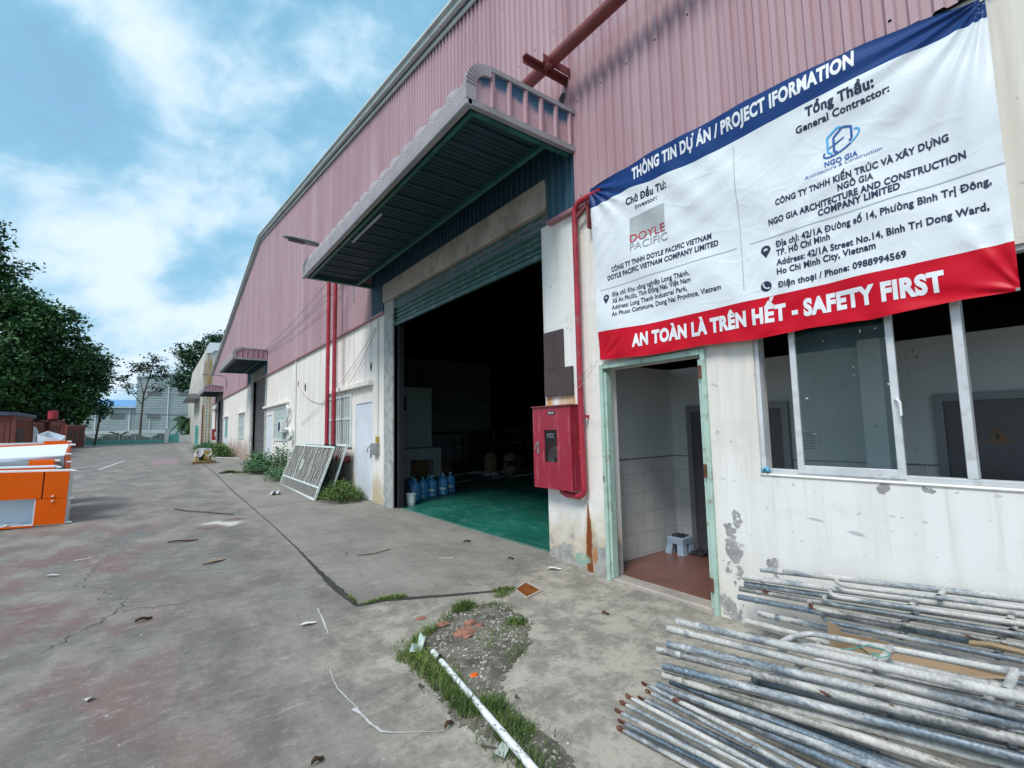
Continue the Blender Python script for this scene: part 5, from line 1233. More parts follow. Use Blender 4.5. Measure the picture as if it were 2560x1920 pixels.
# ================================================================== INSIDE THE WAREHOUSE
def bottle(x, y, label, dark):
    t = thing('water_bottle', label, 'water bottle', (x, y, 0.006), 'big blue water bottles inside the doorway')
    pr = [(0.0, 0.004), (0.115, 0.0), (0.13, 0.015), (0.132, 0.09), (0.125, 0.10), (0.132, 0.115), (0.132, 0.20), (0.125, 0.21), (0.132, 0.222), (0.132, 0.29), (0.124, 0.30), (0.130, 0.315), (0.118, 0.36), (0.075, 0.41), (0.032, 0.435), (0.028, 0.445), (0.028, 0.475), (0.0, 0.477)]
    MB().lathe((x, y, 0.006), pr, 20).build('body', M['bottle'], t, smooth=True)
    MB().lathe((x, y, 0.47), [(0.031, 0), (0.031, 0.035), (0.02, 0.038)], 12).build('cap', M['offwhite'] if not dark else M['tealpane'], t)
    if not dark:
        b = MB()
        for k in range(9):
            a0, a1 = -2.75+k*0.12, -2.75+(k+1)*0.12
            b.add([(x+.1335*cos(a), y+.1335*sin(a), z) for a, z in ((a0, .13), (a1, .13), (a1, .20), (a0, .20))], [(0, 1, 2, 3)])
        b.build('label_band', M['white'], t)
for x, y, l, d in ((4.78, 10.12, 'blue water bottle right behind the white bucket', True), (5.08, 10.33, 'blue water bottle second from the doorway side', True), (5.40, 10.50, 'blue water bottle with a white label in the middle of the row', False),
                   (5.76, 10.60, 'blue water bottle with a white label, front right', False), (6.12, 10.88, 'blue water bottle with a label at the right end', False), (5.50, 10.86, 'blue water bottle in the back, only its neck showing', True), (6.06, 11.18, 'blue water bottle farthest back on the right', True), (4.98, 10.66, 'blue water bottle half hidden behind the left pair', True)):
    bottle(x, y, l, d)
t = thing('bucket', 'white plastic bucket standing before the blue bottles', 'bucket', (4.45, 9.62, 0.006))
MB().lathe((4.45, 9.62, 0.006), [(0.0, 0.0), (0.085, 0.0), (0.105, 0.22), (0.116, 0.222), (0.116, 0.25), (0.104, 0.25), (0.098, 0.05), (0.0, 0.05)], 20).build('body', M['white'], t, smooth=True)
MB().tube(arc((4.45, 9.62, 0.25), 0.112, 0.2, pi-0.2, 12, 'yz'), 0.004, 6).build('handle', M['grey'], t)
t = thing('panel_board', 'tall pale board standing upright inside the dark warehouse', 'board', (7.2, 15.5, 0))
b = MB(); b.box(6.1, 8.0, 15.55, 15.62, 0.006, 3.12); b.build('board', M['board'], t); b = MB(); b.box(6.6, 7.0, 15.52, 15.55, 2.3, 2.75); b.build('cut_out', M['dark'], t)
t = thing('mantel_surround', 'pale surround with a dark square recess in front of the tall board', 'furniture', (7.3, 15.2, 0))
b = MB(); b.box(6.55, 6.88, 14.9, 15.3, 0.006, 0.98); b.box(7.72, 8.02, 14.9, 15.3, 0.006, 0.98); b.box(6.88, 7.72, 14.9, 15.3, 0.60, 0.98); b.build('surround', M['board'], t)
b = MB(); b.box(6.88, 7.72, 15.25, 15.3, 0.006, 0.6); b.build('recess_back', M['wood'], t)
b = MB(); b.box(6.5, 8.06, 14.86, 15.34, 0.98, 1.01); b.build('shelf', M['greylam'], t)
t = thing('steel_rack', 'dark steel frame rack standing at the back of the warehouse', 'rack', (12.4, 18.5, 0))
for x in (10.9, 12.4, 13.9, 15.4):
    for y in (18.0, 19.0): MB().box(x, x+0.07, y, y+.07, 0.006, 1.55).build('post', M['lampgrey'], t)
b = MB()
for z in (0.3, 0.9, 1.48): b.box(10.9, 15.47, 17.96, 18.0, z, z+0.06); b.box(10.9, 15.47, 19.07, 19.11, z, z+0.06)
b.build('rail', M['lampgrey'], t)
b = MB()
for k in range(34): b.box(11.0+k*0.13, 11.04+k*0.13, 18.4, 18.44, 0.2, 1.35+0.1*((k*7) % 3))
b.build('uprights', M['dark'], t)
def sack(x, y, h, r_, tilt, label):
    b = MB(); rr = random.Random(int(x*100)); n = 14; pr = [(0.0, 0), (0.9, 0.0), (1.05, 0.12), (1.0, 0.5), (0.9, 0.82), (0.72, 0.93), (0.45, 1.0), (0.0, 0.99)]
    for q, hh in pr:
        for k in range(n):
            a = 2*pi*k/n; w_ = q*r_*(1+rr.uniform(-.10, .10)); b.v.append((x+w_*cos(a)+tilt*hh, y+w_*0.75*sin(a), 0.006+h*hh+(rr.uniform(-.01, .01) if hh > 0 else 0)))
    for i in range(len(pr)-1):
        for k in range(n): b.f.append((i*n+k, i*n+(k+1) % n, (i+1)*n+(k+1) % n, (i+1)*n+k))
    t = thing('paper_sack', label, 'sack', (x, y, 0), 'brown sacks on the warehouse floor'); b.build('sack', M['sack'], t, smooth='all'); return t
sack(9.55, 14.1, 0.78, 0.24, 0.02, 'tall brown sack at the left of the pile')
s_ = sack(10.15, 13.75, 0.72, 0.27, 0.0, 'brown sack with a dark printed band'); MB().lathe((10.15, 13.75, 0.30), [(0.275, 0), (0.28, 0.05), (0.272, 0.16)], 14).build('printed_band', M['dark'], s_)
sack(10.75, 14.2, 0.55, 0.22, 0.05, 'shorter brown sack at the right of the pile')
sack(8.7, 15.9, 0.42, 0.34, -0.05, 'slumped bag near the inner wall')
r = random.Random(11)
for k, (x, y, a, l_) in enumerate(((9.2, 12.9, .3, .9), (9.9, 12.7, .1, 1.1), (10.6, 12.8, -.2, .8), (11.2, 13.6, .5, 1.0), (8.6, 14.6, .2, .7), (11.9, 14.6, .4, 1.2))):
    b = MB(); b.obox((x, y, 0.035), (l_/2*cos(a), l_/2*sin(a), 0.012), (-.04*sin(a), .04*cos(a), 0), (0, 0, .012))
    tag(b.build('timber_scrap', M['rod']), 'pale scrap strip lying on the green floor round the sacks', 'scrap', 'scraps round the sacks')
for k in range(7):
    x, y = 8.8+r.random()*3.2, 12.9+r.random()*1.8; b = MB()
    b.grid(lambda u_, v_: (x+(u_-.5)*.5, y+(v_-.5)*.4, 0.02+0.12*abs(sin(u_*9+k)*cos(v_*7+k*2))), 8, 6)
    tag(b.build('plastic_sheet', M['foil']), 'crumpled plastic scrap on the floor round the sacks', 'scrap', 'crumpled scraps round the sacks')
for k, (a, c) in enumerate((((6.3, 12.6, .02), (7.75, 13.5, .02)), ((6.4, 12.2, .02), (7.95, 12.85, .02)))):
    b = MB(); b.tube([a, c], 0.016, 6); tag(b.build('floor_rod', M['rod']), ['upper', 'lower'][k]+' thin pale rod lying behind the bottles', 'rod')
# stool in the guard room
t = thing('plastic_stool', 'low pale blue plastic stool at the end of the guard room', 'stool', (5.42, 3.74, -0.03))
b = MB(); cx_, cy_, z0, H_ = 5.45, 3.74, -0.03, 0.205
tp, bt = 0.100, 0.135
for sx, sy in ((1, 1), (1, -1), (-1, 1), (-1, -1)):
    a = [(cx_+sx*bt, cy_+sy*bt), (cx_+sx*(bt-.09), cy_+sy*bt), (cx_+sx*(bt-.09), cy_+sy*(bt-.09)), (cx_+sx*bt, cy_+sy*(bt-.09))]
    c = [(cx_+sx*tp, cy_+sy*tp), (cx_+sx*(tp-.075), cy_+sy*tp), (cx_+sx*(tp-.075), cy_+sy*(tp-.075)), (cx_+sx*tp, cy_+sy*(tp-.075))]
    MB().add([(x, y, z0) for x, y in a]+[(x, y, z0+H_-.02) for x, y in c], [(3, 2, 1, 0), (4, 5, 6, 7), (0, 1, 5, 4), (1, 2, 6, 5), (2, 3, 7, 6), (3, 0, 4, 7)]).build('leg', M['stool'], t)
b.box(cx_-tp-.015, cx_+tp+.015, cy_-tp-.015, cy_+tp+.015, z0+H_-.09, z0+H_); b.build('seat', M['stool'], t, bevel=0.012)
t = thing('dark_rag', 'crumpled dark cloth lying on the blue stool', 'cloth', (5.42, 3.74, .22))
MB().grid(lambda u_, v_: (5.37+u_*.17, 3.66+v_*.15, .180+.03*abs(sin(u_*7)*cos(v_*6))), 8, 8).build('cloth', M['cable'], t)
b = MB(); b.grid(lambda u_, v_: (5.45+u_*.35, 3.42+v_*.2, -.02+.04*abs(sin(u_*8)*cos(v_*6+1))), 8, 8); tag(b.build('dark_rag', M['cable']), 'dark cloth heap on the floor beside the stool', 'cloth')
b = MB(); b.grid(lambda u_, v_: (4.0+.06*u_, 1.88+v_*.07, 1.195+.05*abs(sin(u_*5+.8)*cos(v_*5+.6))), 7, 7); tag(b.build('plastic_wrapper', mat('sky_blue_wrapper', (0.10, 0.42, 0.62), 0.4)), 'crumpled sky blue wrapper on the left end of the window sill', 'wrapper')
# ================================================================== YARD: furniture heap, pallet, containers, litter
def cabinet(name, label, corner, yaw, tilt, W_, D_, H_, build, group='orange and white furniture heap'):
    """local axes: u along the front (to the left, away from the wall), w depth (away from camera), v up"""
    u = Vector((-cos(yaw), sin(yaw), 0)); wv = Vector((sin(yaw), cos(yaw), 0)); v = Vector((0, 0, 1))
    u2 = u*cos(tilt)+v*sin(tilt); v2 = v*cos(tilt)-u*sin(tilt)
    o = Vector(corner); P = lambda a, d, c: o+u2*a+wv*d+v2*c
    t = thing(name, label, 'cabinet', o[:], group)
    def bx(b, a0, a1, d0, d1, c0, c1): b.obox(P((a0+a1)/2, (d0+d1)/2, (c0+c1)/2), u2*((a1-a0)/2), wv*((d1-d0)/2), v2*((c1-c0)/2))
    build(t, bx, P); return t
def front_cab(t, bx, P):
    b = MB(); bx(b, 0, 2.4, 0.02, 0.42, 0.965, 0.985); bx(b, 0, 2.4, 0.02, 0.42, 0, 0.02); bx(b, 0, 0.02, 0.02, 0.42, 0.02, 0.965); bx(b, 0.02, 2.4, 0.40, 0.42, 0.02, 0.965); bx(b, 0.42, 0.44, 0.02, 0.40, 0.02, 0.965); bx(b, 0.44, 2.4, 0.02, 0.40, 0.475, 0.49)
    b.build('case', M['whitelam'], t)
    b = MB(); bx(b, 0.005, 0.335, 0.0, 0.02, 0.485, 0.965); d1 = b.build('door', M['orange'], t)
    b = MB(); bx(b, 0.005, 0.415, 0.0, 0.02, 0.02, 0.478); d2 = b.build('door', M['orange'], t)
    b = MB(); bx(b, 0.355, 2.4, 0.0, 0.02, 0.49, 0.965); b.build('panel', M['orange'], t)
    for d_, c_ in ((d1, 0.525), (d2, 0.435)):
        b = MB(); q = P(0.20, -0.012, c_); b.obox(q, Vector((.016, 0, 0)), Vector((0, .012, 0)), Vector((0, 0, .010))); b.build('knob', M['white'], d_)
    b = MB(); bx(b, 0.42, 2.4, -0.01, 0.03, -0.005, 0.022); b.build('edge_strip', M['orange'], t)
    for c_ in (0.965, 0.03):
        b = MB(); a = P(0, 0.05, c_); b.tube([a, a+Vector((0.09, 0, 0))], [0.022, 0.015], 10); b.build('foot', M['white'], t)
    b = MB(); a = P(0, 0.05, 0.47); b.tube([a, a+Vector((0.08, 0, 0))], [0.022, 0.015], 10); b.build('foot', M['white'], t)
    b = MB(); bx(b, 0.6, 2.3, 0.05, 0.07, 0.05, 0.06); bx(b, 0.75, 0.80, 0.0, 0.3, 0.03, 0.05); b.build('loose_rail', M['offwhite'], t)
cabinet('lying_cabinet', 'orange cabinet lying on its side in front, open niche below', (-1.27, 12.1, 0.012), 0.03, 0.035, 2.4, .4, .98, front_cab)
def low_cab(t, bx, P):
    b = MB(); bx(b, 0, 1.6, 0, 0.32, 0.0, 1.03); b.build('case', M['orange'], t)
    b = MB(); bx(b, -0.005, 1.6, -0.005, 0.325, 1.03, 1.055); b.build('top_edge', M['whitelam'], t)
    b = MB(); a = P(0, 0.05, 1.02); b.tube([a, a+Vector((0.09, 0, 0))], [0.025, 0.018], 10); b.build('foot', M['white'], t)
cabinet('lying_cabinet', 'orange cabinet with a white top edge, second from the front', (-1.53, 12.56, 0.016), 0.05, 0.02, 1.6, .3, 1.05, low_cab)
def low_cab2(t, bx, P):
    b = MB(); bx(b, 0, 0.36, 0, 0.28, 0.0, 1.15); b.build('side', M['orange'], t)
    b = MB(); bx(b, 0.36, 1.6, 0, 0.28, 0.0, 1.12); b.build('case', M['greylam'], t)
    b = MB(); a = P(0, 0.05, 1.13); b.tube([a, a+Vector((0.08, 0, 0))], [0.025, 0.018], 10); b.build('foot', M['white'], t)
cabinet('lying_cabinet', 'grey cabinet with a short orange end, third from the front', (-1.60, 12.95, 0.02), 0.06, 0.03, 1.6, .3, 1.1, low_cab2)
def big_white(t, bx, P):
    b = MB(); b.prism([P(0, 0, 0.0), P(0, 0, 1.22), P(0.02, 0.55, 1.44), P(0.02, 0.75, 1.44), P(0.02, 0.75, 0.0)], P(2.2, 0, 0)-P(0, 0, 0)); b.build('case', M['whitelam'], t)
    b = MB(); b.prism([P(0.0, -0.004, 0.3), P(0.0, -0.004, 1.21), P(2.2, -0.004, 1.08), P(2.2, -0.004, 0.3)], P(0, -.01, 0)-P(0, 0, 0)); b.build('shelf_face', M['greylam'], t)
    b = MB(); b.prism([P(-0.012, -0.01, 0.02), P(-0.012, -0.01, 1.22), P(-0.012, 0.5, 1.42), P(-0.012, 0.5, 0.02)], P(-.012, 0, 0)-P(0, 0, 0)); b.build('end_panel', M['orange'], t)
    b = MB(); bx(b, 0.02, 2.2, 0.76, 0.80, 1.40, 1.47); b.build('back_edge', M['orange'], t)
    for d_, c_ in ((0.0, 1.24), (0.45, 1.42), (0.02, 1.08), (0.03, 0.62), (0.03, 0.44), (0.03, 0.30)):
        b = MB(); a = P(-0.012, d_, c_); b.tube([a, a+Vector((0.09, 0, 0))], [0.026, 0.018], 10); b.build('foot', M['white'], t)
cabinet('lying_cabinet', 'big white cabinet behind the orange ones, sloping top and orange end', (-1.42, 13.25, 0.025), 0.04, -0.03, 2.2, .7, 1.4, big_white)
def thin_or(t, bx, P):
    b = MB(); bx(b, 0, 0.36, 0, 0.30, 0, 1.50); b.build('end', M['orange'], t); b = MB(); bx(b, 0.36, 1.5, 0, 0.30, 0, 1.47); b.build('case', M['whitelam'], t)
    b = MB(); a = P(0, 0.05, 1.48); b.tube([a, a+Vector((0.07, 0, 0))], [0.024, 0.016], 10); b.build('foot', M['white'], t)
cabinet('lying_cabinet', 'thin white and orange cabinet right behind the big white one', (-1.54, 14.1, 0.03), 0.05, 0.01, 1.5, .3, 1.5, thin_or)
t = thing('open_box', 'white open-topped box part on top of the furniture heap', 'box', (-1.8, 14.6, 1.5), 'orange and white furniture heap')
A, B_, C_, D_ = Vector((-1.66, 14.5, 1.50)), Vector((-2.06, 14.5, 1.50)), Vector((-2.05, 15.0, 1.50)), Vector((-1.65, 15.0, 1.50))
b = MB(); b.prism([A, B_, B_+Vector((0, 0, .17)), A+Vector((0, 0, .05))], (0, 0.012, 0)); b.prism([D_, C_, C_+Vector((.1, 0, .26)), D_+Vector((0, 0, .14))], (0, -0.012, 0)); b.prism([B_, C_, C_+Vector((.1, 0, .26)), B_+Vector((0, 0, .17))], (0.012, 0, 0)); b.prism([A, D_, D_+Vector((0, 0, .14)), A+Vector((0, 0, .05))], (-0.012, 0, 0)); b.prism([A, B_, C_, D_], (0, 0, 0.01))
b.build('panels', M['whitelam'], t)
b = MB(); b.box(-2.9, -1.8, 15.2, 16.0, gz(-2, 15), 1.5); tag(b.build('furniture_core', M['greylam']), 'grey cabinet body hidden at the back of the furniture heap', 'cabinet', 'orange and white furniture heap')

# pallet with a small yellow machine under a loose sheet
pz = gz(2, 27.9)
t = thing('wooden_pallet', 'worn wooden pallet standing on the yard near the far weeds', 'pallet', (2.0, 28.1, pz))
b = MB()
for y in (27.75, 28.2, 28.65): b.box(1.50, 2.48, y, y+0.12, pz, pz+0.10)
b.build('runner', M['wood'], t); b = MB()
for k in range(6): b.box(1.50+0.172*k, 1.62+0.172*k, 27.72, 28.8, pz+0.10, pz+0.125)
b.build('deck', M['wood'], t)
t = thing('compactor_machine', 'small yellow machine with a dark engine on the pallet under a sheet', 'machine', (1.95, 28.1, pz+.125)); q = pz+.125
b = MB()
for x in (1.66, 2.24): b.tube([(x, 27.85, q), (x, 27.85, q+.50), (x, 28.35, q+.55), (x, 28.35, q)], 0.03, 8)
b.box(1.62, 2.30, 27.85, 28.4, q, q+.06); b.box(1.95, 2.15, 27.8, 27.86, q+.1, q+.5); b.build('frame', M['yellow'], t)
b = MB(); b.box(1.76, 2.12, 27.92, 28.35, q+.06, q+.45); b.lathe((1.9, 27.9, q+.25), [(0, -.05), (.13, -.05), (.13, .02)], 14, 'y'); b.build('engine', M['cable'], t, bevel=0.03)
rr = random.Random(3)
b = MB(); b.grid(lambda u_, v_: (1.56+.72*u_, 27.76+.65*v_, q+.60+.03*sin(u_*9+v_*4)-.42*max(0, .30-v_)*(0.4+0.6*abs(sin(u_*6)))/.3-.2*max(0, .15-u_)/.15), 16, 12); b.v = [(x, y, z) for x, y, z in b.v]
tag(b.build('plastic_cover', M['greycover'], smooth='all'), 'crumpled grey sheet draped over the yellow machine', 'cover')

# red site containers far left -------------------------------------------------
def container(x0, x1, y0, y1, zb, h, label, openings, m='redcont'):
    t = thing('site_container', label, 'container', ((x0+x1)/2, (y0+y1)/2, zb), 'red site containers')
    b = MB(); n = 18
    b.box(x0, x1, y0, y1, zb+.12, zb+h-.06)
    for k in range(int((x1-x0)/.22)): b.box(x0+.06+k*.22, x0+.15+k*.22, y0-.03, y0, zb+.2, zb+h-.15)
    for k in range(int((y1-y0)/.25)): b.box(x1, x1+.03, y0+.06+k*.25, y0+.16+k*.25, zb+.2, zb+h-.15)
    b.build('body', M[m], t)
    b = MB(); b.box(x0-.05, x1+.06, y0-.06, y1+.05, zb+h-.06, zb+h+.06); b.box(x0-.05, x1+.06, y0-.06, y1+.05, zb, zb+.12)
    for x, y in ((x0, y0), (x1, y0), (x1, y1)): b.box(x-.06, x+.07, y-.07, y+.06, zb+.12, zb+h-.06)
    b.build('corner_frame', M[m], t)
    for face, a0, a1, z0, z1 in openings:
        b = MB()
        if face == 'front': b.box(a0, a1, y0-.04, y0-.031, z0, z1)
        else: b.box(x1+.031, x1+.04, a0, a1, z0, z1)
        b.build('opening', M['reddark'], t)
    return t
cR = container(-9.2, -6.2, 60.0, 65.6, 0.53, 2.2, 'red site container at the right end of the row, windowed long side', [('side', 60.6, 61.6, 1.2, 2.3), ('side', 62.2, 63.2, .75, 2.2), ('side', 64.0, 64.9, 1.3, 2.3)])
cR.rotation_euler.z = -0.13
container(-9.6, -6.7, 52.0, 57.4, 0.45, 2.35, 'middle red container with white corner marks and a dark window', [('side', 53.5, 54.8, 1.5, 2.5), ('front', -9.3, -7.4, .7, 2.5)])
container(-9.8, -6.9, 45.5, 51.0, 0.38, 2.3, 'open dark red container half hidden by the striped tarp', [('front', -9.6, -7.1, .6, 2.45)])
container(-10.6, -6.35, 38.0, 43.0, 0.30, 2.55, 'nearest red container at the left edge with a dark roof', [('side', 38.8, 40.6, .5, 2.2)])
b = MB(); b.prism([(-10.7, 37.8, 2.9), (-6.2, 37.8, 2.9), (-6.2, 37.8, 3.08), (-10.7, 37.8, 3.2)], (0, 5.4, 0)); tag(b.build('container_awning', M['tarpblue']), 'dark blue roof sheet lying on the nearest red container', 'roof sheet')
b = MB(); b.grid(lambda u_, v_: (-6.95+.9*u_*(0.55+.45*(1-v_))+.06*sin(v_*11+u_*5), 44.9+.3*u_*v_, .38+2.2*v_-.25*u_*v_), 8, 14); tag(b.build('striped_tarp', M['teatarp'], smooth='all'), 'pale striped tarpaulin hanging between the two left containers', 'tarpaulin')
for k in range(5):
    b = MB(); b.grid(lambda u_, v_, k=k: (-9.7+3.1*u_-.25*k*.4, 46+7*v_, 2.85+.14*k+.12*sin(u_*pi)+.05*sin(u_*9+k)), 10, 6); tag(b.build('stacked_sheet', M['tarpblue'], smooth='all'), ['lowest', 'second lowest', 'middle', 'second highest', 'highest'][k]+' bowed dark blue sheet piled on the containers', 'sheet', 'dark sheets on the containers')
t = thing('red_tank', 'red bundle of rods and a red drum stacked on the right container', 'bundle', (-8, 61, 2.8))
b = MB()
for k in range(16): b.tube([(-8.6+.02*k, 60.2, 2.85+.05*(k % 8)), (-6.9-.03*k, 62.5, 2.9+.06*(k % 7))], 0.035, 6)
b.build('rods', M['redold'], t); b = MB(); b.lathe((-7.7, 61.2, 3.35), [(0, 0), (.36, 0), (.36, .75), (0, .8)], 14); b.build('drum', M['red'], t)

# ---- drain, rubble patch, grass, litter ---------------------------------------
def gp(x, y, d=0.0): return (x, y, gz(x, y)+d)
t = thing('drain_cover', 'square rusty drain cover sunk in the concrete by the doorway corner', 'drain', gp(3.09, 3.95))
b = MB(); b.add([gp(3.0, 4.02, .008), gp(3.22, 4.11, .008), gp(3.215, 3.85, .008), gp(2.965, 3.79, .008)], [(0, 1, 2, 3)]); b.build('plate', mat('wet_rust', (0.22, 0.075, 0.018), 0.35, 0, 0.3, 9, (0.10, 0.04, 0.02), 0.5, 14), t)
b = MB(); q4 = [Vector(gp(*p, .006)) for p in ((3.0, 4.02), (3.22, 4.11), (3.215, 3.85), (2.965, 3.79))]
for i in range(4): a, c = q4[i], q4[(i+1) % 4]; e = (c-a)/2; b.obox((a+c)/2, e, Vector((-e.y, e.x, 0)).normalized()*.012, Vector((0, 0, .008)))
b.build('frame', M['beam'], t)
PATCH = [(1.56, 3.50), (1.78, 3.66), (2.10, 3.82), (2.37, 3.95), (2.70, 3.90), (2.72, 3.44), (2.45, 3.05), (2.10, 2.84), (1.97, 2.76), (1.78, 2.50), (1.80, 2.33), (1.80, 2.08), (1.72, 1.70), (1.60, 1.55), (1.46, 1.80), (1.52, 2.27), (1.43, 2.5), (1.48, 2.84), (1.50, 3.3)]
def inside(x, y, P=PATCH):
    c = False
    for i in range(len(P)):
        (x1, y1), (x2, y2) = P[i], P[i-1]
        if (y1 > y) != (y2 > y) and x < (x2-x1)*(y-y1)/(y2-y1)+x1: c = not c
    return c
def edged(x, y, P=PATCH):
    d = 9
    for i in range(len(P)):
        a, c = Vector(P[i]), Vector(P[i-1]); ab = c-a; f = max(0, min(1, (Vector((x, y))-a).dot(ab)/ab.length_squared)); d = min(d, (Vector((x, y))-a-ab*f).length)
    return d
from mathutils import noise as mn
b = MB(); st_ = 0.025; idx = {}
def pv_(i, j):
    if (i, j) in idx: return idx[(i, j)]
    x, y = i*st_, j*st_; e = edged(x, y); inn = inside(x, y)
    w_ = mn.noise(Vector((x*7, y*7, 0))); w2 = mn.noise(Vector((x*22, y*22, 3)))
    h = (0.006+0.022*sm(e/0.18)*(0.6+0.7*w_)+0.010*w2*sm(e/.06)) if inn else -0.004
    b.v.append((x, y, gz(x, y)+h)); idx[(i, j)] = len(b.v)-1; return idx[(i, j)]
for i in range(int(1.3/st_), int(2.85/st_)):
    for j in range(int(1.4/st_), int(4.1/st_)):
        x, y = (i+.5)*st_, (j+.5)*st_
        if inside(x, y) and edged(x, y) > 0.02+0.09*mn.noise(Vector((x*9, y*9, 1)))+(0.05*mn.noise(Vector((x*31, y*31, 4)))): b.f.append((pv_(i, j), pv_(i+1, j), pv_(i+1, j+1), pv_(i, j+1)))
struct(b.build('rubble_patch', M['rubble'], smooth='all'))
def chip(b, x, y, s_, r, d=0.0):
    c = Vector(gp(x, y, s_*.25+d)); vs = []
    for k in range(6):
        a = 2*pi*k/6; vs.append(c+Vector((cos(a)*s_*r.uniform(.6, 1.1), sin(a)*s_*r.uniform(.5, 1.0), -s_*.3*r.uniform(.6, 1))))
    for k in range(6):
        a = 2*pi*k/6+.3; vs.append(c+Vector((cos(a)*s_*r.uniform(.3, .7), sin(a)*s_*r.uniform(.3, .7), s_*.35*r.uniform(.5, 1))))
    b.add(vs, [(0, 1, 2, 3, 4, 5)[::-1], (6, 7, 8, 9, 10, 11)]+[(k, (k+1) % 6, 6+(k+1) % 6, 6+k) for k in range(6)])
r = random.Random(21); b = MB()
while len(b.f) < 8*2600:
    x, y = r.uniform(1.42, 2.75), r.uniform(1.5, 3.95)
    if inside(x, y): chip(b, x, y, 0.003+0.013*r.random()**4, r, 0.018*sm(edged(x, y)/.18))
for k in range(420): chip(b, 1.9+r.random()*1.2, 2.6+r.random()*1.6, 0.002+0.005*r.random()**2, r)
for k in range(160): chip(b, 1.9+r.random()*1.4, 3.2+r.random()*1.7, 0.002+0.006*r.random()**3, r)
for k in range(200): x, y = r.uniform(1.4, 1.9), r.uniform(1.3, 2.1); chip(b, x, y, 0.003+.008*r.random()**2, r)
stuff(b.build('stone_chips', M['stone']), 'loose stone chips over the broken concrete patch', 'gravel')
def blades(name, spots, label, hmin=.04, hmax=.11, m='grass', wd=0.0022, seed=5):
    r = random.Random(seed); b = MB()
    for x0, y0, rx, ry, n, rot in spots:
        for _ in range(n):
            a, q = r.uniform(0, 2*pi), sqrt(r.random()); u_, v_ = rx*q*cos(a), ry*q*sin(a)
            x = x0+u_*cos(rot)-v_*sin(rot); y = y0+u_*sin(rot)+v_*cos(rot)
            h = r.uniform(hmin, hmax)*(1.15-.5*q); an = r.uniform(0, 2*pi); ln = r.uniform(.25, 1.2)*h; dx_, dy_ = cos(an), sin(an); z = gz(x, y)+.004
            w_ = wd*r.uniform(.7, 1.5); sx_, sy_ = -dy_*w_, dx_*w_
            p1 = (x+dx_*ln*.35, y+dy_*ln*.35, z+h*.62); p2 = (x+dx_*ln, y+dy_*ln, z+h*r.uniform(.7, 1.0))
            b.add([(x-sx_, y-sy_, z), (x+sx_, y+sy_, z), (p1[0]+sx_*.8, p1[1]+sy_*.8, p1[2]), (p1[0]-sx_*.8, p1[1]-sy_*.8, p1[2]), p2], [(0, 1, 2, 3), (3, 2, 4)])
    return stuff(b.build(name, M[m], fix=False), label, 'grass')
blades('grass', [(1.60, 3.42, .13, .10, 300, 0), (1.80, 3.66, .20, .05, 240, .5), (2.10, 3.84, .10, .04, 60, .5), (2.34, 3.94, .14, .07, 380, .3), (1.60, 3.20, .11, .20, 420, 0), (1.60, 2.92, .10, .20, 460, 0), (1.56, 2.64, .08, .18, 420, 0),
    (1.66, 2.48, .11, .11, 420, 0), (1.64, 2.24, .11, .14, 360, 0), (1.57, 2.02, .08, .14, 150, 0), (1.6, 2.9, .17, .8, 220, 0), (1.62, 2.2, .2, .3, 90, 0)], 'green grass growing along the edge of the broken patch and pole', .04, .11)
blades('grass_tuft', [(2.53, 3.40, .10, .08, 330, 0), (2.42, 3.32, .18, .14, 110, 0), (2.62, 3.75, .12, .14, 70, 0), (2.2, 3.2, .25, .2, 90, 0), (2.45, 3.85, .2, .08, 90, 0), (2.2, 2.95, .2, .08, 60, .6)], 'small grass tuft alone in the rubble', .03, .085, seed=8)
blades('joint_grass', [(1.90, 4.50, .14, .03, 320, -.3), (1.72, 4.52, .12, .02, 120, 0), (2.90, 4.06, .13, .06, 300, -.3), (2.80, 3.98, .09, .05, 120, 0), (1.57, 4.7, .02, .12, 60, 0), (2.2, 3.65, .25, .04, 60, .4)], 'low grass sprouting from the concrete joint', .02, .06, seed=9)
blades('joint_grass', [(2.3, 21.4, .35, .10, 260, .6), (2.9, 21.0, .5, .2, 300, 0)], 'weeds in the far joint beside the bush', .06, .16, wd=.008, seed=10)
r = random.Random(4)
def lump(name, x, y, s_, m, label, cat, group=None, flat=.5, d=0.0):
    b = MB(); c = gp(x, y, s_*flat*.4+d); n, k_ = 10, 6; rr = random.Random(int(x*997+y*331))
    for j in range(k_+1):
        th = pi*j/k_
        for i in range(n):
            a = 2*pi*i/n; q = s_*rr.uniform(.75, 1.15); b.v.append((c[0]+q*sin(th)*cos(a), c[1]+q*sin(th)*sin(a)*.8, c[2]+q*flat*cos(th)*.8))
    for j in range(k_):
        for i in range(n): b.f.append((j*n+i, j*n+(i+1) % n, (j+1)*n+(i+1) % n, (j+1)*n+i))
    return tag(b.build(name, M[m]), label, cat, group)
lump('brick_piece', 2.10, 3.50, .11, 'brick', 'biggest flat broken brick piece in the rubble patch', 'brick', 'broken brick pieces', .22, .01)
lump('brick_piece', 2.20, 3.60, .06, 'brick', 'small brick lump beside the biggest piece', 'brick', 'broken brick pieces', .5, .02)
lump('brick_piece', 2.02, 3.74, .055, 'brick', 'brick lump at the grass edge on the left of the rubble', 'brick', 'broken brick pieces', .45, .01)
lump('brick_piece', 2.25, 3.52, .045, 'brick', 'small brown brick chip right of the biggest brick piece', 'brick', 'broken brick pieces', .5, .02)
lump('brick_piece', 2.06, 3.42, .05, 'brick', 'small brick chip in front of the biggest brick piece', 'brick', 'broken brick pieces', .4, .02)
lump('brick_piece', 1.79, 2.88, .032, 'orange', 'small bright orange lump beside the white pole', 'brick', 'broken brick pieces', .6, .01)
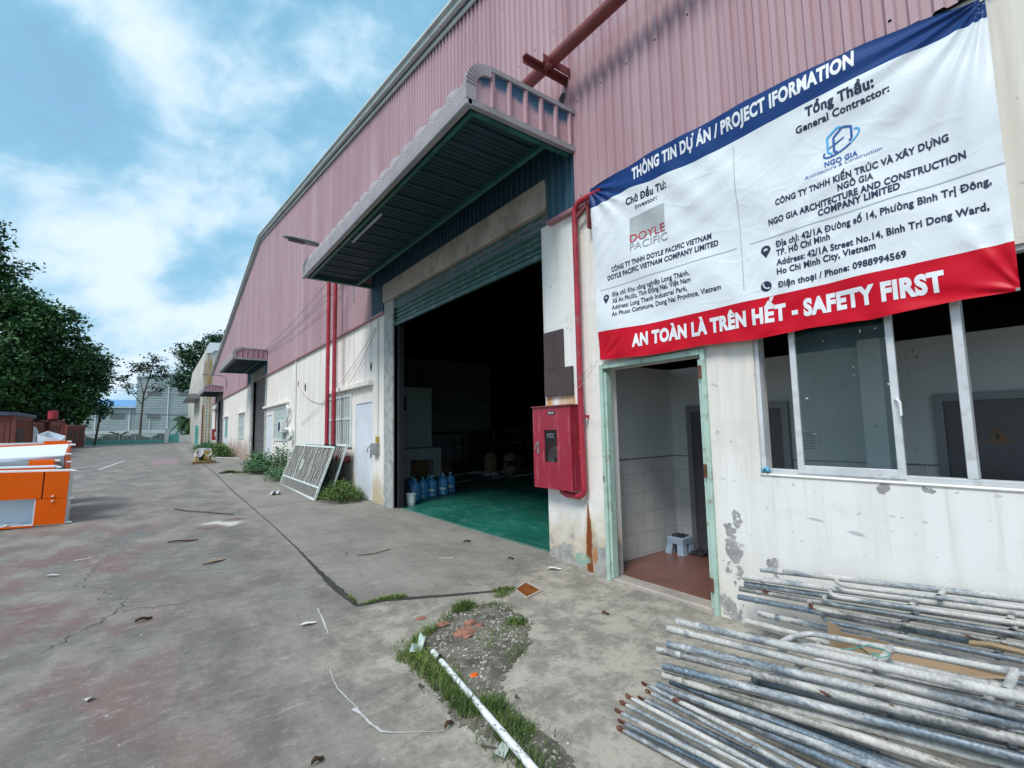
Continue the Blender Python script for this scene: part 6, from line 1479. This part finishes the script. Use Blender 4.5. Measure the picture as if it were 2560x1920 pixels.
lump('brick_piece', 1.93, 3.98, .05, 'brick', 'flat brown brick chip lying outside the rubble', 'brick', 'broken brick pieces', .15)
def curl(name, x, y, L_, wd, ang, m, label, cat, group=None, bend=.3, lift=.02):
    b = MB(); ca_, sa_ = cos(ang), sin(ang); rr = random.Random(int(x*701+y*53))
    def f(u_, v_):
        w_ = wd*(sin(pi*min(1, max(.0, u_*.96+.02)))**.7)*(v_-.5); l_ = L_*(u_-.5); yb = bend*L_*(u_-.5)**2
        px_, py_ = l_*ca_-(w_+yb)*sa_, l_*sa_+(w_+yb)*ca_
        return (x+px_, y+py_, gz(x, y)+.006+lift*abs(v_-.5)*2+lift*.6*sin(u_*5+rr.random()*.2))
    b.grid(f, 10, 4); return tag(b.build(name, M[m], smooth='all'), label, cat, group)
gL = 'dry leaves blown over the yard'
for x, y, L_, wd, an, lab in ((-.01, 5.38, .22, .06, .5, 'brown dry leaf lying on the left yard near the crack'), (.40, 8.85, .62, .09, -.1, 'long brown curled leaf far out on the yard'), (.73, 2.68, .13, .045, .5, 'dark curled leaf at the bottom edge of the yard'), (1.40, 2.52, .16, .05, .6, 'dark brown leaf at the left edge of the grass strip'),
        (1.86, 2.50, .10, .035, .9, 'reddish leaf lying right of the pole'), (1.45, 3.0, .12, .05, 1.2, 'dry leaf beside the grass near the pole end'), (3.28, 3.05, .11, .07, -.6, 'crumpled brown leaf on the concrete before the small doorway'), (3.62, 5.95, .28, .05, .4, 'brown leaf on the apron before the green floor'), (3.55, 4.82, .14, .03, -.2, 'dark sliver of leaf near the doorway corner'), (2.06, 6.42, .06, .03, 1.2, 'tiny curled leaf on the apron')):
    curl('dry_leaf', x, y, L_*.62, wd*.62, an, 'leafdry', lab, 'leaf', gL)
curl('paper_scrap', 1.10, 4.39, .14, .05, .1, 'paper', 'white strip of paper on the yard left of the rubble', 'paper', 'paper scraps on the yard', 0, .012)
curl('paper_scrap', -.27, 4.11, .05, .06, 1.3, 'paper', 'small white paper bit alone on the left yard', 'paper', 'paper scraps on the yard', 0, .012)
curl('paper_scrap', .66, 7.18, .30, .07, .5, 'cardboard', 'pale tan scrap on the middle of the yard', 'paper', 'paper scraps on the yard', .1, .015)
curl('paper_scrap', -.88, 7.76, .12, .05, 0, 'paper', 'little white scrap near the left crack', 'paper', 'paper scraps on the yard', 0, .012)
curl('paper_scrap', 3.72, 4.22, .17, .06, -.5, 'paper', 'white flake of plaster at the foot of the pillar', 'paper', 'paper scraps on the yard', 0, .02)
curl('paper_scrap', 2.64, 3.31, .06, .05, .3, 'paper', 'white scrap at the right edge of the rubble', 'paper', 'paper scraps on the yard', 0, .03)
def stick(pts, r_, label, m='twig', name='twig'):
    return tag(MB().tube([gp(x, y, r_+d) for x, y, d in pts], r_, 6).build(name, M[m]), label, 'stick', 'sticks on the ground')
stick([(2.16, 6.28, 0), (2.35, 6.20, .004), (2.60, 6.27, .01)], .006, 'dark twig on the apron before the main doorway')
stick([(-.78, 8.5, 0), (-.60, 8.52, 0)], .008, 'straight pale stick on the left yard', 'rod', 'rod')
stick([(.40, 12.7, 0), (.62, 12.0, .02), (.95, 11.6, .01), (1.30, 11.05, 0)], .012, 'long dry branch lying across the far yard', 'twig', 'branch')
stick([(2.90, 5.46, 0), (3.05, 5.36, 0)], .004, 'thin white straw on the apron', 'rod', 'rod')
stick([(1.60, 2.16, 0), (1.50, 2.2, 0), (1.44, 2.26, .01)], .005, 'short dark twig in the grass strip')
stick([(2.9, 32.5, 0), (3.3, 30.6, .05), (3.7, 29.6, .02)], .03, 'pale pole lying by the far weeds against the wall', 'rod', 'rod')
b = MB(); b.grid(lambda u_, v_: (1.56+.16*u_+.05*v_, 3.40+.16*u_-.05*v_, gz(1.6, 3.4)+.055+.035*sin(u_*7)*cos(v_*4)+.02*u_), 12, 6); tag(b.build('plastic_bag', mat('thin_bag', (0.42, 0.52, 0.48), 0.3), smooth='all'), 'twisted scrap of clear plastic at the pole end', 'plastic')
b = MB(); b.grid(lambda u_, v_: (1.46+.17*u_+.02*v_, 2.17+.09*u_-.07*v_, gz(1.5, 2.2)+.012+.02*sin(u_*4)*v_), 8, 4); tag(b.build('plastic_bag', mat('thin_film', (0.36, 0.40, 0.37), 0.3), smooth='all'), 'flat clear plastic sleeve under the white pole', 'plastic')
b = MB(); b.grid(lambda u_, v_: (2.42+.22*u_, 13.5+.3*v_, gz(2.5, 13.5)+.01+.09*abs(sin(u_*5)*cos(v_*5))), 8, 8); tag(b.build('plastic_bag', M['foil'], smooth='all'), 'crumpled white bag on the ground before the gate leaves', 'plastic')
r = random.Random(99); b = MB()
for k in range(260):
    y = 1.8+r.random()**1.6*16; x = -1.5+r.random()*5.2
    if x < 3.8: chip(b, x, y, .003+.010*r.random()**4*(1+y*.08), r)
stuff(b.build('yard_grit', M['stone'], fix=False), 'scattered grit and plaster crumbs over the yard', 'grit')
# ================================================================== VEGETATION
def leaf_crown(b, blobs, n, size, r, clump=34, flat=.6):
    """leaf-sized faces in clumps spread through the volume of several ragged blobs"""
    tot = sum(q[3]**2 for q in blobs)
    for cx, cy, cz, R in blobs:
        m_ = max(1, int(n*R*R/tot/clump))
        for _ in range(m_):
            d = Vector((r.gauss(0, 1), r.gauss(0, 1), r.gauss(0, 1))).normalized(); q = R*(0.25+0.80*r.random()**.5)
            w_ = 1+.28*sin(d.x*5+cx)+.22*sin(d.z*6+cz*2+d.y*4)
            c = Vector((cx, cy, cz))+Vector((d.x, d.y, d.z*.95))*q*w_
            cr = size*r.uniform(1.5, 3.0)
            for _ in range(clump):
                p = c+Vector((r.gauss(0, 1), r.gauss(0, 1), r.gauss(0, flat)*.8))*cr*.6
                a = Vector((r.gauss(0, 1), r.gauss(0, 1), r.gauss(0, .7)-.25)).normalized(); up = Vector((r.gauss(0, .6), r.gauss(0, .6), 1)); s_ = a.cross(up)
                if s_.length < .1: continue
                k_ = r.choice((.6, .8, 1, 1.25, 1.6)); s_ = s_.normalized()*size*k_*r.uniform(.22, .38); a = a*size*k_*r.uniform(.6, 1.1)
                b.add([p-a*.5, p+s_-a*.05, p+a*.5, p-s_-a*.05], [(0, 1, 2, 3)])
def tree(name, label, base, trunk, blobs, n, size, leaf, tr, seed, group=None, limbs=()):
    r = random.Random(seed); t = thing(name, label, 'tree', base, group)
    b = MB(); b.tube(trunk, [tr*(1-.55*i/(len(trunk)-1)) for i in range(len(trunk))], 9)
    for L in limbs: b.tube(L, [tr*.45*(1-.7*i/(len(L)-1)) for i in range(len(L))], 6)
    b.build('trunk', M['bark'], t, smooth=True)
    b = MB(); leaf_crown(b, blobs, n, size, r); b.build('crown', M[leaf], t, fix=False)
    return t
def rb(pts, y, dy=1.5, seed=1):
    r = random.Random(seed); return [(x, y+r.uniform(-dy, dy), z, R) for x, z, R in pts]
gT = 'dense trees behind the red containers'
tree('broadleaf_tree', 'tallest dark tree cut by the left edge of the photo', (-17, 70, .6), [(-17, 70, .6), (-16.9, 70, 6), (-17.2, 70, 13), (-17.5, 70, 20)], rb([(-17, 21.5, 3.0), (-15.0, 18.5, 2.6), (-16.0, 23.8, 1.9), (-13.7, 16.8, 1.3), (-14.2, 20.8, 1.2), (-13.1, 19.1, .7), (-17.5, 14.5, 4), (-18, 8, 5), (-19, 25, 2)], 70, 1.5, 1), 26000, .42, 'leafd', .55, 1, gT,
     [[(-17.1, 70, 11), (-15, 70, 16), (-14, 70, 19)], [(-17.2, 70, 13), (-16, 70, 19), (-15.8, 70, 23)]])
tree('broadleaf_tree', 'big rounded dark green tree behind the left containers', (-12.8, 66, .6), [(-12.8, 66, .6), (-12.6, 66, 4), (-12.0, 66, 8), (-11.5, 66, 12)], rb([(-11.8, 12.6, 3.6), (-9.6, 11.2, 2.9), (-8.9, 13.4, 1.7), (-12.5, 8.2, 4.0), (-9.4, 7.6, 3.1), (-13.5, 14.6, 2.0), (-8.3, 9.4, 1.8), (-10.5, 5.2, 2.6), (-14.0, 5.6, 2.6), (-8.0, 6.0, 1.6), (-10.6, 14.9, 1.3)], 67, 1.8, 2), 50000, .36, 'leafd', .5, 2, gT)
tree('broadleaf_tree', 'smaller dark tree at the right end of the tree group', (-5.4, 71, .7), [(-5.4, 71, .65), (-5.2, 71, 2.5), (-5.0, 71, 5), (-5.6, 71, 8)], rb([(-6.0, 9.6, 1.7), (-5.2, 8.2, 1.3), (-6.5, 11.4, 1.0), (-5.1, 10.3, .9), (-6.8, 7.4, 1.7), (-5.0, 7.0, .7), (-6.2, 5.6, 1.1), (-4.8, 5.2, .5), (-4.9, 4.2, .6)], 71, .9, 3), 9500, .30, 'leafm', .13, 3, gT, [[(-5.0, 71, 4.6), (-5.9, 71, 7), (-6.3, 71, 10)], [(-5.1, 71, 3.2), (-4.7, 71, 4.5), (-4.5, 71, 5.2)]])
tree('broadleaf_tree', 'low dark tree filling the gap over the container roofs', (-9.0, 69, .6), [(-9.0, 69, .6), (-8.9, 69, 3), (-8.7, 69, 6)], rb([(-8.8, 4.6, 2.0), (-7.2, 5.0, 1.6), (-10.8, 4.2, 2.2), (-13, 4.0, 2.4), (-7.0, 3.8, .9)], 69, .8, 4), 12000, .34, 'leafd', .2, 4, gT)
tree('young_tree', 'slim sparse young tree standing alone before the grey hall', (-1.9, 95, .7), [(-1.9, 95, .7), (-1.86, 95, 4), (-1.7, 95, 8), (-1.2, 95, 10.5), (-.6, 95, 13)], rb([(-.35, 13.9, .75), (-1.3, 12.6, .7), (-2.7, 12.5, .7), (-3.1, 11.9, .4), (.3, 12.3, .7), (.9, 11.1, .55), (-4.2, 10.2, .6), (-3.6, 9.3, .55), (-3.3, 8.6, .35), (.3, 9.4, .55), (-.5, 10.9, .5), (-1.9, 11.6, .5)], 95, .6, 5), 1900, .36, 'leafs', .17, 5, None,
     [[(-1.8, 95, 6.5), (-2.9, 95, 8.0), (-4.2, 95, 10.2)], [(-1.7, 95, 8), (-2.2, 95, 10.5), (-2.8, 95, 12.4)], [(-1.5, 95, 9), (.2, 95, 10.4), (.9, 95, 11.2)], [(-1.2, 95, 10.5), (.1, 95, 11.6), (.4, 95, 12.4)], [(-1.8, 95, 7), (-.5, 95, 8.6), (.3, 95, 9.4)]])
tree('broadleaf_tree', 'green tree rising behind the white annex at the far end', (5.0, 85, .7), [(5.0, 85, .7), (4.9, 85, 6), (4.6, 85, 10), (5.5, 85, 15)], rb([(3.2, 13.7, 1.25), (3.9, 12.6, 1.1), (2.5, 10.0, .95), (3.2, 11.3, .9), (3.6, 8.9, 1.0), (2.9, 9.2, .8), (4.8, 14.6, 1.3), (6.4, 16.2, 1.2), (7.9, 16.4, 1.1), (5.2, 12.4, 1.5), (4.6, 10, 1.2), (2.1, 9.6, .5), (6.6, 14, 1.6)], 85, .8, 6), 7500, .36, 'leafm', .28, 6, None,
     [[(4.8, 85, 8), (3.6, 85, 10), (2.6, 85, 10.2)], [(4.6, 85, 10), (3.6, 85, 12.4), (3.2, 85, 13.8)], [(4.8, 85, 11), (6.4, 85, 14), (7.6, 85, 16.2)]])
def fronds(b, c, n, L_, r, droop=1.0, wd=.3, up=.6):
    for k in range(n):
        a = 2*pi*k/n+r.uniform(-.2, .2); e = up*r.uniform(-.1, 1.6); P = []; l_ = L_*r.uniform(.8, 1.1)
        for i in range(8):
            f = i/7; P.append(Vector(c)+Vector((cos(a), sin(a), 0))*l_*(f*.9)+Vector((0, 0, l_*(e*f-droop*f*f*(.75+.3*e)))))
        for i in range(7):
            t_ = (P[i+1]-P[i]); s_ = t_.cross(Vector((0, 0, 1)))
            if s_.length < 1e-4: continue
            s_ = s_.normalized()
            for j in range(5):
                p = P[i].lerp(P[i+1], j/5)
                for sg in (-1, 1):
                    q = p+s_*sg*wd*L_*(.55+.45*sin(pi*(i+.5)/7))+t_.normalized()*wd*L_*.5-Vector((0, 0, wd*L_*.55)); b.add([p, p+t_*.22, q], [(0, 1, 2)])
r = random.Random(17)
t = thing('palm_tree', 'palm with drooping dark fronds beside the turquoise gate', 'palm', (3.5, 77, .7))
b = MB(); b.tube([(3.55, 77, .6), (3.5, 77, 2.2), (3.45, 77, 3.6)], [.16, .13, .12], 8); b.build('trunk', M['bark'], t, smooth=True)
b = MB(); fronds(b, (3.45, 77, 3.6), 26, 2.1, r, .95, .24, .7); fronds(b, (4.6, 78, 3.7), 24, 1.9, r, .9, .24, .7); fronds(b, (3.6, 77, 3.0), 20, 1.7, r, 1.1, .26, .3); b.build('fronds', M['leafd'], t, fix=False)
t = thing('low_palm', 'low bushy palm behind the turquoise fence', 'palm', (-4.1, 92, .7))
b = MB(); fronds(b, (-4.15, 92, 1.4), 28, 1.35, r, .55, .2, .9); b.build('fronds', M['leafd'], t, fix=False)
b = MB(); b.tube([(-4.15, 92, .7), (-4.15, 92, 1.5)], .15, 7); b.build('trunk', M['bark'], t)
# bushes against the factory wall
def bush(label, cx, cy, rx, ry, h, n, size, leaf, seed, name='bush'):
    r = random.Random(seed); t = thing(name, label, 'plant', gp(cx, cy)); b = MB(); s_ = MB()
    for k in range(n):
        a, q = r.uniform(0, 2*pi), sqrt(r.random()); x, y = cx+rx*q*cos(a), cy+ry*q*sin(a); hh = h*(1.05-.75*q*q)*r.uniform(.45, 1.0)
        b0 = Vector(gp(cx+rx*.35*q*cos(a), cy+ry*.35*q*sin(a))); e = Vector(gp(x, y, hh))
        if k % 6 == 0: s_.tube([b0, b0.lerp(e, .5)+Vector((0, 0, hh*.15)), e], [.008, .006, .003], 5)
        for j in range(5):
            p = e+Vector((r.gauss(0, 1), r.gauss(0, 1), r.gauss(0, .7)))*size*1.1; ax = Vector((r.gauss(0, 1), r.gauss(0, 1), r.gauss(0, .4)-.3)).normalized(); sd_ = ax.cross(Vector((r.gauss(0, .4), r.gauss(0, .4), 1)))
            if sd_.length < .1: continue
            sd_ = sd_.normalized()*size*.24; ax = ax*size*r.uniform(.6, 1.1); b.add([p-ax*.5, p+sd_, p+ax*.5, p-sd_], [(0, 1, 2, 3)])
    if s_.f: s_.build('stem', M['twig'], t)
    b.build('foliage', M[leaf], t, fix=False); return t
bush('low green weed clump between the gate leaves and the white door', 3.55, 11.5, .44, .68, .44, 750, .05, 'weed', 31, 'weed_clump')
bush('light green bush growing by the wall left of the gate leaves', 3.25, 20.4, .48, .9, .78, 420, .11, 'cassava', 32)
bush('leafy shoots standing behind the left end of the gate leaves', 3.6, 18.6, .30, .9, 1.15, 170, .12, 'cassava', 33)
bush('dark creeping weeds at the left foot of the gate leaves', 3.3, 17.2, .35, .8, .40, 220, .08, 'cassava', 34, 'weed_clump')
bush('low green weeds by the far wall beyond the pallet', 3.3, 34.5, .45, 2.2, .75, 600, .12, 'weed', 35, 'weed_clump')
bush('far dark weeds beside the third roller shutter', 3.1, 42.5, .6, 3.0, .6, 420, .16, 'cassava', 36, 'weed_clump')

r = random.Random(77); b = MB()
for k in range(9000):
    x, y = r.uniform(-12, 6), 98+r.uniform(-.5, .5); p = Vector((x, y, .65+1.25*r.random()**.8*(.8+.25*sin(x*1.9)))); a = Vector((r.gauss(0, 1), r.gauss(0, 1), r.gauss(0, 1))).normalized(); s_ = a.cross(Vector((r.gauss(0, 1), r.gauss(0, 1), 1))).normalized()*.07; a = a*.13
    b.add([p-a, p+s_, p+a, p-s_], [(0, 1, 2, 3)])
stuff(b.build('hedge', M['leafm'], fix=False), 'low dark hedge along the street behind the turquoise fence', 'hedge')
# ================================================================== FAR END OF THE YARD
gz75 = 0.704
t = thing('boundary_fence', 'low turquoise fence with white pickets across the far end of the yard', 'fence', (-3, 75, gz75))
b = MB(); b.box(-9, .95, 75.0, 75.12, gz75, gz75+.36)
for k in range(20): b.box(-8.9+k*.5, -8.55+k*.5, 74.97, 75.0, gz75+.06, gz75+.30)
b.build('base_panel', M['tealfence'], t)
b = MB()
for k in range(83): x = -8.95+k*.12; b.box(x, x+.04, 75.04, 75.07, gz75+.36, gz75+1.16)
b.build('pickets', M['palewall'], t)
b = MB(); b.box(-9, .95, 75.03, 75.08, gz75+1.14, gz75+1.20); b.box(-9, .95, 75.03, 75.08, gz75+.36, gz75+.41); b.build('rail', M['tealfence'], t)
for x in (-8.2, -6.6, -5.0, -3.45, -1.9, -.3):
    b = MB(); b.box(x-.05, x+.05, 74.98, 75.1, gz75+.36, gz75+1.28); b.build('post', M['palewall'], t)
t = thing('gate_pillar', 'white gate pillar with a ball on top at the end of the fence', 'pillar', (1.2, 75, gz75))
b = MB(); b.box(.97, 1.40, 74.8, 75.2, gz75-.05, gz75+1.62); b.box(.92, 1.45, 74.75, 75.25, gz75+1.62, gz75+1.70); b.build('shaft', M['palewall'], t)
MB().lathe((1.18, 75, gz75+1.70), [(.05, 0), (.13, .04), (.18, .15), (.13, .27), (0, .31)], 12).build('ball', M['palewall'], t, smooth=True)
t = thing('entrance_gate', 'turquoise steel gate between the white pillar and the palm', 'gate', (2, 75, gz75))
b = MB(); b.box(1.45, 2.5, 75.0, 75.05, gz75, gz75+1.05); b.build('panel', M['tealfence'], t); b = MB()
for k in range(9): b.box(1.47+k*.12, 1.50+k*.12, 75.0, 75.03, gz75+1.05, gz75+1.5)
b.box(1.45, 2.5, 75.0, 75.04, gz75+1.5, gz75+1.55); b.build('bars', M['tealfence'], t)
b = MB(); b.box(2.5, 8, 75.0, 75.2, gz75-.1, gz75+.95); tag(b.build('boundary_wall', M['palewall']), 'short white wall right of the turquoise gate', 'wall')
b = MB(); b.box(-40, 12, 101, 101.2, .5, 2.55); tag(b.build('boundary_wall', M['palewall']), 'long white wall across the street behind the fence', 'wall')
b = MB(); b.box(3.35, 3.95, 60, 60.5, gz(3.5, 60), 2.6); t = thing('teal_cabinet', 'tall turquoise metal cabinet standing by the annex wall', 'cabinet', (3.6, 60, .5)); b.build('case', M['tealfence'], t)
b = MB()
for k in range(5): b.box(3.38, 3.92, 59.97, 60, .85+k*.33, .90+k*.33)
b.build('shelf', M['lampgrey'], t)
# big grey hall and its low wing
t = thing('grey_hall', 'tall pale grey corrugated hall beyond the street', 'hall', (6, 120, .7), 'halls beyond the street')
b = MB(); b.prism([(-3.25, 120, .6), (18, 120, .6), (18, 120, 16.4), (-3.25, 120, 13.2)], (0, 30, 0)); b.build('walls', M['cblock'], t)
b = MB()
for k in range(26): z = 1.2+k*.5; b.box(-3.25, 17, 119.93, 120, z, z+.05)
b.build('siding_ridges', M['cblock2'], t)
b = MB(); b.prism([(-3.4, 119.8, 13.15), (18, 119.8, 16.35), (18, 119.8, 16.65), (-3.4, 119.8, 13.45)], (0, 30, 0)); b.build('roof', M['cblock2'], t)
for x0, x1, z0, z1 in ((-1.35, .65, 5.1, 5.9), (-1.5, .7, 9.8, 10.5), (3.6, 5.4, 9.9, 10.6)): b = MB(); b.box(x0, x1, 119.85, 119.92, z0, z1); b.build('louvre', M['louvre'], t)
b = MB(); b.tube([(1.9, 119.85, .7), (1.9, 119.85, 13.6)], .09, 6); b.tube([(-1.0, 119.85, .7), (-1.0, 119.85, 5)], .06, 6); b.build('downpipe', M['palewall'], t)
t = thing('low_hall', 'lower pale hall with a blue metal roof left of the grey one', 'hall', (-10, 121, .7), 'halls beyond the street')
b = MB(); b.box(-30, -3.3, 121, 140, .6, 7.3); b.build('walls', M['cblock2'], t)
b = MB()
for k in range(13): z = 1.2+k*.46; b.box(-30, -3.3, 120.94, 121, z, z+.05)
b.build('siding_ridges', M['cblock'], t)
b = MB(); b.prism([(-30, 120.5, 7.28), (-30, 131, 9.2), (-30, 131, 9.4), (-30, 120.5, 7.46)], (26.65, 0, 0)); rf = b.build('roof', M['blueroof'], t)
b = MB(); b.box(-30, -3.4, 120.4, 120.5, 7.2, 7.4); b.build('gutter', M['palewall'], rf)
b = MB(); b.box(-7.1, -5.0, 120.86, 120.93, 5.15, 5.95); b.build('louvre', M['louvre'], t)
b = MB(); b.tube([(-4.2, 120.9, .7), (-4.2, 120.9, 7.2)], .12, 6); b.tube([(-9.3, 120.9, .7), (-9.3, 120.9, 7.2)], .12, 6); b.build('downpipe', M['palewall'], t)
cable('overhead_cable', [(-16, 86, 5.2), (-2, 86, 4.75), (4.5, 86, 4.65)], .045, M['cable'], 'thick dark overhead cable in front of the far halls', .1, 10)
cable('overhead_cable', [(-14, 88, 9.0), (-1, 88, 8.0), (6, 88, 7.7)], .025, M['cable'], 'thin upper overhead cable crossing in front of the grey hall', .15, 10)
# white annex beyond the factory, rust streaked sheet end, canopy, ladder
t = thing('annex_building', 'white metal annex with rust streaks beyond the far end of the factory', 'annex', (8, 60, .4))
b = MB(); b.prism([(3.65, 57, .3), (14, 57, .3), (14, 57, 11.2), (5.2, 57, 10.95), (4.15, 57, 10.9), (3.92, 57, 10.4), (3.80, 57, 9.3), (3.62, 57, 7.7), (3.62, 57, 5.3)], (0, 24, 0)); b.build('walls', M['rustsheet'], t)
b = MB(); b.prism([(3.9, 56.9, 9.9), (4.3, 56.9, 9.9), (4.6, 56.9, 10.2), (6, 56.9, 10.2), (6, 56.9, 11.05), (4.12, 56.9, 11.0), (3.86, 56.9, 10.45)], (0, .1, 0)); b.build('fascia', M['white'], t)
b = MB()
for k in range(9): b.box(3.70+k*.3, 3.74+k*.3, 56.96, 57, .5, 10.3)
b.build('sheet_ribs', M['rustsheet'], t)
b = MB(); b.prism([(3.65, 59, 5.9), (2.75, 59, 5.85), (2.42, 59, 5.5), (2.42, 59, 5.38), (3.65, 59, 5.38)], (0, 9, 0)); b.build('canopy', M['lampgrey'], t)
t = thing('caged_ladder', 'yellow caged ladder climbing the rusty annex end', 'ladder', (3.95, 55, .5))
b = MB(); b.box(3.74, 3.79, 55, 55.05, .48, 8.9); b.box(4.15, 4.20, 55, 55.05, .48, 8.9); b.build('rail', M['yellow'], t)
b = MB()
for k in range(27): b.box(3.79, 4.15, 55.01, 55.04, .8+k*.3, .83+k*.3)
b.build('rungs', M['yellow'], t); b = MB()
for k in range(8): b.tube(arc((3.97, 54.99, 2.6+k*.85), .34, pi, 2*pi, 10, 'xy'), .022, 5)
b.build('cage_hoops', M['yellow'], t)
b = MB(); b.tube([(3.5, 53.0, .45), (3.5, 53.0, 4.3)], .06, 8); tag(b.build('drain_pipe', M['redold']), 'thin dark red pipe standing beside the yellow ladder', 'pipe')
